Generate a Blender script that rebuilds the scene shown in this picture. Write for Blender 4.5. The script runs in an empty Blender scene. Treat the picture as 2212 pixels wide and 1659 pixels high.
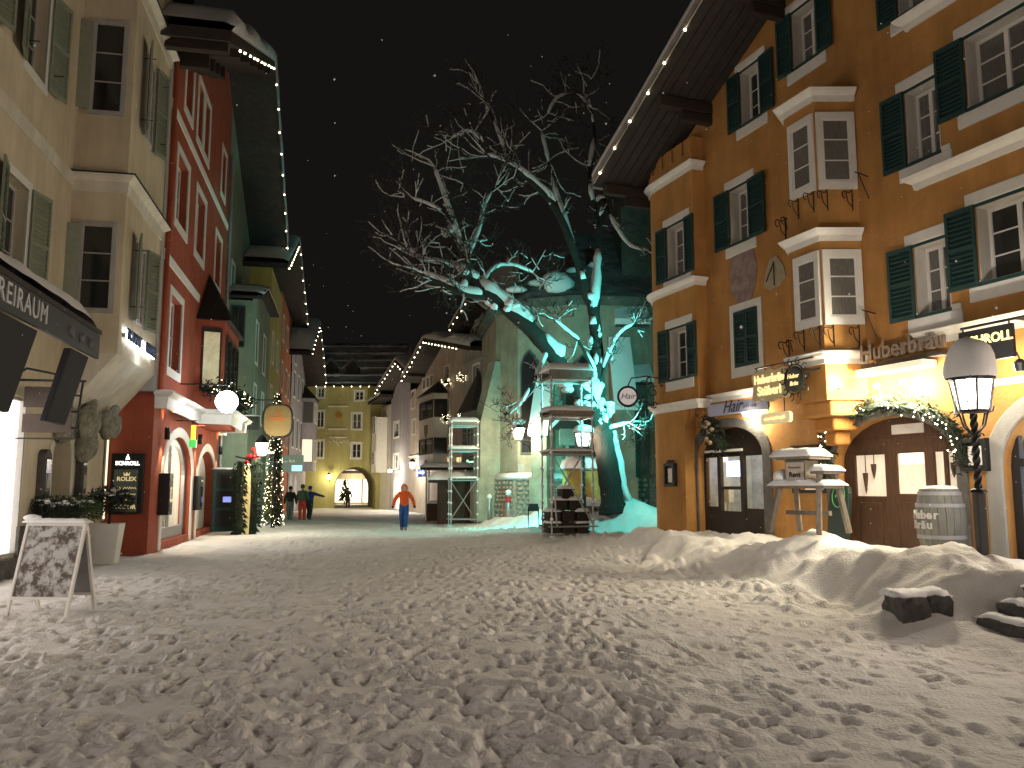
import bpy, bmesh, math, random
import numpy as np
from mathutils import Vector, Matrix
random.seed(7)
scene = bpy.context.scene
col = scene.collection
R_ = math.radians

# ------------------------------------------------------------------ camera, sky, exposure
CAM_H, PITCH = 1.65, R_(7.1)
cam_d = bpy.data.cameras.new('camera'); cam_d.sensor_width = 36.0; cam_d.lens = 29.46
cam_d.clip_start = 0.05; cam_d.clip_end = 600
cam = bpy.data.objects.new('camera', cam_d); col.objects.link(cam)
cam.location = (0, 0, CAM_H); cam.rotation_euler = (R_(90) + PITCH, 0, 0)
scene.camera = cam

world = bpy.data.worlds.new('World'); scene.world = world; world.use_nodes = True
wn = world.node_tree
bg = wn.nodes['Background']
bg.inputs[0].default_value = (1.0, 0.90, 0.82, 1); bg.inputs[1].default_value = 0.0050   # low snow cloud over the town

scene.view_settings.view_transform = 'Standard'; scene.view_settings.look = 'None'
scene.view_settings.exposure = 0.52; scene.view_settings.gamma = 1.0
scene.cycles.use_denoising = True
scene.cycles.max_bounces = 6; scene.cycles.diffuse_bounces = 3; scene.cycles.glossy_bounces = 3
scene.cycles.transmission_bounces = 4; scene.cycles.transparent_max_bounces = 8
scene.cycles.caustics_reflective = False; scene.cycles.caustics_refractive = False
scene.cycles.sample_clamp_indirect = 2.0; scene.cycles.sample_clamp_direct = 12.0

# ------------------------------------------------------------------ survey: where a sight line meets a facade plane
SF, SX, SY = 1810.0, 1106.0, 829.5
def ray(u, v):
    x = (u - SX) / SF; y = (SY - v) / SF
    return x, math.cos(PITCH) - y * math.sin(PITCH), math.sin(PITCH) + y * math.cos(PITCH)
def at(u, v, Y):
    r = ray(u, v); k = Y / r[1]
    return Vector((k * r[0], Y, CAM_H + k * r[2]))
class Front:
    """a facade line on the ground; s runs left to right seen from the street, +y goes into the house"""
    def __init__(s, ox, oy, tx, ty):
        l = math.hypot(tx, ty); s.o = (ox, oy); s.t = (tx / l, ty / l); s.n = (ty / l, -tx / l)
        s.ang = math.atan2(ty, tx)
    def at(s, u, v, d=0.0):
        r = ray(u, v); k = (d + s.o[0] * s.n[0] + s.o[1] * s.n[1]) / (r[0] * s.n[0] + r[1] * s.n[1])
        x, y = k * r[0], k * r[1]
        return (x - s.o[0]) * s.t[0] + (y - s.o[1]) * s.t[1], CAM_H + k * r[2]
    def rect(s, u0, v0, u1, v1, d=0.0):
        um, vm = (u0 + u1) / 2, (v0 + v1) / 2
        return (s.at(u0, vm, d)[0], s.at(u1, vm, d)[0], s.at(um, v1, d)[1], s.at(um, v0, d)[1])
    def world(s, a, d, z=0.0):
        return Vector((s.o[0] + s.t[0] * a + s.n[0] * d, s.o[1] + s.t[1] * a + s.n[1] * d, z))
    def root(s, name):
        o = bpy.data.objects.new(name, None); col.objects.link(o)
        o.location = (s.o[0], s.o[1], 0); o.rotation_euler = (0, 0, s.ang); o.empty_display_size = .3
        return o

# ------------------------------------------------------------------ helpers
def tag(o, label=None, cat=None, group=None, kind=None):
    if label: o['label'] = label
    if cat: o['category'] = cat
    if group: o['group'] = group
    if kind: o['kind'] = kind
    return o
def empty(name, loc, rz=0.0):
    o = bpy.data.objects.new(name, None); col.objects.link(o)
    o.location = loc; o.rotation_euler = (0, 0, rz); o.empty_display_size = .3
    return o
def obj(name, me, par=None):
    o = bpy.data.objects.new(name, me); col.objects.link(o)
    if par is not None: o.parent = par
    return o
def copy_tree(o, parent=None):
    c = o.copy(); col.objects.link(c); c.parent = parent
    for ch in list(o.children): copy_tree(ch, c)
    return c

class MB:
    def __init__(s): s.v = []; s.f = []; s.m = []
    def add(s, vs, fs, mi=0):
        b = len(s.v); s.v += [tuple(p) for p in vs]
        for f in fs: s.f.append(tuple(b + i for i in f)); s.m.append(mi)
        return s
    def box(s, x0, x1, y0, y1, z0, z1, mi=0):
        return s.add([(x0,y0,z0),(x1,y0,z0),(x1,y1,z0),(x0,y1,z0),(x0,y0,z1),(x1,y0,z1),(x1,y1,z1),(x0,y1,z1)],
              [(0,3,2,1),(4,5,6,7),(0,1,5,4),(1,2,6,5),(2,3,7,6),(3,0,4,7)], mi)
    def bar(s, a, b, w, h, up=(0,0,1), mi=0):
        a = Vector(a); b = Vector(b); d = (b - a).normalized(); up = Vector(up)
        x = d.cross(up)
        if x.length < 1e-4: x = d.cross(Vector((1,0,0)))
        x.normalize(); y = x.cross(d).normalized()
        x *= w / 2; y *= h / 2
        return s.add([a-x-y,a+x-y,a+x+y,a-x+y,b-x-y,b+x-y,b+x+y,b-x+y],
              [(0,1,2,3),(7,6,5,4),(0,4,5,1),(1,5,6,2),(2,6,7,3),(3,7,4,0)], mi)
    def tube(s, pts, rads, n=6, mi=0, cap=True):
        pts = [Vector(p) for p in pts]; k = len(pts)
        if not hasattr(rads, '__len__'): rads = [rads] * k
        ref = None; vs = []; fs = []
        for i, p in enumerate(pts):
            d = (pts[min(i+1,k-1)] - pts[max(i-1,0)])
            if d.length < 1e-9: d = Vector((0,0,1))
            d.normalize()
            if ref is None: ref = d.orthogonal().normalized()
            x = ref - d * ref.dot(d)
            if x.length < 1e-5: x = d.orthogonal()
            x.normalize(); ref = x; y = d.cross(x)
            for j in range(n):
                a = 2 * math.pi * j / n
                vs.append(p + (x * math.cos(a) + y * math.sin(a)) * rads[i])
        for i in range(k - 1):
            for j in range(n):
                j2 = (j + 1) % n
                fs.append((i*n+j, i*n+j2, (i+1)*n+j2, (i+1)*n+j))
        if cap: fs.append(tuple(range(n))[::-1]); fs.append(tuple((k-1)*n+j for j in range(n)))
        return s.add(vs, fs, mi)
    def lathe(s, prof, n=16, c=(0,0,0), mi=0, a0=0.0, a1=2*math.pi):
        full = abs(a1 - a0 - 2*math.pi) < 1e-6; m = n if full else n + 1
        vs = []; fs = []
        for r, z in prof:
            for j in range(m):
                a = a0 + (a1 - a0) * j / n
                vs.append((c[0] + r*math.cos(a), c[1] + r*math.sin(a), c[2] + z))
        for i in range(len(prof) - 1):
            for j in range(n):
                j2 = (j + 1) % m
                fs.append((i*m+j, i*m+j2, (i+1)*m+j2, (i+1)*m+j))
        if full and prof[0] != prof[-1]:
            if prof[0][0] > 1e-4: fs.append(tuple(range(m))[::-1])
            if prof[-1][0] > 1e-4: fs.append(tuple((len(prof)-1)*m+j for j in range(m)))
        return s.add(vs, fs, mi)
    def prism(s, out, y0, y1, mi=0):            # outline in (x, z)
        n = len(out)
        return s.add([(x,y0,z) for x,z in out] + [(x,y1,z) for x,z in out],
              [tuple(range(n)), tuple(range(2*n-1,n-1,-1))] + [(i,i+n,(i+1)%n+n,(i+1)%n) for i in range(n)], mi)
    def prismz(s, out, z0, z1, mi=0):           # outline in (x, y)
        n = len(out)
        return s.add([(x,y,z0) for x,y in out] + [(x,y,z1) for x,y in out],
              [tuple(range(n))[::-1], tuple(range(n,2*n))] + [(i,(i+1)%n,(i+1)%n+n,i+n) for i in range(n)], mi)
    def sweep(s, path, prof, mi=0):             # plan path (x, y); profile (outward, z), outward is right of the path
        k = len(path); n = len(prof); vs = []
        P = [Vector(p) for p in path]
        for i in range(k):
            a = (P[i]-P[i-1]).normalized() if i > 0 else None
            b = (P[i+1]-P[i]).normalized() if i < k-1 else None
            if a is None: a = b
            if b is None: b = a
            na = Vector((a.y,-a.x)); nb = Vector((b.y,-b.x)); m = (na+nb)
            m = m / max(m.dot(na), .3)
            for o_, z in prof: vs.append((P[i].x+m.x*o_, P[i].y+m.y*o_, z))
        fs = []
        for i in range(k-1):
            for j in range(n):
                j2 = (j+1) % n
                fs.append((i*n+j,(i+1)*n+j,(i+1)*n+j2,i*n+j2))
        fs.append(tuple(range(n))); fs.append(tuple((k-1)*n+j for j in range(n))[::-1])
        return s.add(vs, fs, mi)
    def blob(s, c, r, n=8, m=5, jit=.15, rnd=random, mi=0):
        vs = []; fs = []
        for i in range(m + 1):
            t = math.pi * i / m
            for j in range(n):
                a = 2*math.pi*j/n; q = 1 + rnd.uniform(-jit, jit)
                vs.append((c[0]+r[0]*q*math.sin(t)*math.cos(a), c[1]+r[1]*q*math.sin(t)*math.sin(a), c[2]+r[2]*q*math.cos(t)))
        for i in range(m):
            for j in range(n):
                j2=(j+1)%n; fs.append((i*n+j,(i+1)*n+j,(i+1)*n+j2,i*n+j2))
        return s.add(vs, fs, mi)
    def mesh(s, name, mats, smooth=False, fix=True):
        me = bpy.data.meshes.new(name)
        me.from_pydata([tuple(p) for p in s.v], [], s.f)
        if not isinstance(mats, (list, tuple)): mats = [mats]
        for m in mats: me.materials.append(m)
        if len(mats) > 1: me.polygons.foreach_set('material_index', s.m)
        if fix:
            bm = bmesh.new(); bm.from_mesh(me)
            bmesh.ops.recalc_face_normals(bm, faces=bm.faces); bm.to_mesh(me); bm.free()
        if smooth: me.polygons.foreach_set('use_smooth', [True]*len(me.polygons))
        me.update()
        return me
    def build(s, name, mats, par=None, smooth=False, bevel=0.0, fix=True, loc=None):
        o = obj(name, s.mesh(name, mats, smooth, fix), par)
        if loc is not None: o.location = loc
        if bevel:
            b = o.modifiers.new('bevel', 'BEVEL'); b.width = bevel; b.segments = 2; b.limit_method = 'ANGLE'; b.angle_limit = R_(40)
        return o

# --- value noise for the snow
def vnoise(x, y, seed):
    rng = np.random.RandomState(seed); T = rng.rand(256, 256)
    xi = np.floor(x).astype(int); yi = np.floor(y).astype(int); fx = x - xi; fy = y - yi
    fx = fx*fx*fx*(fx*(fx*6-15)+10); fy = fy*fy*fy*(fy*(fy*6-15)+10)
    g = lambda a, b: T[a & 255, b & 255]
    return (g(xi,yi)*(1-fx)+g(xi+1,yi)*fx)*(1-fy) + (g(xi,yi+1)*(1-fx)+g(xi+1,yi+1)*fx)*fy - .5
def fbm(x, y, sc, seed, o=4, gain=.5):
    r = 0; a = 1.0
    for i in range(o):
        c, s_ = math.cos(.7*i), math.sin(.7*i)
        r = r + a*vnoise((x*c-y*s_)/sc + 31.7*i, (x*s_+y*c)/sc + 17.3*i, seed+i); a *= gain; sc *= .5
    return r
def sstep(a, b, x):
    t = np.clip((x-a)/(b-a), 0, 1); return t*t*(3-2*t)

# ------------------------------------------------------------------ materials
def M(name, c, rough=.8, var=.12, sc=3.0, bump=0.0, bsc=40.0, metal=0.0, emit=None, es=0.0, spec=.3, sss=0.0, c2=None, stretch=None, samp=None):
    m = bpy.data.materials.new(name); m.use_nodes = True; nt = m.node_tree; b = nt.nodes['Principled BSDF']
    b.inputs['Roughness'].default_value = rough; b.inputs['Metallic'].default_value = metal
    b.inputs['Specular IOR Level'].default_value = spec
    b.inputs['Base Color'].default_value = (*c, 1)
    if var or bump or c2:
        tc = nt.nodes.new('ShaderNodeTexCoord'); mp = nt.nodes.new('ShaderNodeMapping')
        nt.links.new(tc.outputs['Object'], mp.inputs['Vector'])
        if stretch: mp.inputs['Scale'].default_value = stretch
    if var or c2:
        n1 = nt.nodes.new('ShaderNodeTexNoise'); n1.inputs['Scale'].default_value = sc; n1.inputs['Detail'].default_value = 7; n1.inputs['Roughness'].default_value = .65
        nt.links.new(mp.outputs[0], n1.inputs['Vector'])
        rp = nt.nodes.new('ShaderNodeValToRGB'); nt.links.new(n1.outputs['Fac'], rp.inputs['Fac'])
        rp.color_ramp.elements[0].position = .32; rp.color_ramp.elements[1].position = .68
        a = c if c2 else tuple(max(0, x*(1-var)) for x in c); d = c2 if c2 else tuple(min(1, x*(1+var)) for x in c)
        rp.color_ramp.elements[0].color = (*a, 1); rp.color_ramp.elements[1].color = (*d, 1)
        nt.links.new(rp.outputs[0], b.inputs['Base Color'])
        if 'plaster' in name:                                    # rain streaks, damp and patched render
            m2 = nt.nodes.new('ShaderNodeMapping'); m2.inputs['Scale'].default_value = (1.6,1.6,.22); nt.links.new(tc.outputs['Object'], m2.inputs['Vector'])
            n3 = nt.nodes.new('ShaderNodeTexNoise'); n3.inputs['Scale'].default_value = 1.3; n3.inputs['Detail'].default_value = 8; n3.inputs['Roughness'].default_value = .7; nt.links.new(m2.outputs[0], n3.inputs['Vector'])
            r3 = nt.nodes.new('ShaderNodeValToRGB'); r3.color_ramp.elements[0].position = .33; r3.color_ramp.elements[1].position = .60; r3.color_ramp.elements[0].color = (.80,.78,.75,1); r3.color_ramp.elements[1].color = (1,1,1,1); nt.links.new(n3.outputs['Fac'], r3.inputs['Fac'])
            mx = nt.nodes.new('ShaderNodeMix'); mx.data_type = 'RGBA'; mx.blend_type = 'MULTIPLY'; mx.inputs[0].default_value = 1
            nt.links.new(rp.outputs[0], mx.inputs[6]); nt.links.new(r3.outputs[0], mx.inputs[7]); nt.links.new(mx.outputs[2], b.inputs['Base Color'])
    if bump:
        n2 = nt.nodes.new('ShaderNodeTexNoise'); n2.inputs['Scale'].default_value = bsc; n2.inputs['Detail'].default_value = 5
        nt.links.new(mp.outputs[0], n2.inputs['Vector'])
        bp = nt.nodes.new('ShaderNodeBump'); bp.inputs['Strength'].default_value = bump; bp.inputs['Distance'].default_value = .02
        nt.links.new(n2.outputs['Fac'], bp.inputs['Height']); nt.links.new(bp.outputs[0], b.inputs['Normal'])
    if emit:
        b.inputs['Emission Color'].default_value = (*emit, 1); b.inputs['Emission Strength'].default_value = es
    if samp: m.cycles.emission_sampling = samp
    return m
def thin_glass(name, tint=(1,1,1), gl=.1):
    m = bpy.data.materials.new(name); m.use_nodes = True; nt = m.node_tree
    for n in list(nt.nodes): nt.nodes.remove(n)
    o = nt.nodes.new('ShaderNodeOutputMaterial'); t = nt.nodes.new('ShaderNodeBsdfTransparent'); g = nt.nodes.new('ShaderNodeBsdfGlossy')
    t.inputs[0].default_value = (*tint, 1); g.inputs['Roughness'].default_value = .03
    x = nt.nodes.new('ShaderNodeMixShader'); x.inputs[0].default_value = gl
    nt.links.new(t.outputs[0], x.inputs[1]); nt.links.new(g.outputs[0], x.inputs[2]); nt.links.new(x.outputs[0], o.inputs[0])
    return m

def lamp_glass(name, c, es):
    m = bpy.data.materials.new(name); m.use_nodes = True; nt = m.node_tree
    for n in list(nt.nodes): nt.nodes.remove(n)
    o = nt.nodes.new('ShaderNodeOutputMaterial'); t = nt.nodes.new('ShaderNodeBsdfTransparent'); e = nt.nodes.new('ShaderNodeEmission')
    e.inputs[0].default_value = (*c, 1); e.inputs[1].default_value = es
    x = nt.nodes.new('ShaderNodeMixShader'); x.inputs[0].default_value = .35
    nt.links.new(t.outputs[0], x.inputs[1]); nt.links.new(e.outputs[0], x.inputs[2]); nt.links.new(x.outputs[0], o.inputs[0])
    return m
SNOW = M('snow', (.87,.87,.88), .75, .05, 1.5, .35, 30, spec=.25)
SNOW_GROUND = M('trodden_snow', (.71,.68,.655), .8, .0, 1.6, .9, 32, spec=.2, c2=(.83,.805,.79))
CREAM = M('cream_plaster', (.62,.54,.40), .9, .10, 1.2, .35, 25)
CREAM2 = M('pale_plaster', (.66,.62,.53), .9, .10, 1.5, .25, 25)
RED = M('red_plaster', (.35,.085,.048), .92, .18, 1.0, .35, 25)
GREEN = M('green_plaster', (.21,.26,.20), .9, .12, .8, .3, 20)
GREEN2 = M('pale_green_plaster', (.30,.38,.26), .9, .12, .8, .3, 20)
YELLOW = M('yellow_plaster', (.48,.38,.12), .9, .12, .8, .3, 20)
GATEY = M('gatehouse_plaster', (.42,.38,.16), .9, .12, .5, .3, 20)
SALMON = M('salmon_plaster', (.48,.17,.09), .9, .12, .8, .3, 20)
LAV = M('lavender_plaster', (.37,.35,.40), .9, .10, .8, .3, 20)
ORANGE = M('orange_plaster', (.47,.235,.072), .92, .2, .9, .5, 18)
ORANGE2 = M('deep_orange_plaster', (.42,.18,.045), .92, .18, .7, .45, 22)
WHITE = M('white_trim', (.72,.70,.66), .7, .06, 4, .1, 40)
GREY = M('grey_plaster', (.42,.41,.40), .9, .10, 2, .2, 30)
GREYW = M('weathered_grey_plaster', (.36,.35,.33), .9, .16, 1, .3, 20)
ROSE = M('rose_cream_plaster', (.52,.45,.39), .9, .10, 1, .3, 20)
STONE = M('grey_stone', (.12,.112,.105), .9, .25, 5, .6, 18)
STONED = M('dark_stone', (.085,.08,.075), .9, .35, 7, .7, 14)
GREENST = M('green_sandstone', (.27,.26,.205), .95, .35, 7, 1.0, 16)
RUBBLE = M('rubble_stone', (.30,.27,.22), .95, .45, 9, .9, 9)
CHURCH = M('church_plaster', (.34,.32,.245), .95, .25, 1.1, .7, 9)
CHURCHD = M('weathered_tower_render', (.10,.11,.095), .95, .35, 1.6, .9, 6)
WOODD = M('dark_wood', (.035,.026,.020), .8, .3, 6, .3, 20, stretch=(1,1,8))
WOODB = M('brown_wood', (.062,.030,.016), .65, .3, 4, .25, 25, stretch=(6,6,1))
WOODG = M('weathered_wood', (.20,.17,.14), .85, .3, 5, .3, 20, stretch=(6,6,1))
SOFFIT = M('soffit_boards', (.040,.033,.030), .8, .25, 4, .2, 20)
SHUT_G = M('dark_green_shutter', (.018,.050,.048), .55, .15, 8, .1, 40)
SHUT_P = M('grey_green_shutter', (.23,.25,.19), .7, .12, 8, .1, 40)
BLACK = M('black_iron', (.012,.012,.013), .5, 0, spec=.4)
DARKM = M('charcoal_cloth', (.016,.016,.018), .85, .2, 8, .2, 60)
STEEL = M('galvanised_steel', (.42,.42,.43), .45, .12, 20, .1, 60, metal=.85)
PIPE = M('grey_pipe', (.30,.30,.31), .5, .08, 6, metal=.3)
PANE = M('dark_window_glass', (.022,.022,.024), .06, 0, spec=.6)
PANEC = M('curtained_window_glass', (.10,.095,.09), .15, .35, 6, spec=.6, stretch=(14,14,1))
GLASS = thin_glass('shop_glass')
BULB = M('warm_bulb', (1,.9,.7), .5, 0, emit=(1,.86,.55), es=14, samp='NONE')
BULBW = M('white_bulb', (1,1,1), .5, 0, emit=(1,.95,.85), es=30)
GLOW = lamp_glass('frosted_lamp_glass', (1,.90,.70), 9)
MOON = M('opal_globe', (1,1,1), .5, 0, emit=(.93,.97,1), es=14)
FIR = M('fir_green', (.03,.055,.022), .85, .4, 9)
FIRD = M('dark_fir', (.014,.022,.012), .85, .4, 9)
GOLD = M('gold_paint', (.55,.40,.14), .4, .1, 6, metal=.6)

def bulb_mesh():
    b = MB(); b.lathe([(0,-.036),(.026,-.02),(.033,0),(.026,.02),(0,.036)], 6); return b.mesh('bulb', BULB, True)
BULB_ME = bulb_mesh()
def small_bulb_mesh():
    b = MB(); b.lathe([(0,-.014),(.013,0),(0,.014)], 5); return b.mesh('bulb', BULB, True)
SBULB_ME = small_bulb_mesh()

def light(name, kind, loc, par, w, c, rad=.08, spot=None, blend=.5, aim=None):
    l = bpy.data.lights.new(name, kind); l.energy = w; l.color = c
    if kind in ('POINT','SPOT'): l.shadow_soft_size = rad
    if kind == 'SPOT': l.spot_size = R_(spot); l.spot_blend = blend
    o = bpy.data.objects.new(name, l); col.objects.link(o)
    if par is not None: o.parent = par
    o.location = loc
    if aim is not None:
        o.rotation_mode = 'QUATERNION'; o.rotation_quaternion = (Vector(aim)-Vector(loc)).to_track_quat('-Z','Y')
    return o

def text_mesh(body, size, mat, ext=.012, shear=0.0, bold=0.0, space=1.0, xs=1.0):
    c = bpy.data.curves.new('lettering', 'FONT'); c.body = body; c.size = size; c.extrude = ext; c.shear = shear
    c.align_x = 'CENTER'; c.align_y = 'CENTER'; c.offset = bold; c.space_character = space; c.resolution_u = 3
    o = bpy.data.objects.new('tmp_text', c); col.objects.link(o)
    dg = bpy.context.evaluated_depsgraph_get(); dg.update()
    me = bpy.data.meshes.new_from_object(o.evaluated_get(dg)); me.name = 'lettering'
    bpy.data.objects.remove(o); bpy.data.curves.remove(c)
    me.materials.clear(); me.materials.append(mat)
    if xs != 1.0: me.transform(Matrix.Diagonal((xs,1,1,1)))
    me.update()
    return me
def text(body, size, mat, par, x, y, z, rz=0.0, **k):    # upright, reading along local +x, facing local -y
    o = obj('lettering', text_mesh(body, size, mat, **k), par)
    o.location = (x, y, z); o.rotation_euler = (R_(90), 0, rz)
    return o

def squiggle(par, x, y, z, w, h, mat, n=4, seed=1, r=.008):
    """writing too blurred to read: a running stroke"""
    rng = random.Random(seed); b = MB(); k = n*5
    b.tube([(x-w/2+w*i/k, y, z+h*.5*math.sin(i*1.9+seed)*rng.uniform(.4,1)) for i in range(k+1)], r, 4)
    return b.build('lettering', mat, par)
# ------------------------------------------------------------------ walls, windows, shutters, ledges
def clip(poly, a, b, c):        # keep a*x + b*z <= c
    out = []
    for i in range(len(poly)):
        p, q = poly[i], poly[(i+1) % len(poly)]
        dp, dq = a*p[0]+b*p[1]-c, a*q[0]+b*q[1]-c
        if dp <= 1e-9: out.append(p)
        if dp*dq < -1e-12:
            t = dp/(dp-dq); out.append((p[0]+(q[0]-p[0])*t, p[1]+(q[1]-p[1])*t))
    return out
def arch_curve(s0, s1, zs, zt, n=14):
    """points of an arch from (s0,zs) over the crown zt to (s1,zs)"""
    c = (s0+s1)/2; a = (s1-s0)/2
    return [(c - a*math.cos(math.pi*i/n), zs + (zt-zs)*math.sin(math.pi*i/n)) for i in range(n+1)]
def wall(par, mat, s0, s1, z0, z1, holes=(), planes=(), depth=.28, back=True, name='wall', thick=None, y0=0.0):
    """holes: (s0,s1,z0,z1) or (s0,s1,z0,zspring,ztop) for an arch"""
    b = MB(); S = {s0, s1}; Z = {z0, z1}
    H = []
    for h in holes:
        zt = h[4] if len(h) == 5 else h[3]
        H.append((h[0], h[1], h[2], zt)); S |= {h[0], h[1]}; Z |= {h[2], zt}
    S = sorted(x for x in S if s0 <= x <= s1); Z = sorted(z for z in Z if z0 <= z <= z1)
    for i in range(len(S)-1):
        for j in range(len(Z)-1):
            cs, cz = (S[i]+S[i+1])/2, (Z[j]+Z[j+1])/2
            if any(h[0] < cs < h[1] and h[2] < cz < h[3] for h in H): continue
            p = [(S[i],Z[j]),(S[i+1],Z[j]),(S[i+1],Z[j+1]),(S[i],Z[j+1])]
            for pl in planes:
                if p: p = clip(p, *pl)
            if len(p) > 2: b.add([(x,y0,z) for x,z in p], [tuple(range(len(p)))])
    for h in holes:
        a0, a1, b0 = h[0], h[1], h[2]
        y1 = y0 + depth
        if len(h) == 4:
            b1 = h[3]; ring = [(a0,b0),(a1,b0),(a1,b1),(a0,b1)]
        else:
            cv = arch_curve(a0, a1, h[3], h[4])
            for i in range(len(cv)-1):
                (xa,za),(xb,zb) = cv[i], cv[i+1]
                b.add([(xa,y0,za),(xb,y0,zb),(xb,y0,h[4]),(xa,y0,h[4])], [(0,1,2,3)])
            ring = [(a0,b0),(a1,b0)] + cv[::-1]
        n = len(ring)
        b.add([(x,y0,z) for x,z in ring]+[(x,y1,z) for x,z in ring], [(i,(i+1)%n,(i+1)%n+n,i+n) for i in range(n)])
    return b.build(name, mat, par, fix=False)
def ring_plate(b, s0, s1, z0, z1, w, ya, yb, wt=None, wb=None):
    wt = w if wt is None else wt; wb = w if wb is None else wb
    b.box(s0-w, s0, ya, yb, z0-wb, z1+wt); b.box(s1, s1+w, ya, yb, z0-wb, z1+wt)
    if wt: b.box(s0, s1, ya, yb, z1, z1+wt)
    if wb: b.box(s0, s1, ya, yb, z0-wb, z0)
_pane_cache = {}
def window(par, s0, s1, z0, z1, y=.13, cols=2, rows=3, fw=.07, fm=None, pm=None, mull=.09, mun=.025, name='window', surround=None, sill=None, glow=None):
    fm = fm or WHITE; pm = pm or PANE
    b = MB(); t = .07
    b.box(s0, s0+fw, y, y+t, z0, z1); b.box(s1-fw, s1, y, y+t, z0, z1)
    b.box(s0+fw, s1-fw, y, y+t, z0, z0+fw); b.box(s0+fw, s1-fw, y, y+t, z1-fw, z1)
    ia, ib, ja, jb = s0+fw, s1-fw, z0+fw, z1-fw
    cw = (ib-ia-mull*(cols-1))/cols
    for c in range(1, cols): b.box(ia+c*cw+(c-1)*mull, ia+c*(cw+mull), y-.012, y+t-.004, ja, jb)
    rh = (jb-ja-mun*(rows-1))/rows
    for c in range(cols):
        x = ia+c*(cw+mull)
        for r in range(1, rows): b.box(x, x+cw, y+.015, y+t-.01, ja+r*rh+(r-1)*mun, ja+r*(rh+mun))
    w = b.build(name, fm, par)
    key = (round(cw,3), round(rh,3), pm.name)
    if key not in _pane_cache:
        p = MB(); p.box(0, cw, 0, .008, 0, rh); _pane_cache[key] = p.mesh('pane', pm)
    for c in range(cols):
        for r in range(rows):
            o = obj('pane', _pane_cache[key], w); o.location = (ia+c*(cw+mull), y+.03, ja+r*(rh+mun))
    if surround:
        sw, so, st, sb = (surround + (None, None))[:4]
        q = MB(); ring_plate(q, s0, s1, z0, z1, sw, -so, .02, st, sb); q.build('surround', WHITE, w)
    if sill:
        q = MB(); q.box(s0-sill[0], s1+sill[0], -sill[1], .1, z0-sill[2], z0-.002); q.build('sill', sill[3] if len(sill) > 3 else WHITE, w)
    return w
_slat = {}
def shutter(par, hx, z0, z1, w, side, mat, ang=0.0, y=-.03, pitch=.085, slats=True):
    """hinge at hx; side -1 lies to the left of the hinge, +1 to the right; ang opens it away from the wall"""
    b = MB(); h = z1-z0; st = .055
    x0, x1 = (0, w) if side > 0 else (-w, 0)
    b.box(x0, x0+st, -.04, 0, 0, h); b.box(x1-st, x1, -.04, 0, 0, h)
    for za, zb in ((0, st*1.4), (h*.5-st*.6, h*.5+st*.6), (h-st*1.4, h)): b.box(x0+st, x1-st, -.04, 0, za, zb)
    if slats: b.box(x0+st, x1-st, -.002, .004, st, h-st)
    o = b.build('shutter', mat, par); o.location = (hx, y, z0); o.rotation_euler = (0, 0, -side*ang)
    if slats:
        key = (round(w,2), mat.name)
        if key not in _slat:
            q = MB(); q.add([(0,-.040,0),(w-2*st,-.040,0),(w-2*st,-.004,.062),(0,-.004,.062),(0,-.034,-.004),(w-2*st,-.034,-.004),(w-2*st,.002,.058),(0,.002,.058)],
                  [(0,1,2,3),(7,6,5,4),(0,4,5,1),(1,5,6,2),(2,6,7,3),(3,7,4,0)]); _slat[key] = q.mesh('slat', mat)
        for za, zb in ((st*1.4, h*.5-st*.6), (h*.5+st*.6, h-st*1.4)):
            n = max(1, int((zb-za)/pitch)); p = (zb-za)/n
            for i in range(n):
                s_ = obj('slat', _slat[key], o); s_.location = (x0+st, 0, za+i*p+.005)
    else:
        q = MB(); q.box(x0+st, x1-st, -.03, -.01, st, h-st); q.build('panel', mat, o)
    return o
LEDGE = [(0,-.22),(.05,-.22),(.07,-.12),(.16,-.06),(.20,0),(0,.03)]
def ledge(par, path, z, prof=None, mat=None, k=1.0, name='ledge', snow=.0):
    prof = prof or LEDGE
    b = MB(); b.sweep(path, [(o*k, z+q*k) for o, q in prof]); l = b.build(name, mat or WHITE, par)
    if snow:
        o = max(p[0] for p in prof)*k
        q = MB(); q.sweep(path, [(0, z+.01), (o*.96, z+.004), (o*.98, z+snow*.6), (o*.7, z+snow), (0, z+snow*1.1)]); q.build('snow_cap', SNOW, l, True)
    return l
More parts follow.
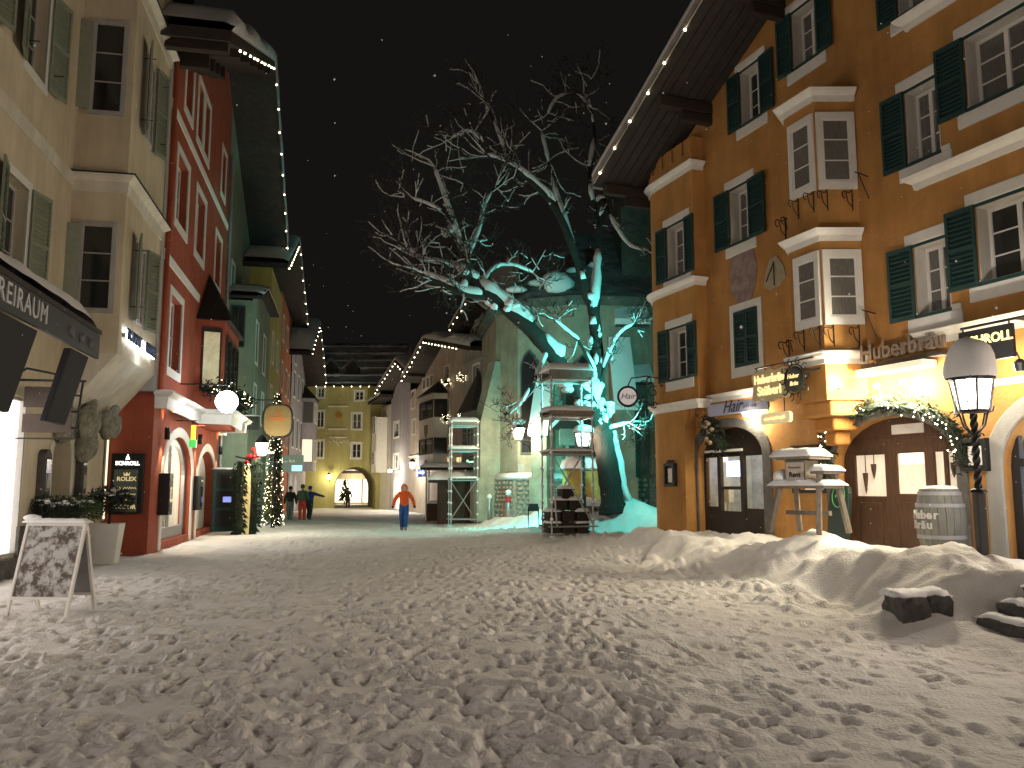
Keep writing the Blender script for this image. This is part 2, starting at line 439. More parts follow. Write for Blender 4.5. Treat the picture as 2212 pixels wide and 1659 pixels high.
def snow_slab(x0, x1, y0, y1, z, h, nx=10, ny=6, seed=1, over=.03, edge=.14, jit=0.0):
    """rounded bolster of snow on a flat board, local coordinates"""
    rng = np.random.RandomState(seed); b = MB(); vs = []; fs = []
    for j in range(ny+1):
        for i in range(nx+1):
            u, v = i/nx, j/ny
            x = x0-over+(x1-x0+2*over)*u; y = y0-over+(y1-y0+2*over)*v
            d = min(u*(x1-x0), (1-u)*(x1-x0), v*(y1-y0), (1-v)*(y1-y0))
            q = math.sqrt(max(0, 1-(1-min(1, d/edge))**2))
            if jit and (i in (0,nx) or j in (0,ny)): y += jit*(fbm(np.array([x]),np.array([y*3+seed]),.22,seed,2)[0])*2; x += jit*(rng.rand()-.5)
            vs.append((x, y, z + h*(.10+.90*q)*(1+.30*(rng.rand()-.5)+(.8*fbm(np.array([x]),np.array([y]),.3,seed,2)[0] if jit else 0))))
    n0 = len(vs)
    for j in range(ny+1):
        for i in range(nx+1): vs.append((vs[j*(nx+1)+i][0], vs[j*(nx+1)+i][1], z-.01))
    I = lambda i, j: j*(nx+1)+i
    for j in range(ny):
        for i in range(nx):
            fs.append((I(i,j),I(i+1,j),I(i+1,j+1),I(i,j+1))); fs.append((n0+I(i,j),n0+I(i,j+1),n0+I(i+1,j+1),n0+I(i+1,j)))
    for i in range(nx):
        fs.append((I(i,0),n0+I(i,0),n0+I(i+1,0),I(i+1,0))); fs.append((I(i,ny),I(i+1,ny),n0+I(i+1,ny),n0+I(i,ny)))
    for j in range(ny):
        fs.append((I(0,j),I(0,j+1),n0+I(0,j+1),n0+I(0,j))); fs.append((I(nx,j),n0+I(nx,j),n0+I(nx,j+1),I(nx,j+1)))
    b.add(vs, fs); return b
def snow_on(par, *a, name='snow_cap', **k):
    return snow_slab(*a, **k).build(name, SNOW, par, True)
def light_string(pts, n, label, group, sag=0.0, me=None):
    """a wire with bulbs along a polyline of world points"""
    P = [Vector(p) for p in pts]; L = [0]
    for a, b in zip(P, P[1:]): L.append(L[-1]+(b-a).length)
    def pos(t):
        d = t*L[-1]
        for i in range(len(P)-1):
            if d <= L[i+1]+1e-6: return P[i].lerp(P[i+1], (d-L[i])/max(1e-6, L[i+1]-L[i]))
        return P[-1].copy()
    root = empty('light_string', P[0]); inv = P[0]
    b = MB(); b.tube([pos(i/(3*n))-inv for i in range(3*n+1)], .008, 4); b.build('wire', BLACK, root)
    for i in range(n):
        o = obj('bulb', me or BULB_ME, root); o.location = pos((i+.5)/n)-inv + Vector((random.uniform(-.02,.02), random.uniform(-.02,.02), -.06))
    return tag(root, label, 'string lights', group)
# ------------------------------------------------------------------ ground: one sheet of trodden snow with banks
_ey = [-20, 6.0, 8.6, 9.3, 9.75, 10.4, 12.7, 17, 22, 26, 28, 31, 35, 40, 46, 60]
_ex = [9.5, 6.55, 5.95, 5.75, 5.0, 4.35, 4.15, 3.35, 2.75, 2.3, 1.5, .2, -1.3, -2.0, -1.5, -1.0]
def base_z(x, y):
    x = np.asarray(x, float); y = np.asarray(y, float)
    D = x - np.interp(y, _ey, _ex)
    wob = fbm(x, y, 1.1, 11, 3)*.9*sstep(9.6, 11.5, y)
    Dw = D + wob*.55
    crest = (.55+.24*(1-sstep(12.0, 15.0, y)))*sstep(9.6, 11.5, y)*(1-.4*sstep(23, 26, y)) + .52*(1-sstep(9.6, 11.5, y))
    crest = crest + .75*sstep(26, 28.5, y)*sstep(.0, 3.0, D)*(1-sstep(32, 38, y)) - .1*sstep(36, 40, y)
    flat = .55*(1-sstep(25, 28, y)) + .85*sstep(25, 28, y) - .35*sstep(33, 38, y)
    up = sstep(0, 1.25, Dw)
    inner = sstep(1.9, 3.0, D)
    h = up*(crest*(1-inner) + flat*inner)
    lump = (fbm(x, y, 1.2, 21, 4, .5)*.20 + np.abs(fbm(x, y, .4, 31, 4, .5))*.11 - .03)*up*(1-.75*inner)
    h = h + lump
    # ridges that the plough left on the bank
    h = h + .07*np.sin((D*3.6 + fbm(x, y, 1.4, 5, 3)*6.0))*up*(1-inner)*sstep(10, 12, y)
    # the square rises gently towards the church
    h = h + .26*sstep(-3.5, 1.0, x)*sstep(19, 26, y)*(1-up)
    # clods thrown off along the foot of the bank
    h = h + np.clip(fbm(x, y, .34, 41, 2), .06, 1)*.34*sstep(-1.0, -.2, D)*(1-sstep(.1, .5, D))*sstep(10, 12, y)*(1-sstep(30, 34, y))
    # the drift beside the steps
    h = h + .30*np.exp(-(((x-4.70)/.70)**2 + ((y-10.12)/.46)**2))
    h = h + .12*np.exp(-((x-(5.05+(9.62-y)*.22))/.40)**2)*(1-sstep(9.5, 10.3, y))*sstep(5.5, 6.5, y)
    # mounds under the trestle and at the foot of the tree
    h = h + .24*np.exp(-(((x-5.42)/.9)**2 + ((y-15.3)/.8)**2)) + .45*np.exp(-(((x-4.0)/.8)**2 + ((y-28.2)/.9)**2))
    # broad swell of the street
    h = h + fbm(x, y, 3.0, 51, 2)*.07*(1-up)
    # sheltered strip along the left shop fronts is lower
    return h
def gz(x, y): return float(base_z(np.array([x]), np.array([y]))[0])

FX0, FX1, FY0, FY1, FS = -13.0, 6.6, 3.4, 58.0, .025
def footprints():
    nx, ny = int((FX1-FX0)/FS)+1, int((FY1-FY0)/FS)+1
    A = np.zeros((ny, nx)); rng = np.random.RandomState(4)
    def stamp(x, y, th, ln, wd, dep, rim):
        r = ln*2.4; i0, i1 = int((x-r-FX0)/FS), int((x+r-FX0)/FS)+1; j0, j1 = int((y-r-FY0)/FS), int((y+r-FY0)/FS)+1
        i0, j0 = max(i0,0), max(j0,0); i1, j1 = min(i1,nx), min(j1,ny)
        if i1 <= i0 or j1 <= j0: return
        X, Y = np.meshgrid(FX0+np.arange(i0,i1)*FS-x, FY0+np.arange(j0,j1)*FS-y)
        a = X*math.cos(th)+Y*math.sin(th); b = -X*math.sin(th)+Y*math.cos(th)
        q = np.sqrt((a/ln)**2+(b/(wd*(1+.25*np.sign(a)*np.minimum(1,np.abs(a)/ln))))**2)
        S = A[j0:j1, i0:i1]
        hole = np.exp(-(q**3.4))
        S *= (1-.65*hole)
        S += -dep*hole + rim*np.exp(-((q-1.5)/.42)**2)*(1+.5*np.sin(3*np.arctan2(b,a)+x*9))
    for k in range(19000):
        x = rng.uniform(FX0, 6.2); y = 3.6 + (57-3.6)*rng.rand()**1.5
        left = -5.2-.2*y if y > 21 else -6.1-.2*y
        e = float(np.interp(y, _ey, _ex))
        if x < left+.9 or x > e+.3: continue
        m = np.clip((e-x)/max(.1, e-left), 0, 1)
        if rng.rand() > .42+.58*math.sin(math.pi*min(1, max(0, m)))**.6*(1 if y > 12 else 1): continue
        if x > 1.2 and y < 12 and rng.rand() < .45: continue
        th = math.pi/2 + .17 + rng.normal(0, .45) + (math.pi if rng.rand() < .5 else 0)
        if rng.rand() < .3: th = rng.uniform(0, 6.28)
        d = rng.uniform(.028, .066)*(1.0 if x < 1.2 or y > 12 else .6)
        stamp(x, y, th, rng.uniform(.085,.13), rng.uniform(.042,.062), d, d*rng.uniform(.15,.4))
    # two ski or sledge tracks
    for x0, y0, x1, y1 in ((.9,5.2,.2,15),(1.45,5.0,.55,13),(2.2,6,1.2,13)):
        for t in np.linspace(0, 1, 90):
            if math.sin(t*23+x0*5) > -.3: stamp(x0+(x1-x0)*t+.03*math.sin(t*9), y0+(y1-y0)*t, math.pi/2+.07, .12, .035, .018, .008)
    X, Y = np.meshgrid(FX0+np.arange(nx)*FS, FY0+np.arange(ny)*FS)
    churn = 1-.5*sstep(.8, 2.5, X)*(1-sstep(11, 14, Y))
    A += fbm(X, Y, .6, 61, 4, .5)*.050*churn + np.abs(fbm(X, Y, .17, 71, 3))*.026*churn
    return A
FOOT = footprints()
def sample_foot(x, y):
    fx = np.clip((x-FX0)/FS, 0, FOOT.shape[1]-1.001); fy = np.clip((y-FY0)/FS, 0, FOOT.shape[0]-1.001)
    i = fx.astype(int); j = fy.astype(int); a = fx-i; b = fy-j
    v = (FOOT[j,i]*(1-a)+FOOT[j,i+1]*a)*(1-b)+(FOOT[j+1,i]*(1-a)+FOOT[j+1,i+1]*a)*b
    m = sstep(FX0, FX0+.6, x)*(1-sstep(FX1-.6, FX1, x))*sstep(FY0, FY0+.5, y)*(1-sstep(FY1-3, FY1, y))
    return v*m
def make_ground():
    xs = np.concatenate([np.arange(-60,-22,4.0), np.arange(-22,-10,.4), np.arange(-10,-8.2,.09), np.arange(-8.2,6.3,.031), np.arange(6.3,11,.12), np.arange(11,22,.5), np.arange(22,62,4)])
    ys = [-40.0]
    while ys[-1] < 78:
        y = ys[-1]; d = 3.0 if y < -6 else (.6 if y < 2.4 else (.1 if y < 4.2 else max(.028, .0060*y)))
        ys.append(y+d)
    ys = np.array(ys + [90, 130, 200])
    X, Y = np.meshgrid(xs, ys)
    onbank = sstep(.1, .6, X-np.interp(Y, _ey, _ex))
    Z = base_z(X, Y) + sample_foot(X, Y)*(1-.6*onbank) + fbm(X, Y, .16, 81, 3)*.012*sstep(3, 4, Y)
    ny, nx = X.shape
    me = bpy.data.meshes.new('snowy_street')
    co = np.stack([X, Y, Z], -1).reshape(-1, 3)
    I = np.arange(ny*nx).reshape(ny, nx)
    q = np.stack([I[:-1,:-1], I[:-1,1:], I[1:,1:], I[1:,:-1]], -1).reshape(-1, 4)
    me.vertices.add(len(co)); me.vertices.foreach_set('co', co.ravel().astype(np.float32))
    me.loops.add(q.size); me.loops.foreach_set('vertex_index', q.ravel().astype(np.int32))
    me.polygons.add(len(q)); me.polygons.foreach_set('loop_start', (np.arange(len(q))*4).astype(np.int32))
    me.polygons.foreach_set('use_smooth', np.ones(len(q), bool))
    me.update(calc_edges=True); me.validate()
    me.materials.append(SNOW_GROUND)
    return tag(obj('snowy_street', me), kind='structure')
make_ground()
# ------------------------------------------------------------------ left row: cream house with the projecting bay
FL = Front(-4.87-.2*21.3, 21.3, -.2, 1)       # red house
FC = Front(-10.2, 21.08, -.2, 1)              # cream house, 1.1 m further back
def cream_house():
    r = FC.root('cream_house')
    tag(r, 'cream plastered house with a tall projecting bay and grey-green louvred shutters', 'house')
    z1 = 14.6; BX0, BX1, BD = -3.78, -.22, 1.09
    W1 = [(-7.15,-6.2,5.25,7.15), (-9.9,-8.95,5.25,7.15), (-12.6,-11.65,5.25,7.15)]
    W2 = [(-6.75,-5.8,9.4,11.3), (-9.5,-8.55,9.4,11.3)]
    shop = (-10.1,-5.5,.42,3.35)
    niche = (-3.95,-2.75,.35,2.3,2.85); shop2 = (-15.5,-10.92,.42,3.35)
    wall(r, CREAM, -17, -.05, 0, z1, W1+W2+[shop, shop2, niche], depth=.35)
    b = MB(); b.box(-17, -5.60, -.10, -.004, -.05, .40); b.box(-5.6, -4.6, -.06, -.003, -.05, .95); b.build('plinth', STONED, r)
    for (a, c, d, e) in W1+W2:
        w = window(r, a, c, d, e, y=.2, cols=2, rows=3, fm=GREY, surround=(.16,.02))
        sw = (c-a)/2+.12
        shutter(r, a-.12, d-.05, e+.05, sw, -1, SHUT_P, ang=R_(14)); shutter(r, c+.12, d-.05, e+.05, sw, 1, SHUT_P, ang=R_(14))
        for x in (c+.2, a-.2): q = MB(); q.tube([(x,-.1,d+.3),(x,-.28,d+.3)], .012, 5); q.build('shutter_hook', BLACK, w)
    # white string course between the storeys
    ledge(r, [(-17,0),(BX0-.01,0)], 8.35, [(0,-.28),(.03,-.28),(.05,0),(0,.02)], CREAM2)
    # niche back and its dark door leaf
    q = MB(); q.box(-3.95,-2.75,.345,.40,.3,2.9); q.build('niche_back', GREY, r)
    q = MB(); q.prism([(-3.93,.35)]+arch_curve(-3.93,-3.62,2.1,2.5,6)+[(-3.62,.35)], .20, .33); q.build('door', WOODD, r)
    q = MB(); q.prism([(-4.15,.3)]+arch_curve(-4.15,-2.55,2.3,3.05,12)+[(-2.55,.3),(-2.75,.3)]+arch_curve(-3.95,-2.75,2.3,2.85,12)[::-1]+[(-3.95,.3)], -.03, .01); q.build('door_surround', CREAM2, r)
    # narrow show cases either side
    for c in (-4.55, -2.15):
        q = MB(); q.prism([(c-.2,1.05)]+arch_curve(c-.2,c+.2,2.25,2.42,8)+[(c+.2,1.05)], -.14, .0)
        s = q.build('show_case', STONED, r, bevel=.01)
        q = MB(); q.box(c-.13,c+.13,-.155,-.142,1.2,2.22); q.build('pane', PANEC, s)
        q = MB(); q.box(c-.07,c+.07,-.165,-.156,1.65,1.95); q.build('notice', GREY, s)
    # the bay
    b = MB()
    zb = 4.15
    b.box(BX0, BX1, -BD, -.001, zb+.35, z1); by = b.build('bay', CREAM, r)
    # curved underside of the bay
    prof = []
    for i in range(11):
        t = i/10*math.pi/2; prof.append((BD*(1-math.cos(t))*1.0, zb+.35-1.35*math.cos(t)))
    q = MB()
    vs = []
    for x in (BX0, BX1):
        for o_, z in prof: vs.append((x, -o_, z))
        vs.append((x, 0, zb+.35))
    n = len(prof)+1; fs = [(i, i+1, n+i+1, n+i) for i in range(n-2)] + [tuple(range(n)), tuple(range(2*n-1, n-1, -1))]
    q.add(vs, fs); q.build('bay_soffit', CREAM2, r)
    # carved leaf corbels
    for i, (x, d, z, sx, sz, tl) in enumerate(((BX0+.05,.10,2.95,.28,.40,.5),(-2.95,.34,3.1,.34,.46,.8),(-2.3,.14,2.6,.28,.40,.4),(-1.5,.42,3.15,.32,.44,.8))):
        q = MB(); out = []
        for k in range(12):
            a = 2*math.pi*k/12; rr = 1+.10*math.sin(3*a+i)
            out.append((sx*rr*math.cos(a)*.8, sz*rr*math.sin(a)))
        q.blob((0,0,0), (sx, .20, sz), 14, 9, .10)
        for m in range(5): q.blob((sx*(.7-.35*m),-.10,sz*(.1+.2*math.sin(m*1.9))), (sx*.16, .14, sz*.72), 8, 6, .10)
        c = q.build('corbel', GREENST, r, True); c.location = (x, -d, z); c.rotation_euler = (0, tl, 0)
    for z in (8.35, 13.05):
        ledge(r, [(BX0,0),(BX0,-BD),(BX1,-BD),(BX1,0)], z+.02, [(0,-.36),(.03,-.36),(.05,-.12),(.16,-.03),(.19,0),(0,.03)], CREAM2, snow=.03)
        q = MB(); q.sweep([(BX0,0),(BX0,-BD),(BX1,-BD),(BX1,0)], [(.0,z+.045),(.21,z+.03),(.21,z+.06),(0,z+.08)]); q.build('flashing', BLACK, r)
    for (z0_, z1_) in ((5.45,7.25),(9.85,11.85)):
        # window of the near side face
        s = empty('bay_window', (BX0, -BD, 0)); s.parent = r; s.rotation_euler = (0,0,R_(-90)+math.pi)   # local +x runs back to the wall
        s.rotation_euler = (0,0,R_(90)); 
        # build it in the side plane directly
        bpy.data.objects.remove(s)
        b = MB(); y0, y1 = -.86, -.30
        for (ya, yb, za, zb_) in ((y0-.1,y0,z0_-.1,z1_+.1),(y1,y1+.1,z0_-.1,z1_+.1),(y0,y1,z0_-.1,z0_),(y0,y1,z1_,z1_+.1)): b.box(BX0-.05, BX0+.02, ya, yb, za, zb_)
        for k in (1,2): b.box(BX0-.03, BX0+.01, y0, y1, z0_+(z1_-z0_)*k/3-.012, z0_+(z1_-z0_)*k/3+.012)
        w = b.build('window', GREY, r)
        for k in range(3):
            q = MB(); q.box(BX0-.012, BX0-.004, y0, y1, z0_+(z1_-z0_)*k/3+.013, z0_+(z1_-z0_)*(k+1)/3-.013); q.build('pane', PANE, w)
        s = shutter(r, BX0, z0_, z1_, .52, 1, SHUT_P, ang=0); s.location = (BX0-.06, -.24, z0_); s.rotation_euler = (0,0,R_(118))
        # front windows
        w = window(r, -2.62, -1.82, z0_, z1_, y=-BD-.03, cols=2, rows=3, fm=GREY, name='window')
        for hx, sd in ((-2.66,-1),(-1.78,1)):
            s = shutter(r, hx, z0_-.08, z1_+.08, .55, sd, SHUT_P, ang=R_(16), y=-BD-.05)
        for x in (-2.9,-1.5):
            for z in (z0_+.25, z1_-.25): q = MB(); q.tube([(x,-BD,z),(x,-BD-.26,z)], .012, 5); q.build('shutter_hook', BLACK, w)
    # roof edge with snow
    b = MB(); b.box(-17, BX0-.3, -.55, .5, z1, z1+.25); b.box(BX0-.3, BX1+.1, -BD-.5, .5, z1-.02, z1+.24); b.box(-17,.0,.5,6,z1,z1+.3); rf = b.build('eaves', SOFFIT, r)
    snow_on(rf, -17, BX0-.3, -.6, .6, z1+.25, .55, nx=40, ny=6, seed=2); snow_on(rf, BX0-.3, BX1+.1, -BD-.55, .5, z1+.24, .55, seed=3)
    # rear mass so that nothing is see-through
    b = MB(); b.box(-17, -.05, .5, 8, -.1, z1); b.box(-17,-.05,.36,.5,3.4,z1); b.build('rear_wall', CREAM, r)
    # lit sign on the bay
    return r
cream = cream_house()

def lit_letters():
    r = empty('shop_lettering', FC.world(-2.05, 1.13, 4.95), FC.ang)
    L1 = M('letter_face', (.03,.035,.06), .4, 0); LB = M('letter_halo', (1,1,1), .5, 0, emit=(.80,.90,1), es=5)
    o = text('TOMMY', .36, LB, r, -.80, -.03, 0, bold=.012, ext=.01); o.name = 'letter_halo'
    text('TOMMY', .36, L1, r, -.80, -.075, .02, ext=.02)
    o = text('HILFIGER', .36, LB, r, .84, -.03, 0, bold=.012, ext=.01, xs=.72); o.name = 'letter_halo'
    text('HILFIGER', .36, L1, r, .84, -.075, .02, ext=.02, xs=.72)
    b = MB(); b.box(-.10,.02,-.08,-.04,-.10,.12); b.build('flag_mark', M('flag_white',(1,1,1),.5,0,emit=(.75,.75,1),es=6), r)
    b = MB(); b.box(.02,.13,-.08,-.04,-.10,.12); b.build('flag_mark', M('flag_red',(.8,.02,.04),.5,0,emit=(.9,.1,.2),es=2), r)
    b = MB(); b.box(-1.45,1.62,-.026,.05,-.04,.04); b.build('rail', GREY, r)
    light('sign_light', 'POINT', (0,-.25,-.25), r, 9, (.8,.88,1), .2)
    tag(r, 'backlit shop lettering with a small flag mark on the front of the cream bay', 'sign')
lit_letters()

def shop_window(s=-7.78, label='brightly lit white shop display window at the foot of the cream house', W=150, nm=''):
    r = empty('shop_display_window', FC.world(s, 0, .42), FC.ang)
    E1 = M('lit_display_wall'+nm, (1,.97,.92), .6, 0, emit=(1,.90,.82), es=2.6)
    b = MB(); b.box(-2.22,2.20,.10,.13,.05,2.86); b.build('display_wall', E1, r)
    b = MB()
    for x in (-2.28,-.75,.75,2.2): b.box(x,x+.06,-.01,.09,.02,2.9)
    b.box(-2.22,2.2,-.005,.09,.02,.07); b.box(-2.22,2.2,-.005,.09,2.83,2.9); b.build('frame', GREY, r)
    for x in (-2.22,-.69,.81): 
        q = MB(); q.box(x,x+1.39 if x>0 else x+1.44,.05,.056,.07,2.83); q.build('pane', GLASS, r)
    tag(r, label, 'shop window')
shop_window()
shop_window(-13.2, 'unseen second display window added to the cream house to light the square', 260, '2')  # out of view, added as a light source for the left foreground

def awning():
    r = FC.root('shop_awning')
    d = 1.4; a, c = -11.6, -6.42
    b = MB(); b.box(a, c, -d-.05, -d, 3.98, 4.42); f = b.build('fascia', M('fascia_grey',(.045,.045,.05),.6,.15,6), r)
    b = MB(); b.add([(a,-d-.08,4.42),(c,-d-.08,4.42),(c,-.02,4.98),(a,-.02,4.98),(a,-d-.08,4.50),(c,-d-.08,4.50),(c,-.02,5.06),(a,-.02,5.06)], [(0,3,2,1),(4,5,6,7),(0,1,5,4),(1,2,6,5),(2,3,7,6),(3,0,4,7)]); b.build('roof_panel', SOFFIT, r)
    # snow lying on it
    rng = np.random.RandomState(8); b = MB(); n = 40; m = 7; vs = []; fs = []
    for j in range(m+1):
        for i in range(n+1):
            x = a+(c-.05-a)*i/n; v = j/m; y = -d-.02+(d)*v
            e = min(1, min(i, n-i)/3.0)*min(1, (j+.25)/1.6)
            vs.append((x, y, 4.50+.56*v*.97+.32*math.sqrt(e)*(1+.5*(fbm(np.array([x]),np.array([y]),.8,9,2)[0]))))
    for j in range(m):
        for i in range(n): k = j*(n+1)+i; fs.append((k,k+1,k+n+2,k+n+1))
    b.add(vs, fs); b.build('snow_cap', SNOW, r, True)
    LT = M('fascia_letters', (.55,.55,.56), .6, 0)
    text('FREIRAUM', .42, LT, r, -10.25, -d-.06, 4.21, ext=.01, space=1.12)
    FAINT = M('faint_logo',(.16,.16,.17),.6,0)
    for k, x in enumerate((-8.05,-7.5,-6.95)): squiggle(r, x, -d-.06, 4.18, .26, .22, FAINT, 2, k, .012)
    # folded flaps hanging below, and their arms
    for x0, x1 in ((-10.9,-9.3),(-7.75,-6.75)):
        b = MB(); b.add([(x0,-d+.02,3.97),(x1,-d+.02,3.97),(x1+.05,-d+.35,2.75),(x0+.05,-d+.35,2.75),(x0,-d+.14,3.97),(x1,-d+.14,3.97),(x1+.05,-d+.45,2.75),(x0+.05,-d+.45,2.75)], [(0,1,2,3),(7,6,5,4),(0,4,5,1),(1,5,6,2),(2,6,7,3),(3,7,4,0)])
        b.build('flap', DARKM, r, bevel=.02)
        b = MB(); b.tube([(x1,-d+.3,3.6),(x1+.1,-.35,3.75),(x1+.05,-.03,3.5)], .022, 6); b.build('arm', BLACK, r)
    tag(r, 'black shop awning with a lettered fascia and thick snow on top', 'awning')
awning()

def bracket_sign():
    r = empty('bracket_sign', FC.world(-6.0, 0, 0), FC.ang)
    b = MB(); b.tube([(0,-.02,3.62),(0,-1.15,3.62)], .022, 6); b.tube([(-.02,-1.1,3.62),(-.05,-1.02,2.55)], .02, 6); b.tube([(-.05,-1.02,2.55),(-.02,-.02,2.55)], .015, 6)
    for z in (3.35, 3.05, 2.75): b.tube([(-.02,-1.08,z),(-.02,-.93,z)], .02, 5)
    b.build('bracket', BLACK, r)
    for z0_, z1_ in ((3.12,3.5),(2.66,3.0)):
        b = MB(); b.box(-.03,.0,-.95,-.12,z0_,z1_); b.build('board', M('board_brown',(.09,.07,.06),.7,.15,6), r)
    tag(r, 'wrought iron bracket with two small brown boards beside the bright display window', 'hanging sign')
bracket_sign()

# ------------------------------------------------------------------ red house
def red_house():
    r = FL.root('red_house')
    tag(r, 'red plastered gabled house with white-framed windows and a lit arched shop front', 'house')
    G = lambda s: 12.9+.45*(s+1.69)                       # underside of the roof
    A1 = (1.45, 5.75, .22, 2.05, 3.15); A2 = (6.9, 10.6, .22, 2.0, 2.95)
    wins = []
    for (u0,v0,u1,v1) in ((379,345,402,500),(420,425,440,575),(366,650,392,775)):
        wins.append(FL.rect(u0,v0,u1,v1))
    W = []
    for s0_, s1_, z0_, z1_ in ((1.35,2.95,9.15,11.1),(4.5,6.1,9.15,11.1),(8.6,9.9,9.1,10.9),(1.35,2.95,4.95,7.0),(1.95,3.0,12.75,14.35),(4.0,4.9,12.7,14.5),(5.25,6.15,12.7,14.5),(9.3,10.2,12.8,14.4)):
        W.append((s0_,s1_,z0_,z1_))
    EW, DW = 11.3, .34
    wall(r, RED, 0, EW, -.1, 18, W+[A1,A2], planes=[(-.45,1,12.9+.45*1.69-.02)], depth=DW)
    for w in W:
        window(r, *w, y=.22, cols=2, rows=2, fw=.08, pm=PANE, surround=(.2,.025,.2,.24))
    # side wall towards the cream house
    b = MB(); b.add([(0,-.001,-.1),(0,1.12,-.1),(0,1.12,13.6),(0,-.001,13.6)], [(0,1,2,3)]); b.build('side_wall', RED, r, fix=False)
    b = MB(); b.box(.35, EW, 1.6, 9, -.1, 13); b.build('rear_wall', RED, r)
    # grey corner strip with rain pipe above the ground floor
    b = MB(); b.box(-.22, .06, -.03, .4, 4.1, 13.3); b.build('corner_strip', GREY, r)
    b = MB(); b.tube([(.16,-.09,4.0),(.16,-.09,13.2)], .06, 10); b.build('rain_pipe', M('copper_pipe',(.42,.10,.05),.35,.1,5,metal=.4), r)
    b = MB(); b.box(-.3,.1,-.2,.12,13.15,13.5); b.build('rain_head', BLACK, r)
    ledge(r, [(.06,0),(EW,0)], 12.05, [(0,-.2),(.03,-.2),(.05,0),(0,.02)]); ledge(r, [(.06,0),(5.6,0)], 7.9, [(0,-.24),(.03,-.24),(.05,0),(0,.02)])
    # shop ledge that steps out round the bay
    P = [(.05,0),(.05,-.25),(5.2,-.25),(5.5,-1.15),(9.6,-1.15),(9.9,-.25),(EW,-.25),(EW,0)]
    ledge(r, P, 4.1, [(0,-.42),(.05,-.42),(.08,-.12),(.2,-.06),(.24,0),(0,.04)], snow=.05)
    # arch surrounds and frames
    for (a, c, z0_, zs, zt), lit in ((A1, True), (A2, False)):
        q = MB(); cv = arch_curve(a-.28, c+.28, zs, zt+.28, 18); ci = arch_curve(a, c, zs, zt, 18)
        q.prism([(a-.28,z0_-.2)]+cv+[(c+.28,z0_-.2),(c,z0_-.2)]+ci[::-1]+[(a,z0_-.2)], -.035, .004); q.build('arch_surround', WHITE, r)
    a, c, z0_, zs, zt = A1
    q = MB(); cv = arch_curve(a, c, zs, zt, 18); ci = arch_curve(a+.22, c-.22, zs, zt-.2, 18)
    q.prism([(a,z0_)]+cv+[(c,z0_),(c-.22,z0_+.3)]+ci[::-1]+[(a+.22,z0_+.3)], .16, .26); fr = q.build('shop_frame', M('shop_frame_grey',(.32,.33,.34),.35,.05,5,metal=.5), r)
    q = MB(); q.box(a+.2,c-.2,.16,.25,z0_,z0_+.32); q.box(3.35,3.43,.17,.25,z0_+.32,zt-.25); q.build('shop_sill', M('shop_sill_grey',(.30,.31,.32),.4,.05,5), r)
    q = MB(); q.prism([(a+.2,z0_+.3)]+arch_curve(a+.2,c-.2,zs,zt-.2,18)+[(c-.2,z0_+.3)], .20, .206); q.build('pane', GLASS, r)
    # shop interior
    IN = M('shop_interior', (.82,.78,.70), .6, .05, 2)
    b = MB(); b.add([(a-.2,.36,.2),(c+.2,.36,.2),(c+.2,.36,3.3),(a-.2,.36,3.3),(a-.2,1.55,.2),(c+.2,1.55,.2),(c+.2,1.55,3.3),(a-.2,1.55,3.3)], [(0,1,5,4),(1,2,6,5),(2,3,7,6),(3,0,4,7),(4,5,6,7)]); b.build('shop_interior', IN, r, fix=False)
    b = MB(); b.box(a+.5,c-.5,.6,1.1,.3,1.05); b.build('display_counter', M('counter',(.6,.56,.5),.3,.1,4), r)
    for i in range(5):
        x = a+.8+i*.66; b = MB(); b.lathe([(.10,0),(.12,.05),(.05,.12),(.06,.30),(.12,.36),(.10,.44),(0,.46)], 10, (x,.8,1.05)); b.build('display_bust', M('bust%d'%i,(.75,.68,.5),.4,.1,4), r)
    q = MB()
    for i in range(4): q.lathe([(0,-.02),(.07,-.02),(.07,0),(0,0)], 10, (a+.9+i*.85,.75,3.0))
    q.build('ceiling_spot', BULBW, r)
    light('shop_light', 'POINT', ((a+c)/2,.75,2.6), r, 230, (1,.90,.70), .3)
    # second arch: white recess with a lit edge
    a, c, z0_, zs, zt = A2
    q = MB(); q.prism([(a,z0_)]+arch_curve(a,c,zs,zt,18)+[(c,z0_)], .30, .36); q.build('arch_recess', WHITE, r)
    q = MB(); q.box(a+.05,a+.45,.24,.29,.9,1.95); q.build('light_strip', M('strip_light',(1,1,1),.5,0,emit=(1,.88,.6),es=4), r)
    # the little bay with its pointed roof
    b = MB(); b.add([(5.5,0,3.7),(5.75,-.85,3.7),(9.35,-.85,3.7),(9.6,0,3.7),(5.5,0,7.15),(5.75,-.85,7.15),(9.35,-.85,7.15),(9.6,0,7.15)], [(0,1,5,4),(1,2,6,5),(2,3,7,6),(3,2,1,0),(4,5,6,7)]); by = b.build('bay', RED, r)
    b = MB(); b.add([(5.35,0,7.1),(5.6,-1.05,7.1),(9.5,-1.05,7.1),(9.75,0,7.1),(7.5,-.02,9.1)], [(0,1,4),(1,2,4),(2,3,4),(3,2,1,0)]); b.build('bay_roof', M('dark_metal_roof',(.03,.028,.028),.5,.2,5), r)
    b = MB(); b.add([(5.62,-.45,4.85),(5.76,-.87,4.85),(5.76,-.87,6.7),(5.62,-.45,6.7)], [(0,1,2,3)]); 
    w = window(r, 5.95, 9.15, 4.9, 6.7, y=-.90, cols=3, rows=1, fw=.09, fm=WOODD, pm=PANE)
    # window in the bay's near cheek
    b = MB()
    pa, pb = Vector((5.50,-.10)), Vector((5.72,-.84)); nn = Vector((-.96,-.285))*.03
    def cheek(t, z, o=1): p = pa.lerp(pb, t); return (p.x+nn.x*o, p.y+nn.y*o, z)
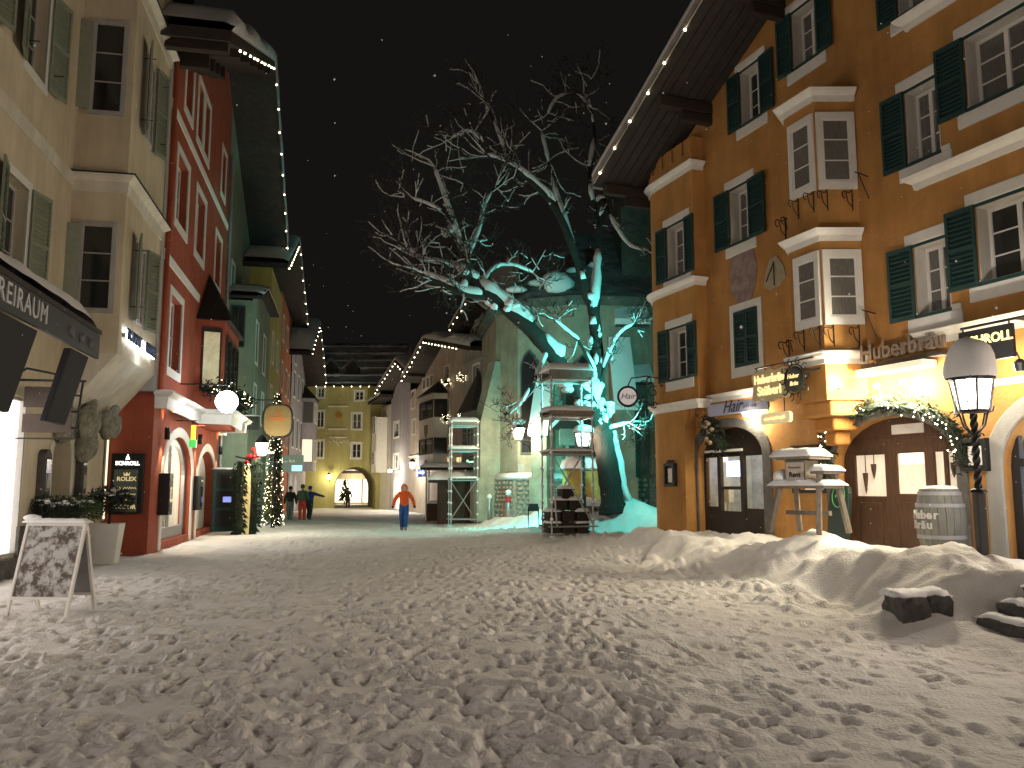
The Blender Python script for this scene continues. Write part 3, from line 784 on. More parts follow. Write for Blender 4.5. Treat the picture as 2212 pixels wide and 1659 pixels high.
    b.add([cheek(.1,4.75),cheek(.9,4.75),cheek(.9,6.85),cheek(.1,6.85),cheek(.1,4.75,-1),cheek(.9,4.75,-1),cheek(.9,6.85,-1),cheek(.1,6.85,-1)], [(0,1,2,3),(7,6,5,4),(0,4,5,1),(1,5,6,2),(2,6,7,3),(3,7,4,0)])
    w = b.build('window', WOODD, r)
    b = MB(); b.add([cheek(.18,4.9,1.4),cheek(.82,4.9,1.4),cheek(.82,6.7,1.4),cheek(.18,6.7,1.4)], [(0,1,2,3)]); b.build('pane', M('lit_bay_pane',(.5,.45,.3),.3,.3,3,emit=(1,.85,.5),es=.16), w, fix=False)
    # wall washers
    for i, s in enumerate((1.05, 6.3, 11.05)):
        b = MB(); b.lathe([(.0,-.16),(.07,-.16),(.07,.16),(0,.16)], 10, (s,-.14,3.1 if i != 1 else 3.25)); w = b.build('wall_washer', BLACK, r, True)
        light('washer_light', 'SPOT', (s,-.16,2.9 if i != 1 else 3.05), w, 55, (1,.72,.42), .04, 75, .6, aim=(s,.05,.6))
        light('washer_light', 'SPOT', (s,-.16,3.3 if i != 1 else 3.45), w, 26, (1,.72,.42), .04, 75, .6, aim=(s,.05,5))
    for s in (1.6, 10.9):
        b = MB(); b.lathe([(0,-.05),(.11,-.03),(.11,.02),(0,.03)], 10, (s,-.34,3.98)); w = b.build('ledge_lamp', BULBW, r, True)
        light('ledge_light', 'POINT', (s,-.46,3.9), w, 14, (1,.93,.82), .08)
    # light washing up the rain pipe
    light('pipe_light', 'SPOT', (.34,-.34,4.35), r, 60, (1,.80,.62), .03, 26, .7, aim=(.14,-.06,11))
    # roof: gable over this house and its green neighbour
    D = 1.7; s0, sp, s1 = -1.75, 9.5, 19.6; z0_, zp, z1_ = 12.85, 17.95, 13.3; t = .3
    for (a, za, c, zc, nm) in ((s0,z0_,sp,zp,'roof_slope'),(sp,zp,s1,z1_,'roof_slope')):
        b = MB(); b.add([(a,-D,za),(c,-D,zc),(c,9,zc),(a,9,za),(a,-D,za+t),(c,-D,zc+t),(c,9,zc+t),(a,9,za+t)], [(0,3,2,1),(4,5,6,7),(0,1,5,4),(1,2,6,5),(2,3,7,6),(3,0,4,7)])
        rs = b.build(nm, SOFFIT, r)
        b = MB(); n = 26; vs = []; fs = []
        for i in range(n+1):
            u = i/n; x = a+(c-a)*u; z = za+(zc-za)*u+t
            h = .50*(1+.35*math.sin(u*17)+.2*math.sin(u*41+2))
            if a == s0: h *= min(1, .35+u*9)
            else: h *= min(1, .35+(1-u)*9)
            vs += [(x,-D-.02,z-.02),(x,-D-.12,z+h*.55),(x,-D+.15,z+h),(x,-D+2.5,z+h*1.1),(x,9,z+h)]
        for i in range(n):
            for j in range(4): k = i*5+j; fs.append((k,k+1,k+6,k+5))
        b.add(vs, fs); b.build('snow_cap', SNOW, rs, True)
        b = MB(); b.bar((a,-D-.03,za+.1),(c,-D-.03,zc+.1),.05,.30); b.build('barge_board', WOODD, rs)
        # rafters and purlins under the overhang
    for k in range(6):
        s = s0+.6+k*2.1; z = z0_+(zp-z0_)*(s-s0)/(sp-s0)
        b = MB(); b.box(s-.11,s+.11,-D+.1,-.0,z-.30,z-.02); b.build('purlin', WOODD, r)
    # brackets: heavy carved beam ends under the near eaves
    for k in range(4):
        s = .3+k*1.7; z = G(s)
        b = MB(); b.prism([(s-.1,z-.25),(s+.1,z-.25),(s+.1,z-.75),(s-.1,z-.75)], -.9+.12*k, .0); b.build('beam_end', WOODD, r, bevel=.03)
    # sign case on the side wall
    return r
red = red_house()
wp = lambda s, z, d=1.78: FL.world(s, d, z)
light_string([wp(-1.2,13.0,1.80), wp(9.4,17.9,1.80)], 10, 'warm string lights along the near rake of the red house roof', 'eaves string lights')
light_string([wp(9.6,17.9,1.80), wp(19.4,13.2,1.80)], 9, 'sparse string lights on the far rake above the red and green houses', 'eaves string lights')

def sign_case():
    n = FL.t; p = FL.world(-.06, -.52, 0)
    r = empty('jeweller_sign_case', p, FL.ang+R_(-90))      # faces down the street towards the square
    r.rotation_euler = (0,0,math.atan2(FL.n[1], FL.n[0]))
    b = MB(); b.box(-.38,.38,-.12,.02,1.02,2.52); b.build('case', BLACK, r, bevel=.012)
    b = MB(); b.box(-.30,.26,-.135,-.118,1.08,2.12); b.build('panel', M('sign_panel_green',(.03,.034,.026),.4,.1,4,emit=(.5,.55,.4),es=.035), r)
    GL = M('gold_letters', (.7,.55,.25), .4, 0, emit=(1,.8,.4), es=.35); WL = M('white_letters',(1,1,1),.5,0,emit=(1,1,.97),es=2.2)
    text('SCHROLL', .13, WL, r, 0, -.13, 2.27, ext=.006, bold=.004)
    b = MB(); b.prism([(-.05,2.37),(.05,2.37),(.03,2.42),(.0,2.50),(-.03,2.42)], -.135, -.12); b.build('emblem', WL, r)
    text('ROLEX', .145, GL, r, 0, -.145, 1.88, ext=.005, bold=.004)
    b = MB(); b.prism([(-.06,1.96),(.06,1.96),(.08,2.05),(.03,2.0),(0,2.06),(-.03,2.0),(-.08,2.05)], -.15, -.137); b.build('emblem', GL, r)
    squiggle(r, .02, -.145, 1.66, .44, .08, GL, 5, 2, .007); squiggle(r, .14, -.145, 1.50, .18, .06, GL, 3, 5, .007)
    b = MB(); b.prism([(-.04,1.42),(.04,1.42),(.04,1.34),(0,1.30),(-.04,1.34)], -.15, -.137); b.build('emblem', GL, r)
    text('TUDOR', .14, GL, r, 0, -.145, 1.19, ext=.005, bold=.004)
    tag(r, 'tall black sign case with gold brand names on the red side wall', 'sign')
sign_case()
def strip():
    r = empty('light_strip', FC.world(-.12,.05,0), FC.ang)
    b = MB(); b.box(-.03,.03,-.04,.0,.9,4.0); b.build('tube', M('edge_light',(1,1,.9),.5,0,emit=(1,.92,.6),es=.9), r)
    b = MB(); b.box(-.05,.05,-.012,.03,.85,4.05); b.build('housing', GREY, r)
    tag(r, 'slim vertical light strip in the corner between cream wall and red wall', 'light')
strip()
def flower_rail():
    r = FL.root('window_box_garland')
    b = MB(); rng = random.Random(3)
    P = [(5.0,-.45),(5.45,-1.05),(9.6,-1.2),(10.4,-.9)]
    def pos(t):
        q = t*3; i = min(2, int(q)); f = q-i
        return P[i][0]+(P[i+1][0]-P[i][0])*f, P[i][1]+(P[i+1][1]-P[i][1])*f
    for k in range(900):
        x, y = pos(rng.random()); z = 4.75+rng.gauss(0,.13); a = rng.uniform(0,6.28); l = rng.uniform(.08,.22)
        dx, dy, dz = l*math.cos(a), l*math.sin(a), rng.uniform(-.1,.12)
        yy = y+rng.gauss(0,.12)
        b.add([(x,yy,z),(x+dx,yy+dy,z+dz),(x+dx*.5+.03,yy+dy*.5,z+dz+.05)], [(0,1,2)])
    b.build('greenery', FIRD, r, fix=False)
    for k in range(60):
        x, y = pos(rng.random()); o = obj('bulb', SBULB_ME, r); o.location = (x+rng.gauss(0,.1), y-.16+rng.gauss(0,.06), 4.78+rng.gauss(0,.13))
    b = MB()
    for k in range(7):
        x, y = pos((k+.5)/7); pts = [(x+.16*math.cos(t)*(1-t/9), y, 4.45+.16*math.sin(t)*(1-t/9)) for t in np.linspace(0,6.5,14)]
        b.tube(pts, .012, 4)
    pts = [(*pos(t),4.62) for t in np.linspace(0,1,16)]; b.tube(pts, .018, 5)
    for e in (5.8, 9.2): b.tube([(e,-.8,4.6),(e,-1.12,4.6)], .015, 4)
    b.build('iron_rail', BLACK, r)
    tag(r, 'fir garland with warm fairy lights on the wrought iron rail of the red bay', 'garland')
flower_rail()
def globe(s, d, z):
    r = empty('globe_lamp', FL.world(s, 0, 0), FL.ang)
    b = MB(); b.lathe([(0,-.33),(.13,-.3),(.25,-.2),(.32,-.07),(.33,.03),(.28,.18),(.16,.29),(0,.33)], 20, (0,-d,z)); b.build('globe', MOON, r, True)
    b = MB(); b.tube([(0,-.02,z+.5),(0,-d,z+.5),(0,-d,z+.3)], .02, 6); b.build('arm', BLACK, r)
    light('globe_light', 'POINT', (0,-d-.05,z), r, 110, (.92,.97,1), .36)
    tag(r, 'round white opal globe lamp glowing on an arm at the end of the red house', 'lamp')
g = FL.at(490,868,1.35); globe(g[0], 1.35, g[1])
def hanging_crest():
    q = FL.at(421,950,.55); r = empty('lit_crest_sign', FL.world(q[0],0,0), FL.ang)
    z = q[1]
    b = MB(); b.tube([(0,-.02,z+.55),(0,-.6,z+.55)], .015, 5); b.build('arm', BLACK, r)
    b = MB(); b.prism([(-.04,z+.0),(.04,z+.0),(.03,z+.42),(-.03,z+.42)], -.56, -.44); b.build('upper_panel', M('crest_yellow',(.8,.6,.05),.4,0,emit=(1,.65,.05),es=.9), r)
    b = MB(); b.prism([(-.05,z-.22),(.05,z-.22),(.05,z-.01),(-.05,z-.01)], -.60, -.40); b.build('lower_panel', M('crest_green',(.05,.5,.1),.4,0,emit=(.1,.75,.15),es=.5), r)
    tag(r, 'small yellow and green lit crest sign between the two red shop arches', 'sign')
hanging_crest()
for s, y, lb in ((1.2,.28,'black show case at the corner of the red house by the lit arch'),(6.35,.25,'black show case on the red pier between the two arches'),(11.1,.25,'black show case at the far end of the red front, by the notice board')):
    r = empty('wall_show_case', FL.world(s, 0, 0), FL.ang)
    b = MB(); b.box(-.25,.25,-y,.0,.95,2.05); b.build('case', BLACK, r, bevel=.012)
    b = MB(); b.box(-.18,.18,-y-.012,-y-.002,1.05,1.7); b.build('pane', PANE, r)
    text('SCHROLL', .09, WHITE, r, 0, -y-.01, 1.88, ext=.004)
    tag(r, lb, 'show case', 'show cases on the red shop front')
# ------------------------------------------------------------------ right: the orange inn
FR = Front(4.0, 23.5, .39, -1)
CURT2 = M('lace_curtain_glass', (.16,.15,.14), .15, .5, 4, spec=.6, stretch=(10,10,2)); _cw = [0]
REVEAL = M('reveal_plaster', (.60,.57,.52), .85, .08, 3, .1, 30)
CURT = M('net_curtain_glass', (.14,.13,.12), .12, .4, 5, spec=.6, stretch=(18,18,1))
def reveal(par, s0, s1, z0, z1, dep=.30, y0=-.004, mat=None):
    b = MB(); t = .02
    b.box(s0, s0+t, y0, dep, z0, z1); b.box(s1-t, s1, y0, dep, z0, z1); b.box(s0+t, s1-t, y0, dep, z1-t, z1); b.box(s0+t, s1-t, y0, dep, z0, z0+t)
    return b.build('reveal', mat or REVEAL, par)
def inn_window(r, s0, s1, z0, z1, left=None, right=None, cols=2, y=.24, d=0.0, hood=True, ang=.05):
    w = window(r, s0+.02, s1-.02, z0+.02, z1-.02, y=y-d, cols=cols, rows=3, fw=.06, mull=.08, pm=(CURT,PANE,CURT2,CURT)[_cw[0] % 4]); _cw[0] += 1
    reveal(w, s0, s1, z0, z1, y+.02-d, -d-.004)
    if hood:
        b = MB(); b.box(s0-.20, s1+.20, -d-.028, -d+.02, z1+.05, z1+.27); b.build('hood_band', WHITE, w, bevel=.02)
        b = MB(); b.box(s0-.22, s1+.22, -d-.032, -d+.02, z0-.30, z0-.05); b.box(s0-.20,s0,-d-.030,-d+.02,z0-.05,z0+.06); b.box(s1,s1+.20,-d-.030,-d+.02,z0-.05,z0+.06); b.build('sill_band', WHITE, w, bevel=.015)
    b = MB(); b.box(s0-.02, s1+.02, -d-.045, -d+.02, z0-.05, z0+.005); b.build('sill', SHUT_G, w)
    b = MB(); b.box(s0-.02, s1+.02, -d-.02, -d+.02, z1-.005, z1+.05); b.build('head', SHUT_G, w)
    if left: shutter(r, s0-.01, z0-.05, z1+.04, left, -1, SHUT_G, ang=ang, y=-d-.03, pitch=.075)
    if right: shutter(r, s1+.01, z0-.05, z1+.04, right, 1, SHUT_G, ang=ang, y=-d-.03, pitch=.075)
    return w
def scroll_bracket(b, x, y, z, k=1.0, flip=1):
    pts = [(x, y, z+.05)] + [(x, y-.22*k*t, z-.02*math.sin(t*3)*k) for t in (.3,.6,1.0)]
    pts += [(x, y-.22*k-.06*k*math.sin(t), z-.08*k+.08*k*math.cos(t)) for t in (.5,1.2,2.0,2.8,3.4)]
    b.tube(pts, .013*k, 5); b.tube([(x,y,z+.06),(x,y,z-.42*k)], .014*k, 5)
    b.tube([(x,y,z-.36*k),(x,y-.12*k,z-.24*k),(x,y-.17*k,z-.04*k)], .011*k, 5)
INN = FR.root('orange_inn')
def inn():
    r = INN
    tag(r, 'orange plastered gabled inn with dark green louvred shutters and a white-trimmed oriel', 'inn')
    S1 = 19.0
    wA, wB, wC, wD, wD2, wE, wF, wG = (3.80,4.55,7.56,8.92),(4.38,5.13,10.38,11.72),(3.82,4.73,4.50,5.88),(9.23,9.95,7.60,8.98),(9.23,9.95,4.75,6.02),(10.55,11.75,8.10,9.36),(10.55,11.75,5.05,6.36),(9.22,9.95,10.52,11.8)
    wH = (6.28,7.06,10.9,12.2)
    lit = [(13.7,16.0,.75,2.7),(16.4,18.7,.75,2.7)]
    more = [(13.2,14.4,8.10,9.36),(13.2,14.4,5.05,6.36),(15.8,17.0,8.1,9.36),(15.8,17.0,5.05,6.36)]
    hair = (2.12,4.72,.35,2.45,3.12); rest = (6.95,9.85,.35,2.12,2.98); rd = (10.72,13.1,.35,2.0,3.0); disp = (5.70,6.72,1.55,2.56)
    up = [wA,wB,wD,wD2,wE,wF,wG,wH]+more
    wall(r, ORANGE, 1.9, S1, 0, 20, up+[hair,rest,rd,disp]+lit, planes=[(-.44,1,10.15),(.44,1,10.15+2*.44*11.5)], depth=.34)
    b = MB(); b.box(2.5,S1,1.9,8,-.1,12.5); b.box(2.5,S1,.5,1.9,3.4,11); b.build('rear_wall', ORANGE, r)
    inn_window(r, *wA, .56, .62); inn_window(r, *wB, .46, .50); inn_window(r, *wD, .52, None); inn_window(r, *wD2, .56, None)
    inn_window(r, *wE, .56, .56); inn_window(r, *wF, .56, .56); inn_window(r, *wG, .46, None); inn_window(r, *wH, .46, .46)
    for m in more: inn_window(r, *m, .56, .56)
    # closed shutters of the blind window
    s0, s1, z0, z1 = wC
    b = MB(); ring_plate(b, s0, s1, z0, z1, .15, -.035, .0, .17, .22); b.box(s0,s1,-.005,.01,z0,z1); b.build('window_surround', WHITE, r)
    shutter(r, s0+.01, z0+.02, z1-.02, (s1-s0)/2-.02, 1, SHUT_G, y=-.012, pitch=.075); shutter(r, s1-.01, z0+.02, z1-.02, (s1-s0)/2-.02, -1, SHUT_G, y=-.012, pitch=.075)
    # rounded corner tower
    arc = [(.95-1.2*math.cos(t), .85-1.2*math.sin(t)) for t in np.linspace(0, math.pi/2, 15)]
    P = [(-.25,3.0)] + arc + [(2.72,-.35),(2.72,.05)]
    PL = [(-.25,3.0)] + arc + [(2.05,-.35),(2.05,.05)]
    T = [(1.46,2.34,7.22,8.62),(1.46,2.34,4.50,5.82)]
    b = MB(); top = 10.75
    for i in range(len(P)-1):
        if i == len(P)-3: continue
        (xa,ya),(xb,yb) = P[i],P[i+1]; b.add([(xa,ya,3.70),(xb,yb,3.70),(xb,yb,top),(xa,ya,top)], [(0,1,2,3)])
    for (xa,ya),(xb,yb) in zip(PL, PL[1:]): b.add([(xa,ya,-.1),(xb,yb,-.1),(xb,yb,3.72),(xa,ya,3.72)], [(0,1,2,3)])
    b.add([(2.05,-.349,3.705),(2.72,-.349,3.705),(2.72,.05,3.705),(2.05,.05,3.705)], [(3,2,1,0)])
    t = b.build('corner_tower', ORANGE, r, fix=False)
    wall(r, ORANGE, .95, 2.72, 3.71, top, T, depth=.3, name='tower_front', y0=-.35)
    for w in T: inn_window(r, *w, .48, .42, d=.35)
    for s, nm in ((P, 0),):
        ledge(r, P[:-1]+[(2.72,-.05)], 3.86, k=.95); ledge(r, P[:-1]+[(2.72,-.05)], 6.98, k=.85); ledge(r, P[:-1]+[(2.72,-.05)], 10.05, k=.9)
    # battlement moulding above
    for i in range(1, len(P)-3, 2):
        (xa,ya),(xb,yb) = P[i],P[i+1]; d = Vector((xb-xa,yb-ya)).normalized(); n = Vector((d.y,-d.x))
        b = MB(); b.prismz([(xa,ya),(xb,yb),(xb+n.x*.05,yb+n.y*.05),(xa+n.x*.05,ya+n.y*.05)], 10.32, 10.72); b.build('merlon', ORANGE, r)
    for x in (1.05,1.55,2.05,2.44): b = MB(); b.box(x,x+.28,-.40,-.352,10.32,10.72); b.build('merlon', ORANGE, r)
    b = MB(); b.sweep(P[:-1]+[(2.72,-.05)], [(0,10.12),(.045,10.12),(.045,10.33),(0,10.33)]); b.build('battlement_band', ORANGE, r)
    # wall strip behind the tower's front
    # painted medallion and sundial
    def disc(name, cs, cz, a, c, mat, n=28, rough=0):
        o = [(cs+a*math.cos(2*math.pi*i/n)*(1+rough*math.sin(5*i)), cz+c*math.sin(2*math.pi*i/n)*(1+rough*math.cos(3*i))) for i in range(n)]
        b = MB(); b.prism(o, -.02, .004); return b.build(name, mat, r)
    disc('painted_medallion', 4.23, 6.75, .52, .76, M('medallion_paint',(.20,.125,.11),.9,0,5,.2,20,c2=(.36,.29,.27)))
    b = MB(); b.prism([(4.98,6.22),(5.2,6.12),(5.5,6.16),(5.74,6.32),(5.68,6.58),(5.45,6.86),(5.22,6.84),(5.05,6.55)], -.018, .004); sd = b.build('sundial', M('sundial_paint',(.33,.27,.16),.9,0,9,.2,20,c2=(.42,.38,.30)), r)
    b = MB(); b.tube([(5.36,-.02,6.75),(5.30,-.20,6.28)], .012, 4); b.tube([(5.36,-.03,6.75),(5.36,-.03,6.2)], .01, 4); b.build('gnomon', BLACK, sd)
    # string courses
    ledge(r, [(2.74,0),(4.75,0)], 3.95, k=.8)
    b = MB(); b.box(9.45,S1,-.06,-.001,3.2,12.2)
    for z in (4.40, 7.28, 10.36): ledge(r, [(9.42,.0),(9.42,-.02),(S1,-.02)], z, k=1.05)
    # oriel
    Q = [(6.2,.0),(6.75,-.75),(7.66,-.75),(7.96,.0)]
    b = MB()
    for i in range(3):
        (xa,ya),(xb,yb) = Q[i],Q[i+1]; b.add([(xa,ya,3.35),(xb,yb,3.35),(xb,yb,9.5),(xa,ya,9.5)], [(0,1,2,3)])
    b.add([(*p,3.35) for p in Q], [(3,2,1,0)]); b.add([(*p,9.5) for p in Q], [(0,1,2,3)])
    ob = b.build('oriel', ORANGE, r, fix=False)
    sm = .3
    for z, k in ((9.62,1.0),(6.72,1.0)): ledge(r, Q, z, k=k, snow=.0)
    ledge(r, Q, 4.25, k=.9, snow=.06)
    b = MB(); b.prismz([(6.35,.0),(6.8,-.62),(7.6,-.62),(7.85,0)], 3.05, 3.36); b.build('oriel_foot', ORANGE, r, bevel=.05)
    b = MB(); b.prismz([(6.55,.0),(6.9,-.42),(7.45,-.42),(7.65,0)], 2.78, 3.06); b.build('oriel_corbel', ORANGE2, r, bevel=.05)
    b = MB(); b.prismz([(6.75,.0),(7.0,-.26),(7.3,-.26),(7.45,0)], 2.5, 2.79); b.build('oriel_corbel', ORANGE2, r, bevel=.05)
    def face_window(pa, pb, t0, t1, z0, z1):
        pa, pb = Vector(pa), Vector(pb); d = (pb-pa); n = Vector((d.y,-d.x)).normalized(); L = d.length
        h = empty('x', (pa.x+n.x*.012, pa.y+n.y*.012, 0), math.atan2(d.y, d.x)); h.parent = r
        a, c = L*t0, L*t1
        b = MB(); ring_plate(b, a, c, z0, z1, .10, -.04, .02, .14, .16); m = (z1-z0)/3
        for k in (1,2): b.box(a, c, -.015, .0, z0+m*k-.013, z0+m*k+.013)
        for e in (a, c-.045): b.box(e, e+.045, -.02, .0, z0, z1)
        b.box(a+.045,c-.045,-.02,.0,z0,z0+.04); b.box(a+.045,c-.045,-.02,.0,z1-.04,z1)
        mx = h.matrix_basis.copy(); w = b.build('oriel_window', WHITE, r); w.matrix_basis = mx
        for k in range(3):
            q = MB(); q.box(a+.045, c-.045, -.012, -.006, z0+m*k+.014, z0+m*(k+1)-.014); q.build('pane', CURT if t0 < .29 else PANE, w)
        bpy.data.objects.remove(h)
        return w
    for z0, z1 in ((7.72,9.02),(4.98,6.18)):
        face_window(Q[1], Q[2], .30-.02, .86, z0, z1); face_window(Q[2], Q[3], .15, .85, z0, z1)
        bb = [((7.1,-.76),0),((7.55,-.76),0),((7.74,-.58),0),((7.92,-.12),0)]
        for (x,y),_ in bb:
            b = MB(); scroll_bracket(b, x, y, z0-.22, .9); b.build('flower_box_bracket', BLACK, r)
        for x in (6.0, 5.8) if z0 > 7 else (6.0, 5.75):
            b = MB(); scroll_bracket(b, x, -.02, z0-.15, 1.0); b.build('flower_box_bracket', BLACK, r)
        b = MB(); b.tube([(8.25,-.02,z0+.0),(8.25,-.34,z0+.05)], .013, 5); b.tube([(8.25,-.02,z0-.45),(8.25,-.26,z0+.03)], .012, 5); b.build('flower_box_bracket', BLACK, r)
    # roof with deep overhang
    D = 1.8; s0, sp, s1 = -.02, 11.5, 23; f = lambda s: 10.17+.44*(s if s < sp else 2*sp-s); t = .22
    for a, c in ((s0,sp),(sp,s1)):
        b = MB(); b.add([(a,-D,f(a)),(c,-D,f(c)),(c,9,f(c)),(a,9,f(a)),(a,-D,f(a)+t),(c,-D,f(c)+t),(c,9,f(c)+t),(a,9,f(a)+t)], [(0,3,2,1),(4,5,6,7),(0,1,5,4),(1,2,6,5),(2,3,7,6),(3,0,4,7)])
        rs = b.build('roof_slope', SOFFIT, r)
        b = MB(); b.bar((a,-D-.03,f(a)+.12),(c,-D-.03,f(c)+.12),.05,.20); b.build('barge_board', M('pale_barge' ,(.36,.33,.31),.8,.15,6) if a == s0 else WOODD, rs)
        b = MB(); n = 20; vs = []; fs = []
        for i in range(n+1):
            u = i/n; x = a+(c-a)*u; z = f(a)+(f(c)-f(a))*u+t; h = .42*(1+.2*math.sin(u*19))
            vs += [(x,-D-.05,z-.03),(x,-D-.07,z+h*.25),(x,-D+.35,z+h*.8),(x,-D+1.5,z+h),(x,9,z+h)]
        for i in range(n):
            for j in range(4): k = i*5+j; fs.append((k,k+1,k+6,k+5))
        b.add(vs, fs); b.build('snow_cap', SNOW, rs, True)
        for i in range(7):                                       # boards of the soffit
            y = -D+.12+i*.26
            b = MB(); b.bar((a,y,f(a)-.02),(c,y,f(c)-.02),.22,.03); b.build('soffit_board', SOFFIT, rs)
    for s in (.15, 3.1, 6.0, 8.9):
        b = MB(); b.box(s-.11,s+.11,-D+.25,.0,f(s)-.34,f(s)-.05); b.build('purlin', WOODD, r, bevel=.02)
        b = MB(); b.prism([(s-.09,f(s)-.35),(s+.09,f(s)-.35),(s+.09,f(s)-.62),(s-.09,f(s)-.62)], -D*.5, .0); b.build('purlin_bracket', WOODD, r, bevel=.03)
    b = MB(); b.tube([(-.1,-D,f(0)+.02),(-.1,6,f(0)+.02)], .09, 10); b.build('gutter', PIPE, r)
    # --- left shop front
    a, c, z0, zs, zt = hair
    cv = arch_curve(a-.32, c+.30, zs+.05, zt+.22, 16); ci = arch_curve(a, c, zs, zt, 16)
    b = MB(); b.prism([(a-.32,.3)]+cv+[(c+.30,.3),(c,.3)]+ci[::-1]+[(a,.3)], -.05, .003); b.build('stone_arch', STONE, r, bevel=.02)
    b = MB()
    for x0, x1 in ((a,a+.10),(2.70,2.84),(3.62,3.76),(c-.10,c)): b.box(x0,x1,.16,.24,.35,2.62)
    b.box(a+.1,c-.1,.17,.23,2.42,2.54); b.box(a+.1,2.70,.17,.23,.35,1.2); b.box(2.84,3.62,.17,.23,.35,1.1); b.box(3.76,c-.1,.17,.23,.35,1.18)
    b.prism(arch_curve(a,c,zs,zt,16), .17, .23); b.box(a,c,.175,.225,2.44,2.62)
    b.box(2.84,3.62,.17,.23,1.62,1.70)
    sf = b.build('shop_door', WOODD, r)
    for x0, x1, q0 in ((a+.1,2.70,1.2),(2.84,3.62,1.1),(3.76,c-.1,1.18)):
        q = MB(); q.box(x0,x1,.20,.206,q0,2.42); q.build('pane', GLASS, sf)
    q = MB(); q.box(a+.1,3.76,.12,.168,2.54,2.60); q.build('snowy_rail', SNOW, sf)
    INT = M('salon_interior', (.42,.42,.38), .7, .3, 3)
    b = MB(); b.add([(a-.3,.36,.3),(c+.3,.36,.3),(c+.3,.36,3.0),(a-.3,.36,3.0),(a-.3,1.85,.3),(c+.3,1.85,.3),(c+.3,1.85,3.0),(a-.3,1.85,3.0)], [(0,1,5,4),(1,2,6,5),(2,3,7,6),(3,0,4,7),(4,5,6,7)]); b.build('shop_interior', INT, r, fix=False)
    b = MB(); b.box(2.05,2.62,.9,.95,1.95,2.35); b.build('screen', M('lit_screen',(.3,.4,1),.4,0,emit=(.45,.58,1),es=3.2), r)
    b = MB(); b.box(3.1,3.5,1.4,1.45,1.25,1.85); b.box(3.9,4.45,1.5,1.55,1.0,2.05); b.build('lit_panel', M('salon_lit_panel',(1,.9,.7),.5,.3,5,emit=(1,.84,.5),es=1.3), r)
    b = MB(); b.lathe([(0,0),(.28,.02),(.30,.3),(.26,.34),(0,.34)], 14, (4.1,.95,.95)); b.tube([(4.1,.95,.4),(4.1,.95,.95)], .05, 8); b.box(3.95,4.25,1.15,1.22,1.2,1.9); b.build('salon_chair', M('chair_black',(.03,.03,.03),.4,0), r, bevel=.02)
    b = MB(); b.tube([(2.35,.7,.4),(2.35,.7,1.65)], .04, 6); b.box(2.2,2.5,.62,.78,1.3,1.7); b.build('display_stand', CREAM2, r)
    light('salon_light', 'POINT', (3.6,1.1,2.6), r, 50, (1,.92,.72), .25)
    # --- inn entrance
    a, c, z0, zs, zt = rest
    cv = arch_curve(a-.22, c+.22, zs, zt+.2, 18); ci = arch_curve(a, c, zs, zt, 18)
    b = MB(); b.prism([(a-.22,.3)]+cv+[(c+.22,.3),(c,.3)]+ci[::-1]+[(a,.3)], -.05, .003); b.build('stone_arch', STONE, r, bevel=.02)
    y = .24
    b = MB(); zt2 = zt-.02
    def post(x0, x1, z0=.35, z1=2.6): b.box(x0, x1, y, y+.09, z0, z1)
    post(a,a+.30); post(8.02,8.30); post(8.95,9.16); post(c-.08,c); post(9.36,9.44)
    b.box(a+.3,8.02,y,y+.08,.35,1.50); b.box(8.30,8.95,y,y+.08,.35,1.55); b.box(9.16,9.36,y,y+.08,.35,1.50); b.box(9.44,c-.08,y,y+.08,.35,1.50)
    b.prism(arch_curve(a,c,2.3,zt,16), y+.005, y+.085)
    b.box(a+.3,8.02,y,y+.08,2.48,2.62); b.box(8.30,8.95,y,y+.08,2.52,2.66); b.box(9.16,c-.08,y,y+.08,2.55,2.66)
    en = b.build('entrance_joinery', WOODB, r, bevel=.012)
    for x0, x1, q0, q1 in ((a+.42,7.9,.45,1.38),(8.4,8.85,.5,1.4),(9.22,9.32,.45,1.38),(9.5,c-.16,.45,1.38)):
        q = MB(); q.box(x0,x1,y-.025,y+.001,q0,q1); q.build('door_panel', WOODB, en, bevel=.02)
    LW = M('lit_curtain', (.75,.68,.58), .7, .12, 3, emit=(1,.80,.58), es=.36, stretch=(9,9,1)); LW2 = M('lit_lamp_window', (1,.92,.8), .6, 0, 2, emit=(1,.84,.55), es=1.7)
    for x0, x1, q0, q1, m in ((a+.3,8.02,1.5,2.48,LW),(8.30,8.95,1.55,2.52,LW),(9.16,9.36,1.5,2.55,LW),(9.44,c-.08,1.5,2.55,LW)):
        q = MB(); q.box(x0,x1,y+.05,y+.056,q0,q1); q.build('pane', m, en)
    q = MB(); q.prism([(8.36,2.10)]+arch_curve(8.36,8.89,2.40,2.47,6)+[(8.89,2.10)], y+.035, y+.048); q.build('lamp_glow', LW2, en)
    q = MB(); q.box(8.25,8.98,y-.02,y+.003,2.66,2.84); q.build('fanlight', M('fanlight_glass',(.25,.23,.2),.2,.3,3,emit=(1,.8,.6),es=.22), en)
    for x in (8.02,8.95): 
        pass
    for x, z, h in ((7.5,1.95,.42),(7.72,2.12,.30),(9.55,2.1,.28),(9.72,1.95,.40)):
        q = MB(); q.tube([(x,y+.03,2.55),(x,y+.03,z)], .008, 4); q.lathe([(.055,0),(.045,-.1),(.02,-h*.8),(0,-h)], 8, (x,y+.02,z)); q.build('hanging_ornament', WOODB, en)
    # steps into the shade: door threshold
    b = MB(); b.box(a,c,.0,1.2,.2,.42); b.build('threshold', STONE, r)
    # --- right door, lit shop beyond
    a, c, z0, zs, zt = rd
    cv = arch_curve(a-.30, c+.3, zs+.02, zt+.25, 16); ci = arch_curve(a, c, zs, zt, 16)
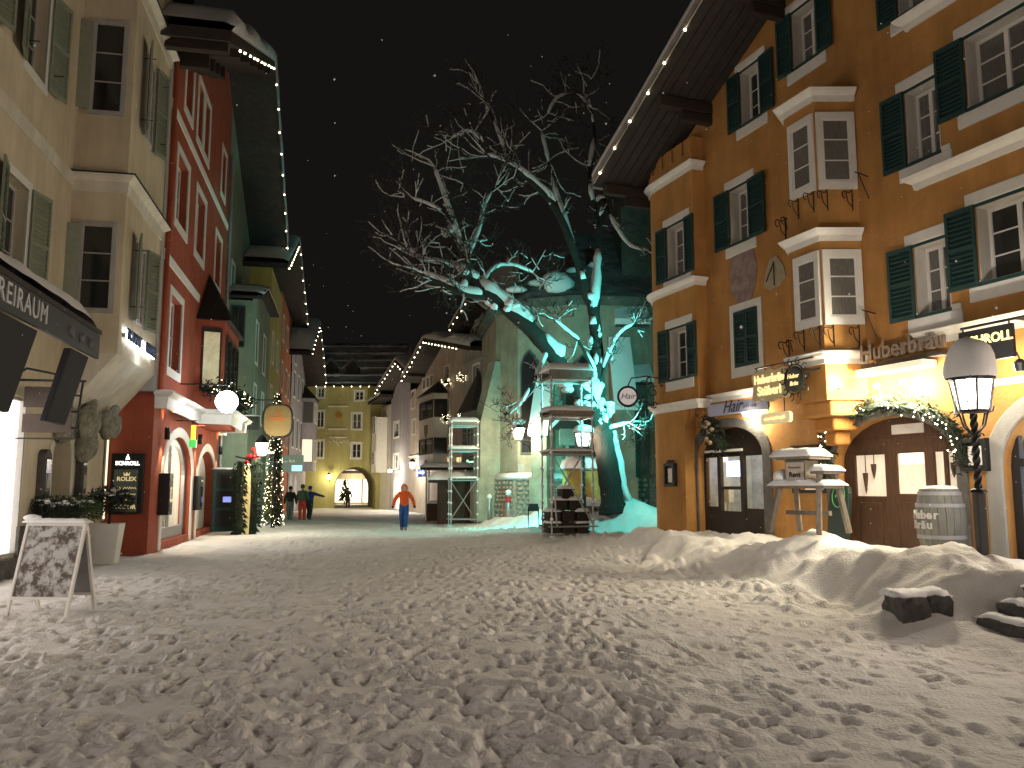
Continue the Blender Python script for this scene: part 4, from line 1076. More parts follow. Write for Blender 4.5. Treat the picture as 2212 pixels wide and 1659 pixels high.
    b = MB(); b.prism([(a-.30,.3)]+cv+[(c+.3,.3),(c,.3)]+ci[::-1]+[(a,.3)], -.05, .003); b.build('stone_arch', GREYW, r, bevel=.02)
    b = MB(); b.box(a,a+.16,.16,.26,.35,2.5); b.box(c-.1,c,.16,.26,.35,2.5); b.box(a+.16,c-.1,.17,.25,2.0,2.12); b.box(11.85,11.95,.17,.25,.35,2.0); b.box(a+.16,c-.1,.17,.25,.35,.5); b.build('door_frame', BLACK, r)
    q = MB(); q.box(a+.16,c-.1,.5,.52,.5,2.9); q.build('lit_shop_wall', M('blue_white_shop',(1,1,1),.6,0,emit=(.72,.84,1),es=1.6), r)
    q = MB(); q.box(a+.16,c-.1,.2,.206,.5,2.0); q.build('pane', GLASS, r)
    q = MB(); q.prism(arch_curve(a+.1,c-.1,2.12,zt-.06,12), .2, .206); q.build('pane', GLASS, r)
    for a, c, z0, z1 in lit:                                    # unseen lit windows added to throw light across the foreground snow
        window(r, a, c, z0, z1, y=.16, cols=2, rows=1, fw=.09, fm=WOODD, pm=GLASS)
        q = MB(); q.box(a,c,.42,.46,z0,z1); q.build('lit_shop_wall', M('added_window_glow%.1f'%a,(1,.95,.85),.6,0,emit=(1,.88,.72),es=2.0), r)
        l = light('added_window_light', 'AREA', ((a+c)/2,.05,(z0+z1)/2), r, 70, (1,.86,.72), aim=((a+c)/2,-3,.6)); l.data.shape = 'RECTANGLE'; l.data.size = c-a; l.data.size_y = 1.7
    # --- framed show window behind the trestle
    s0_, s1_, z0_, z1_ = disp
    b = MB(); ring_plate(b, s0_+.07, s1_-.07, z0_+.07, z1_-.07, .07, -.05, .1); b.build('show_window_frame', WOODD, r)
    q = MB(); q.box(s0_,s1_,.30,.32,z0_,z1_); q.build('show_window_back', M('show_window_lit',(.8,.7,.55),.6,.4,4,emit=(1,.86,.62),es=.45), r)
    for x, z, w, h, cc in ((5.95,1.75,.16,.28,(.5,.05,.03)),(6.2,1.7,.12,.4,(.05,.05,.04)),(6.4,1.78,.18,.22,(.5,.4,.3)),(6.1,2.2,.3,.22,(.6,.1,.05))):
        q = MB(); q.box(x-w/2,x+w/2,.2,.28,z-.1,z+h-.1); q.build('poster', M('poster_'+str(x),cc,.6,.2,9), r)
    return r
inn()
f_ = lambda s: 10.17+.44*s
light_string([FR.world(.1,1.88,f_(.1)-.02), FR.world(11.3,1.88,f_(11.3)-.02)], 13, 'sparse bulbs along the sloping roof edge of the orange inn', 'eaves string lights')

# --- signs of the inn
def inn_signs():
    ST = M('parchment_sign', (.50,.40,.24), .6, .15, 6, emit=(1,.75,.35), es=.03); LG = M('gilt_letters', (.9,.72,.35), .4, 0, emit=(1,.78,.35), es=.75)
    r = FR.root('inn_hanging_sign')
    # hangs square to the street from an iron arm, so it faces people coming along
    p = FR.world(6.2, .9, 0); r.location = (p.x, p.y, 0); r.rotation_euler = (0,0,FR.ang)
    o = [(-.60,3.55),(-.50,3.48),(-.30,3.52),(0,3.44),(.30,3.52),(.50,3.48),(.60,3.56),(.54,3.80),(.60,4.05),(.48,4.13),(.2,4.10),(0,4.16),(-.2,4.10),(-.48,4.13),(-.60,4.03),(-.54,3.80)]
    b = MB(); b.prism(o, -.04, .04); b.build('board', ST, r, bevel=.015)
    text('Huberbräu', .25, LG, r, 0, -.05, 3.93, ext=.01, bold=.006, xs=.88); text('Stüberl', .27, LG, r, 0, -.05, 3.68, ext=.01, bold=.006, xs=.98)
    b = MB(); b.tube([(-.5,0,4.2),(1.3,0.0,4.2)], .018, 6); b.tube([(-.45,0,4.2),(-.45,0,4.1)], .01, 4); b.tube([(.45,0,4.2),(.45,0,4.1)], .01, 4); b.tube([(1.1,.0,4.2),(1.15,.45,4.25),(1.2,.88,4.2)], .02, 6); b.tube([(-.1,0,3.46),(-.1,0,3.2)], .01, 4); b.tube([(.4,0,3.52),(.4,0,3.2)], .01, 4); b.build('iron_arm', BLACK, r)
    o = [(-.30,2.98),(.56,2.98),(.60,3.04),(.60,3.16),(.55,3.21),(-.28,3.21),(-.33,3.15),(-.33,3.04)]
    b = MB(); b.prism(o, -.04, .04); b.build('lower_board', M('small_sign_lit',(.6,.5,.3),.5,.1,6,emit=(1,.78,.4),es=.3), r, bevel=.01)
    squiggle(r, .13, -.05, 3.09, .66, .09, LG, 6, 3, .012)
    tag(r, 'shaped parchment-coloured inn sign with gilt lettering on an iron arm', 'hanging sign')
    # round brewery sign with scrollwork
    r = empty('round_sign', FR.world(7.0,.95,3.82), FR.ang)
    b = MB(); b.lathe([(0,-.035),(.24,-.035),(.27,0),(.24,.035),(0,.035)], 22); o = b.build('disc', M('sign_dark',(.04,.045,.035),.4,.1,5), r, bevel=.01); o.rotation_euler = (R_(90),0,0)
    text('Huber', .13, LG, r, 0, -.045, .06, ext=.006, shear=.2); text('Bräu', .13, LG, r, .02, -.045, -.09, ext=.006, shear=.2)
    b = MB()
    for k in range(10):
        a = 2*math.pi*k/10; cx, cz = .36*math.cos(a), .36*math.sin(a)
        b.tube([(cx+.09*math.cos(t+a)*(1-t/8), 0, cz+.09*math.sin(t+a)*(1-t/8)) for t in np.linspace(0,5.5,10)], .012, 4)
    b.tube([(.3*math.cos(t),0,.3*math.sin(t)) for t in np.linspace(0,6.28,20)], .014, 4); b.tube([(.3,0,.1),(.6,.3,.2),(.75,.93,.25)], .02, 5)
    b.build('scrollwork', BLACK, r)
    tag(r, 'dark round brewery sign ringed with wrought iron scrollwork', 'hanging sign')
    # pale name panel above the left shop
    r = empty('salon_sign', FR.world(4.05,.18,3.54), FR.ang)
    b = MB(); b.prism([(-1.05,-.14),(1.12,-.14),(1.18,-.08),(1.18,.09),(1.12,.15),(-1.05,.15),(-1.11,.09),(-1.11,-.08)], -.06, .02); b.build('panel', M('pale_blue_panel',(.42,.44,.60),.5,.05,4), r, bevel=.015)
    b = MB()
    for x in (-.8,.9): b.tube([(x,.0,.0),(x,.19,.05)], .02, 5)
    b.build('bracket', STEEL, r)
    text('Hair', .42, M('ink_letters',(.03,.03,.07),.5,0), r, -.12, -.065, .03, ext=.006, shear=.45); text('DESIGN', .10, M('ink_small',(.10,.10,.2),.5,0), r, .55, -.065, -.02, ext=.004, space=1.5)
    tag(r, 'long pale blue name panel above the arched salon door', 'sign')
    # flood lamp behind the panel, bright patch on the wall
    w = empty('salon_wall_lamp', FR.world(4.35,.12,3.36), FR.ang)
    b = MB(); b.lathe([(0,-.06),(.10,-.05),(.12,.02),(.08,.07),(0,.08)], 12); b.build('lamp', BULBW, w, True)
    b = MB(); b.tube([(0,.0,.05),(0,.13,.08)], .02, 5); b.build('arm', BLACK, w)
    light('salon_flood', 'POINT', (.28,-.08,-.04), w, 90, (1,.87,.62), .10)
    tag(w, 'small bright wall lamp under the pale blue salon panel', 'lamp')
    # gold lettering standing on the ledge
    r = empty('inn_lettering', FR.world(8.85,.22,4.20), FR.ang)
    text('Huberbräu', .44, M('bronze_letters',(.17,.13,.10),.5,.1,6), r, .15, 0, 0, ext=.03, bold=.008)
    b = MB(); b.box(-.8,1.05,-.03,.2,-.27,-.20); b.build('rail', WOODD, r)
    b = MB(); b.box(-.85,.72,-.12,.22,-.42,-.30); b.build('glowing_ledge', M('lit_trough',(1,.95,.85),.5,0,emit=(1,.85,.55),es=.3), r, bevel=.01)  # white ledge; the light from beneath is put in as a glow
    for x in (-.4,.2,.55): light('under_ledge_light', 'POINT', (x,-.02,-.80), r, 210, (1,.88,.62), .10)
    q = MB()
    for x in (-.4,.2,.55): q.lathe([(0,-.07),(.05,-.05),(.06,.02),(0,.05)], 10, (x,-.06,-.64))
    q2 = q.build('lamp', BULBW, r, True); tag(q2)
    tag(r, 'bronze inn lettering on a rail above the garlanded entrance with bright flood lamps below', 'sign')
    # black sign with yellow letters
    r = empty('black_shop_sign', FR.world(11.25,.85,3.86), FR.ang)
    b = MB(); b.box(-.46,.46,-.04,.04,-.27,.24); b.build('board', BLACK, r, bevel=.01)
    text('SCHROLL', .20, M('yellow_letters',(.9,.8,.3),.5,0,emit=(1,.85,.30),es=1.3), r, .05, -.05, .06, ext=.006, bold=.004)
    b = MB(); b.tube([(-.44,0,.30),(.9,0,.30)], .022, 5); b.tube([(.5,0,.30),(.5,.85,.30)], .022, 5); b.tube([(-.4,0,.3),(-.4,0,.22)], .012, 4); b.tube([(.4,0,.3),(.4,0,.22)], .012, 4); b.build('arm', BLACK, r)
    b = MB(); b.lathe([(0,-.1),(.07,-.1),(.09,.02),(.04,.08),(0,.08)], 10, (.45,.1,-.38)); b.tube([(.45,.1,-.3),(.45,.05,-.2)], .012, 4); b.build('spot_lamp', BLACK, r)
    tag(r, 'black hanging sign with glowing yellow capitals behind the snow-capped street lamp', 'hanging sign')
    # round white salon sign on the corner tower's iron arm, kept pale by a glow put into the disc
    p = FR.world(.25,1.22,0); r = empty('disc_sign', (3.13,22.5,4.11), R_(-8))
    b = MB(); b.lathe([(0,-.05),(.24,-.05),(.24,.05),(0,.05)], 24); o = b.build('disc', M('glowing_pale_disc',(.62,.58,.60),.5,.05,4,emit=(1,.9,.9),es=.16), r); o.rotation_euler = (R_(90),0,0)
    b = MB(); b.lathe([(.23,-.06),(.29,-.06),(.29,.06),(.23,.06),(.23,-.06)], 24); o = b.build('rim', BLACK, r); o.rotation_euler = (R_(90),0,0)
    text('Hair', .22, M('ink_letters2',(.06,.04,.06),.5,0), r, 0, -.06, .0, ext=.004, shear=.3)
    b = MB()
    for k, (cx, cz, q) in enumerate(((.42,.32,.13),(.68,.12,.17),(.40,-.05,.12),(.70,-.22,.12),(.55,.45,.10),(.92,.30,.10))):
        b.tube([(cx+q*math.cos(t+k)*(1-t/9), .02, cz+q*math.sin(t+k)*(1-t/9)) for t in np.linspace(0,7,16)], .018, 4)
    b.tube([(0,0,.28),(.1,.02,.5),(.5,.04,.55),(1.15,.2,.45)], .02, 5); b.tube([(.3,.02,-.1),(.8,.1,-.3),(1.15,.2,-.5)], .02, 5)
    b.build('iron_arm', BLACK, r)
    tag(r, 'round pale salon sign on a scrolled iron arm at the tower corner', 'hanging sign')
    # oriel lamp
    p = FR.at(1790,828,.72)
    w = empty('oriel_lamp', FR.world(7.78,.62,3.66), FR.ang)
    b = MB(); b.lathe([(0,-.09),(.08,-.06),(.09,.0),(.06,.05),(0,.07)], 12); b.build('bulb', BULBW, w, True)
    b = MB(); b.tube([(0,.0,-.08),(-.05,.12,-.10)], .02, 5); b.build('arm', BLACK, w)
    light('oriel_light', 'POINT', (.06,-.10,.06), w, 16, (1,.72,.36), .08)
    tag(w, 'small bare lamp glowing under the oriel of the orange inn', 'lamp')
    # warm lamp over the right-hand door
    w = empty('door_arch_lamp', FR.world(11.3,.4,3.30), FR.ang)
    b = MB(); b.box(-.5,.5,-.06,.06,-.04,.05); b.build('lamp', GLOW, w, bevel=.01)
    b = MB(); b.tube([(0,0,.02),(0,.38,.1)], .02, 5); b.build('arm', BLACK, w)
    light('door_light', 'POINT', (0,-.05,.22), w, 40, (1,.82,.50), .12)
    tag(w, 'bar lamp above the arched door beside the yellow-lettered sign', 'lamp')
inn_signs()

def menu_box(loc, ang, w, h, label, lit):
    r = empty('menu_box', loc, ang)
    b = MB(); ring_plate(b, -w/2, w/2, -h/2, h/2, .07, -.10, .06); b.box(-w/2,w/2,-.02,.06,-h/2,h/2); b.build('frame', BLACK, r, bevel=.01)
    b = MB(); b.box(-w*.36,w*.36,-.03,-.021,-h*.42,h*.36); b.build('menu_sheet', M('menu_paper_'+label[:5],(.6,.56,.5),.8,.15,9,emit=(1,.85,.65),es=lit), r)
    b = MB()
    for k in range(5): b.tube([(-w*.4+k*w*.2+.05*math.cos(t), -.03, h/2+.1+.05*math.sin(t)) for t in np.linspace(0,5.5,9)], .012, 4)
    b.build('scroll_crest', BLACK, r)
    tag(r, label, 'menu box')
p = FR.world(1.42,.37,2.0); menu_box((p.x,p.y,2.0), FR.ang, .34, .46, 'black iron menu box on the rounded tower corner', .05)
p = FR.world(10.28,.06,2.2); menu_box((p.x,p.y,2.2), FR.ang, .36, .40, 'lit menu box beside the garlanded inn entrance', .35)

def garland(name, par_front, pts, n, bulbs, label, thick=.12, seed=2, mat=None, extra=None):
    r = par_front.root(name); rng = random.Random(seed); b = MB(); K = len(pts)-1
    def pos(t):
        q = t*K; i = min(K-1, int(q)); f = q-i; A, B = pts[i], pts[i+1]; return tuple(A[k]+(B[k]-A[k])*f for k in range(3))
    for k in range(n):
        x,y,z = pos(rng.random()); a = rng.uniform(0,6.28); e = rng.uniform(-1,1); l = rng.uniform(.07,.2)
        x += rng.gauss(0,thick*.5); y += rng.gauss(0,thick*.35); z += rng.gauss(0,thick*.5)
        dx, dy, dz = l*math.cos(a), l*math.sin(a)*.7, l*e
        b.add([(x,y,z),(x+dx,y+dy,z+dz),(x+dx*.5+.02,y+dy*.5,z+dz*.5+.035)], [(0,1,2)])
    b.tube([pos(i/20) for i in range(21)], thick*.55, 6)
    b.build('greenery', mat or FIRD, r, fix=False)
    for k in range(bulbs):
        x,y,z = pos(rng.random()); o = obj('bulb', SBULB_ME, r); o.location = (x+rng.gauss(0,thick*.45), y-thick*.9+rng.gauss(0,.03), z+rng.gauss(0,thick*.45))
    return r, label
a, c = 6.75, 10.05
pts = [(x,-.10,z) for x, z in [(a-.02,1.95)]+arch_curve(a,c,2.2,3.20,14)+[(c+.02,2.0)]]
g, l = garland('entrance_garland', FR, pts, 1500, 70, 'fir garland with fairy lights arching over the wooden inn entrance', .15); tag(g, l, 'garland')
pts = [(3.02,-.16,3.45),(2.95,-.18,3.2),(3.1,-.14,2.9),(3.35,-.12,2.72)]
def wreath():
    r, l = garland('door_spray', FR, [(2.75,-.14,3.30),(2.95,-.16,3.1),(3.05,-.14,2.85),(3.3,-.12,2.68)], 900, 0, 'dark fir spray with pine cones over the salon door', .24, 5); tag(r, l, 'wreath')
    rng = random.Random(4)
    CN = M('pale_cones', (.22,.16,.10), .6, .3, 20)
    for k in range(12):
        b = MB(); x, z = ((2.95,3.22) if k < 8 else (3.12,2.86)); b.blob((x+rng.gauss(0,.11),-.34+rng.gauss(0,.03),z+rng.gauss(0,.09)),(.06,.06,.06),7,5,.1); b.build('cone', CN, r, True)
wreath()
# ------------------------------------------------------------------ left row further down the street
F2 = Front(-3.87-.2*33.5, 33.5, -.2, 1)
F3 = Front(-15.4, 58, -.13, 1)
FG = Front(-15.9, 69, 1, 0)
FM = Front(-10.8, 69, .4, -1)
def rake_roof(r, pts, D, back, mat=SOFFIT, t=.25, snow=.28, drop=0.0):
    """roof slopes over the rake points (s, z); D is the overhang towards the street"""
    for (a, za), (c, zc) in zip(pts, pts[1:]):
        b = MB(); b.add([(a,-D,za),(c,-D,zc),(c,back,zc),(a,back,za),(a,-D,za+t),(c,-D,zc+t),(c,back,zc+t),(a,back,za+t)], [(0,3,2,1),(4,5,6,7),(0,1,5,4),(1,2,6,5),(2,3,7,6),(3,0,4,7)])
        rs = b.build('roof_slope', mat, r)
        n = 12; b = MB(); vs = []; fs = []
        for i in range(n+1):
            u = i/n; x = a+(c-a)*u; z = za+(zc-za)*u+t; h = snow*(1+.3*math.sin(u*11+a))
            vs += [(x,-D-.03,z-.03),(x,-D-.08,z+h*.5),(x,-D+.2,z+h),(x,-D+1.2,z+h*1.1),(x,back,z+h)]
        for i in range(n):
            for j in range(4): k = i*5+j; fs.append((k,k+1,k+6,k+5))
        b.add(vs, fs); b.build('snow_cap', SNOW, rs, True)
        b = MB(); b.bar((a,-D-.03,za+.1),(c,-D-.03,zc+.1),.05,.24); b.build('barge_board', WOODD, rs)
def far_house(front, name, label, mat, s0, s1, z1, wins, planes=(), arches=(), back=7.0, sur=.14, pm=None, fm=None):
    r = front.root(name)
    hs = [w[:4] for w in wins]
    wall(r, mat, s0, s1, -.3, z1, hs+list(arches), planes=planes, depth=.25)
    for w in wins:
        window(r, *w[:4], y=.14, cols=2, rows=2, fw=.07, mull=.07, pm=(w[4] if len(w) > 4 else (pm or PANE)), fm=fm or WHITE, surround=(sur,.025))
    b = MB(); b.add([(s0,.3,-.3),(s1,.3,-.3),(s1,.3,z1),(s0,.3,z1)], [(0,1,2,3)]) if not planes else None
    b.add([(s0,0,-.3),(s0,back,-.3),(s0,back,z1 if not planes else min(z1,8)),(s0,0,z1 if not planes else min(z1,8))], [(0,1,2,3)]); b.add([(s1,0,-.3),(s1,back,-.3),(s1,back,min(z1,8)),(s1,0,min(z1,8))], [(3,2,1,0)])
    b.build('side_wall', mat, r, fix=False)
    tag(r, label, 'house')
    return r
# tall dark green house sharing the big gable
GT = far_house(FL, 'green_house', 'tall dark green house sharing the big gable of the red house', GREEN, 11.32, 19.4, 18,
    [(13.0,13.9,9.3,11.0),(16.5,17.4,9.3,11.0),(13.0,13.9,5.2,7.0)], planes=[(.46,1,17.95+.46*9.5-.03)], back=3)
b = MB(); b.tube([(11.45,-.09,2),(11.45,-.09,15)], .06, 8); b.build('rain_pipe', PIPE, GT)
# lower green house stepping forward
w2 = lambda *a: F2.rect(*a)
G2 = far_house(F2, 'projecting_green_house', 'lower green house stepping forward beside the tall green one', GREEN, 0, 8.1, 10.4,
    [(1.6,2.6,7.0,8.7),(5.0,6.0,7.0,8.7),(1.6,2.6,4.6,6.0),(5.0,6.0,4.6,6.0)], planes=[(-.33,1,9.3)], sur=.1)
b = MB(); b.box(-.02,.0,.001,1.2,-.2,9.25); b.build('end_wall', GREEN, G2)
for z0, z1 in ((7.3,9.0),(4.2,5.2)):
    b = MB(); b.box(-.10,-.02,.26,.80,z0,z1); w = b.build('end_window', SHUT_G, G2)
    for k in range(2): q = MB(); q.box(-.112,-.101,.31+.24*k,.51+.24*k,z0+.06,z1-.06); q.build('pane', PANE if z0 > 5 else PANEC, w)
rake_roof(G2, [(-.25,9.28),(2.2,10.1),(8.1,10.2)], .35, 5, t=.12, snow=.18)
Y2 = far_house(F2, 'yellow_house', 'narrow yellow house between the green and salmon fronts', YELLOW, 8.12, 15.3, 12.8,
    [(9.6,10.5,8.2,9.7),(12.7,13.6,8.2,9.7),(9.6,10.5,5.2,6.9),(12.7,13.6,5.2,6.9)], sur=.1)
S2 = far_house(F2, 'salmon_house', 'salmon red house with small dark windows down the street', SALMON, 15.32, 25, 13.2,
    [(16.6,17.6,10.6,12.0),(20.2,21.2,10.6,12.0),(16.6,17.6,7.6,9.2),(20.2,21.2,7.6,9.2),(22.8,23.8,7.6,9.2),(16.6,17.6,4.4,6.2),(20.2,21.2,4.4,6.2),(22.8,23.8,4.4,6.2)], sur=.12)
rake_roof(S2, [(4.2,11.75),(12.5,15.3),(25.6,13.0)], 1.0, 6)
L3 = far_house(F3, 'lavender_house', 'lavender house with a two-storey white bay near the gatehouse', LAV, .05, 10.3, 12.5,
    [(1.2,2.2,8.2,9.9),(3.6,4.6,8.2,9.9),(6.0,7.0,8.2,9.9),(1.2,2.2,4.6,6.6),(3.6,4.6,4.6,6.6),(6.0,7.0,4.6,6.6),(1.6,2.4,10.6,11.8)], planes=[(-.6,1,11.4),(.62,1,15.2)],
    arches=[(.8,2.4,.1,1.7,2.6),(3.4,5.0,.1,1.7,2.6)])
for a, c in ((.8,2.4),(3.4,5.0)):
    b = MB(); b.box(a,c,.24,.28,.1,2.6); b.build('lit_shop_window', M('warm_shop_glow%.1f'%a,(1,.95,.85),.6,.2,3,emit=(1,.88,.62),es=1.3), L3)
rake_roof(L3, [(-2.2,10.6),(3.0,13.7),(9.5,9.9)], 1.5, 6, snow=.2)
q = MB(); q.prismz([(6.6,0),(6.9,-.9),(9.4,-.9),(9.7,0)], 3.0, 8.6); by = q.build('bay', LAV, L3)
for z0, z1, m in ((6.7,8.3,PANEC),(3.7,5.4,M('lit_bay_glow',(1,.95,.8),.6,.2,3,emit=(1,.9,.65),es=.5))):
    window(L3, 7.1, 9.2, z0, z1, y=-.96, cols=3, rows=1, fw=.1, fm=WHITE, pm=PANE)
    q = MB(); q.add([(6.62,-.1,z0),(6.86,-.82,z0),(6.86,-.82,z1),(6.62,-.1,z1)], [(0,1,2,3)]); q.v = [(x-.03,y-.01,z) for x,y,z in q.v]; q.build('cheek_window', m, L3, fix=False)
q = MB(); q.add([(6.4,0,8.6),(6.8,-1.1,8.6),(9.5,-1.1,8.6),(9.9,0,8.6),(8.1,0,9.8)], [(0,1,4),(1,2,4),(2,3,4),(3,2,1,0)]); q.build('bay_roof', SOFFIT, L3)

def rake_lights(front, D, pts, n, label):
    light_string([front.world(s, D+.08, z) for s, z in pts], n, label, 'eaves string lights')
rake_lights(F2, 1.0, [(4.3,11.75),(12.4,15.25)], 9, 'bulbs on the short near rake above the yellow house')
rake_lights(F2, 1.0, [(12.7,15.25),(25.5,13.0)], 7, 'bulbs on the long far rake above the salmon house')
rake_lights(F3, 1.5, [(-2.1,10.6),(3.0,13.65)], 7, 'bulbs on the near rake above the lavender house')
rake_lights(F3, 1.5, [(3.1,13.65),(9.4,9.9)], 7, 'bulbs on the far rake of the lavender house by the gatehouse')

# ------------------------------------------------------------------ gatehouse closing the street
def gatehouse():
    r = FG.root('gatehouse')
    ar = FG.at(721,1096), FG.at(811,1096); a, c = ar[0][0], ar[1][0]
    zt = FG.at(766,1008)[1]; zs = zt-(c-a)/2
    W = [FG.rect(*p) for p in ((767,845,785,864),(761,893,780,926),(760,958,779,989),(684,888,699,922),(683,952,698,988),(686,838,700,858))]
    ze = FG.at(760,832)[1]
    wall(r, GATEY, -2.5, 6.2, -.2, ze, W+[(a,c,-.2,zs,zt)], depth=.3)
    for i, w in enumerate(W): window(r, *w, y=.16, cols=2, rows=2, fw=.07, pm=PANEC if i in (1,4) else PANE, surround=(.12,.03))
    # passage
    cv = [(a,-.2)]+arch_curve(a,c,zs,zt,14)+[(c,-.2)]
    b = MB(); n = len(cv); b.add([(x,.29,z) for x,z in cv]+[(x-2.0,8,z) for x,z in cv], [(i,i+1,i+1+n,i+n) for i in range(n-1)]); b.build('passage', GATEY, r, fix=False)
    # left side of the passage far wall hides the sky
    for v, u0, u1 in ((878,709,753),(927,709,751),(945,711,751)):
        s0, s1, _, z = FG.rect(u0,v-2,u1,v+2); b = MB(); b.box(s0,s1,-.12,-.001,z-.12,z); b.build('stone_shelf', CREAM2, r, bevel=.02)
    q = MB(); x, z = FG.at(731,952)
    for k in range(7): q.tube([(x-.8+k*.3,-.02,z+.1*math.sin(k*1.7)),(x-.6+k*.33,-.03,z-.25+.2*math.sin(k*2.3))], .06, 5)
    q.build('carved_relief', CREAM2, r)
    q = MB(); x, z = FG.at(732,897); q.lathe([(0,-.05),(.28,-.05),(.28,.05),(0,.05)], 12); o = q.build('round_plaque', ORANGE2, r); o.location = (x,-.02,z); o.rotation_euler = (R_(90),0,0)
    # roof: steep slope towards the camera with ribs of snow
    zr = FG.at(760,752)[1]+1.2
    b = MB(); b.add([(-3,-.7,ze-.1),(6.8,-.7,ze-.1),(6.8,4.2,zr),(-3,4.2,zr),(-3,8.5,ze),(6.8,8.5,ze)], [(0,1,2,3),(3,2,5,4),(0,4,5,1)]); b.build('roof', M('dark_shingle',(.13,.12,.115),.9,0,1.3,.4,6,c2=(.72,.71,.71),stretch=(.35,1.6,1.6)), r)
    b = MB(); b.box(-3,6.8,-.75,-.68,ze-.2,ze+.05); b.build('gutter', WOODD, r)
    for k in range(6):
        t = .04+k*.17; y = -.7+4.9*t; z = ze-.1+(zr-ze+.1)*t
        q = MB(); rng = random.Random(k); n = 40
        q.tube([(-3+9.7*i/n, y-.05, z+.05) for i in range(n+1)], [.05+.10*rng.random()*(.5+.5*math.sin(i*.37+k*2)) for i in range(n+1)], 7); q.build('snow_ridge', SNOW, r, True)
    for u in (759, 711):
        p = FG.at(u,803); q = MB(); x = p[0]; q.prism([(x-.62,p[1]-.3),(x+.62,p[1]-.3),(x+.55,p[1]+.45),(x,p[1]+.85),(x-.55,p[1]+.45)], .3, 2.2); d = q.build('dormer', WOODD, r)
        q = MB(); q.add([(x-.85,.15,p[1]+.32),(x,.15,p[1]+.98),(x+.85,.15,p[1]+.32),(x-.85,2.4,p[1]+.42),(x,2.4,p[1]+1.1),(x+.85,2.4,p[1]+.42),(x,.15,p[1]+1.22),(x,2.4,p[1]+1.3)], [(0,1,4,3),(1,2,5,4),(0,6,7,3),(6,2,5,7),(0,1,2,6)]); q.build('snow_cap', SNOW, d, True, fix=False)
    tag(r, 'yellow gatehouse with a round archway closing the end of the street', 'gatehouse')
    light_string([FG.world(-.5,.8,ze-.15), FG.world(6,.8,ze-.15)], 9, 'bulbs under the long gutter of the yellow gatehouse', 'eaves string lights')
    # lamps by the arch
    for u, v, wt, rad, lb in ((710,1030,130,.2,'wall lantern at the dark flank of the gatehouse arch'),(812,1000,380,.2,'strong wall lamp where the gatehouse meets the pale bay')):
        p = FG.at(u,v,.6); w = empty('wall_lantern', FG.world(p[0],.6,p[1]))
        q = MB(); q.lathe([(0,-.22),(.10,-.2),(.15,.12),(.17,.16),(.05,.3),(0,.3)], 8); q.build('glass', GLOW, w)
        q = MB(); q.tube([(0,0,-.2),(0,.3,-.35),(0,.6,-.3)], .025, 5); q.lathe([(.18,.15),(.06,.34),(0,.36)], 8); q.build('bracket', BLACK, w)
        light('lantern_light', 'POINT', (0,-.15,0), w, wt, (1,.88,.55), rad); tag(w, lb, 'lantern')
    return r
gatehouse()
# what shows through the archway
def beyond():
    F = Front(-20.6, 88, 1, 0); r = F.root('house_beyond_arch')
    wall(r, CREAM, -6, 14, -.3, 9, [(2.0,6.4,.2,2.6)], depth=.3)
    q = MB(); q.box(2.0,6.4,.28,.32,.2,2.6); q.build('lit_shop_window', M('beyond_glow',(1,.9,.75),.6,.5,2.2,emit=(1,.82,.5),es=1.1), r)
    q = MB()
    for x in (2.0,3.4,4.9,6.3): q.box(x,x+.1,.1,.2,.2,2.6)
    q.build('window_frame', WOODD, r)
    q = MB(); q.box(-6,14,-.8,.0,3.2,3.5); q.build('canopy', SOFFIT, r); snow_on(r, -6, 14, -.8, .0, 3.5, .3, nx=30, ny=4)
    tag(r, 'house with a lit shop window seen through the archway', 'house')
    light('beyond_light', 'POINT', (4.2,-1.6,2.4), r, 160, (1,.85,.55), .3)
    t = empty('lit_christmas_tree', F.world(3.6,2.2,0)); q = MB()
    for k in range(5): q.lathe([(.75-.13*k,.4+.4*k),(.1,1.0+.4*k)], 9)
    q.tube([(0,0,0),(0,0,.6)], .07, 6); q.build('foliage', FIR, t)
    rng = random.Random(9)
    for k in range(70):
        h = rng.random(); a = rng.uniform(0,6.28); rr = (.8-.7*h); o = obj('bulb', BULB_ME, t); o.location = (rr*math.cos(a), rr*math.sin(a), .45+2.1*h)
    tag(t, 'small fir tree covered in warm lights seen through the archway', 'christmas tree')
beyond()

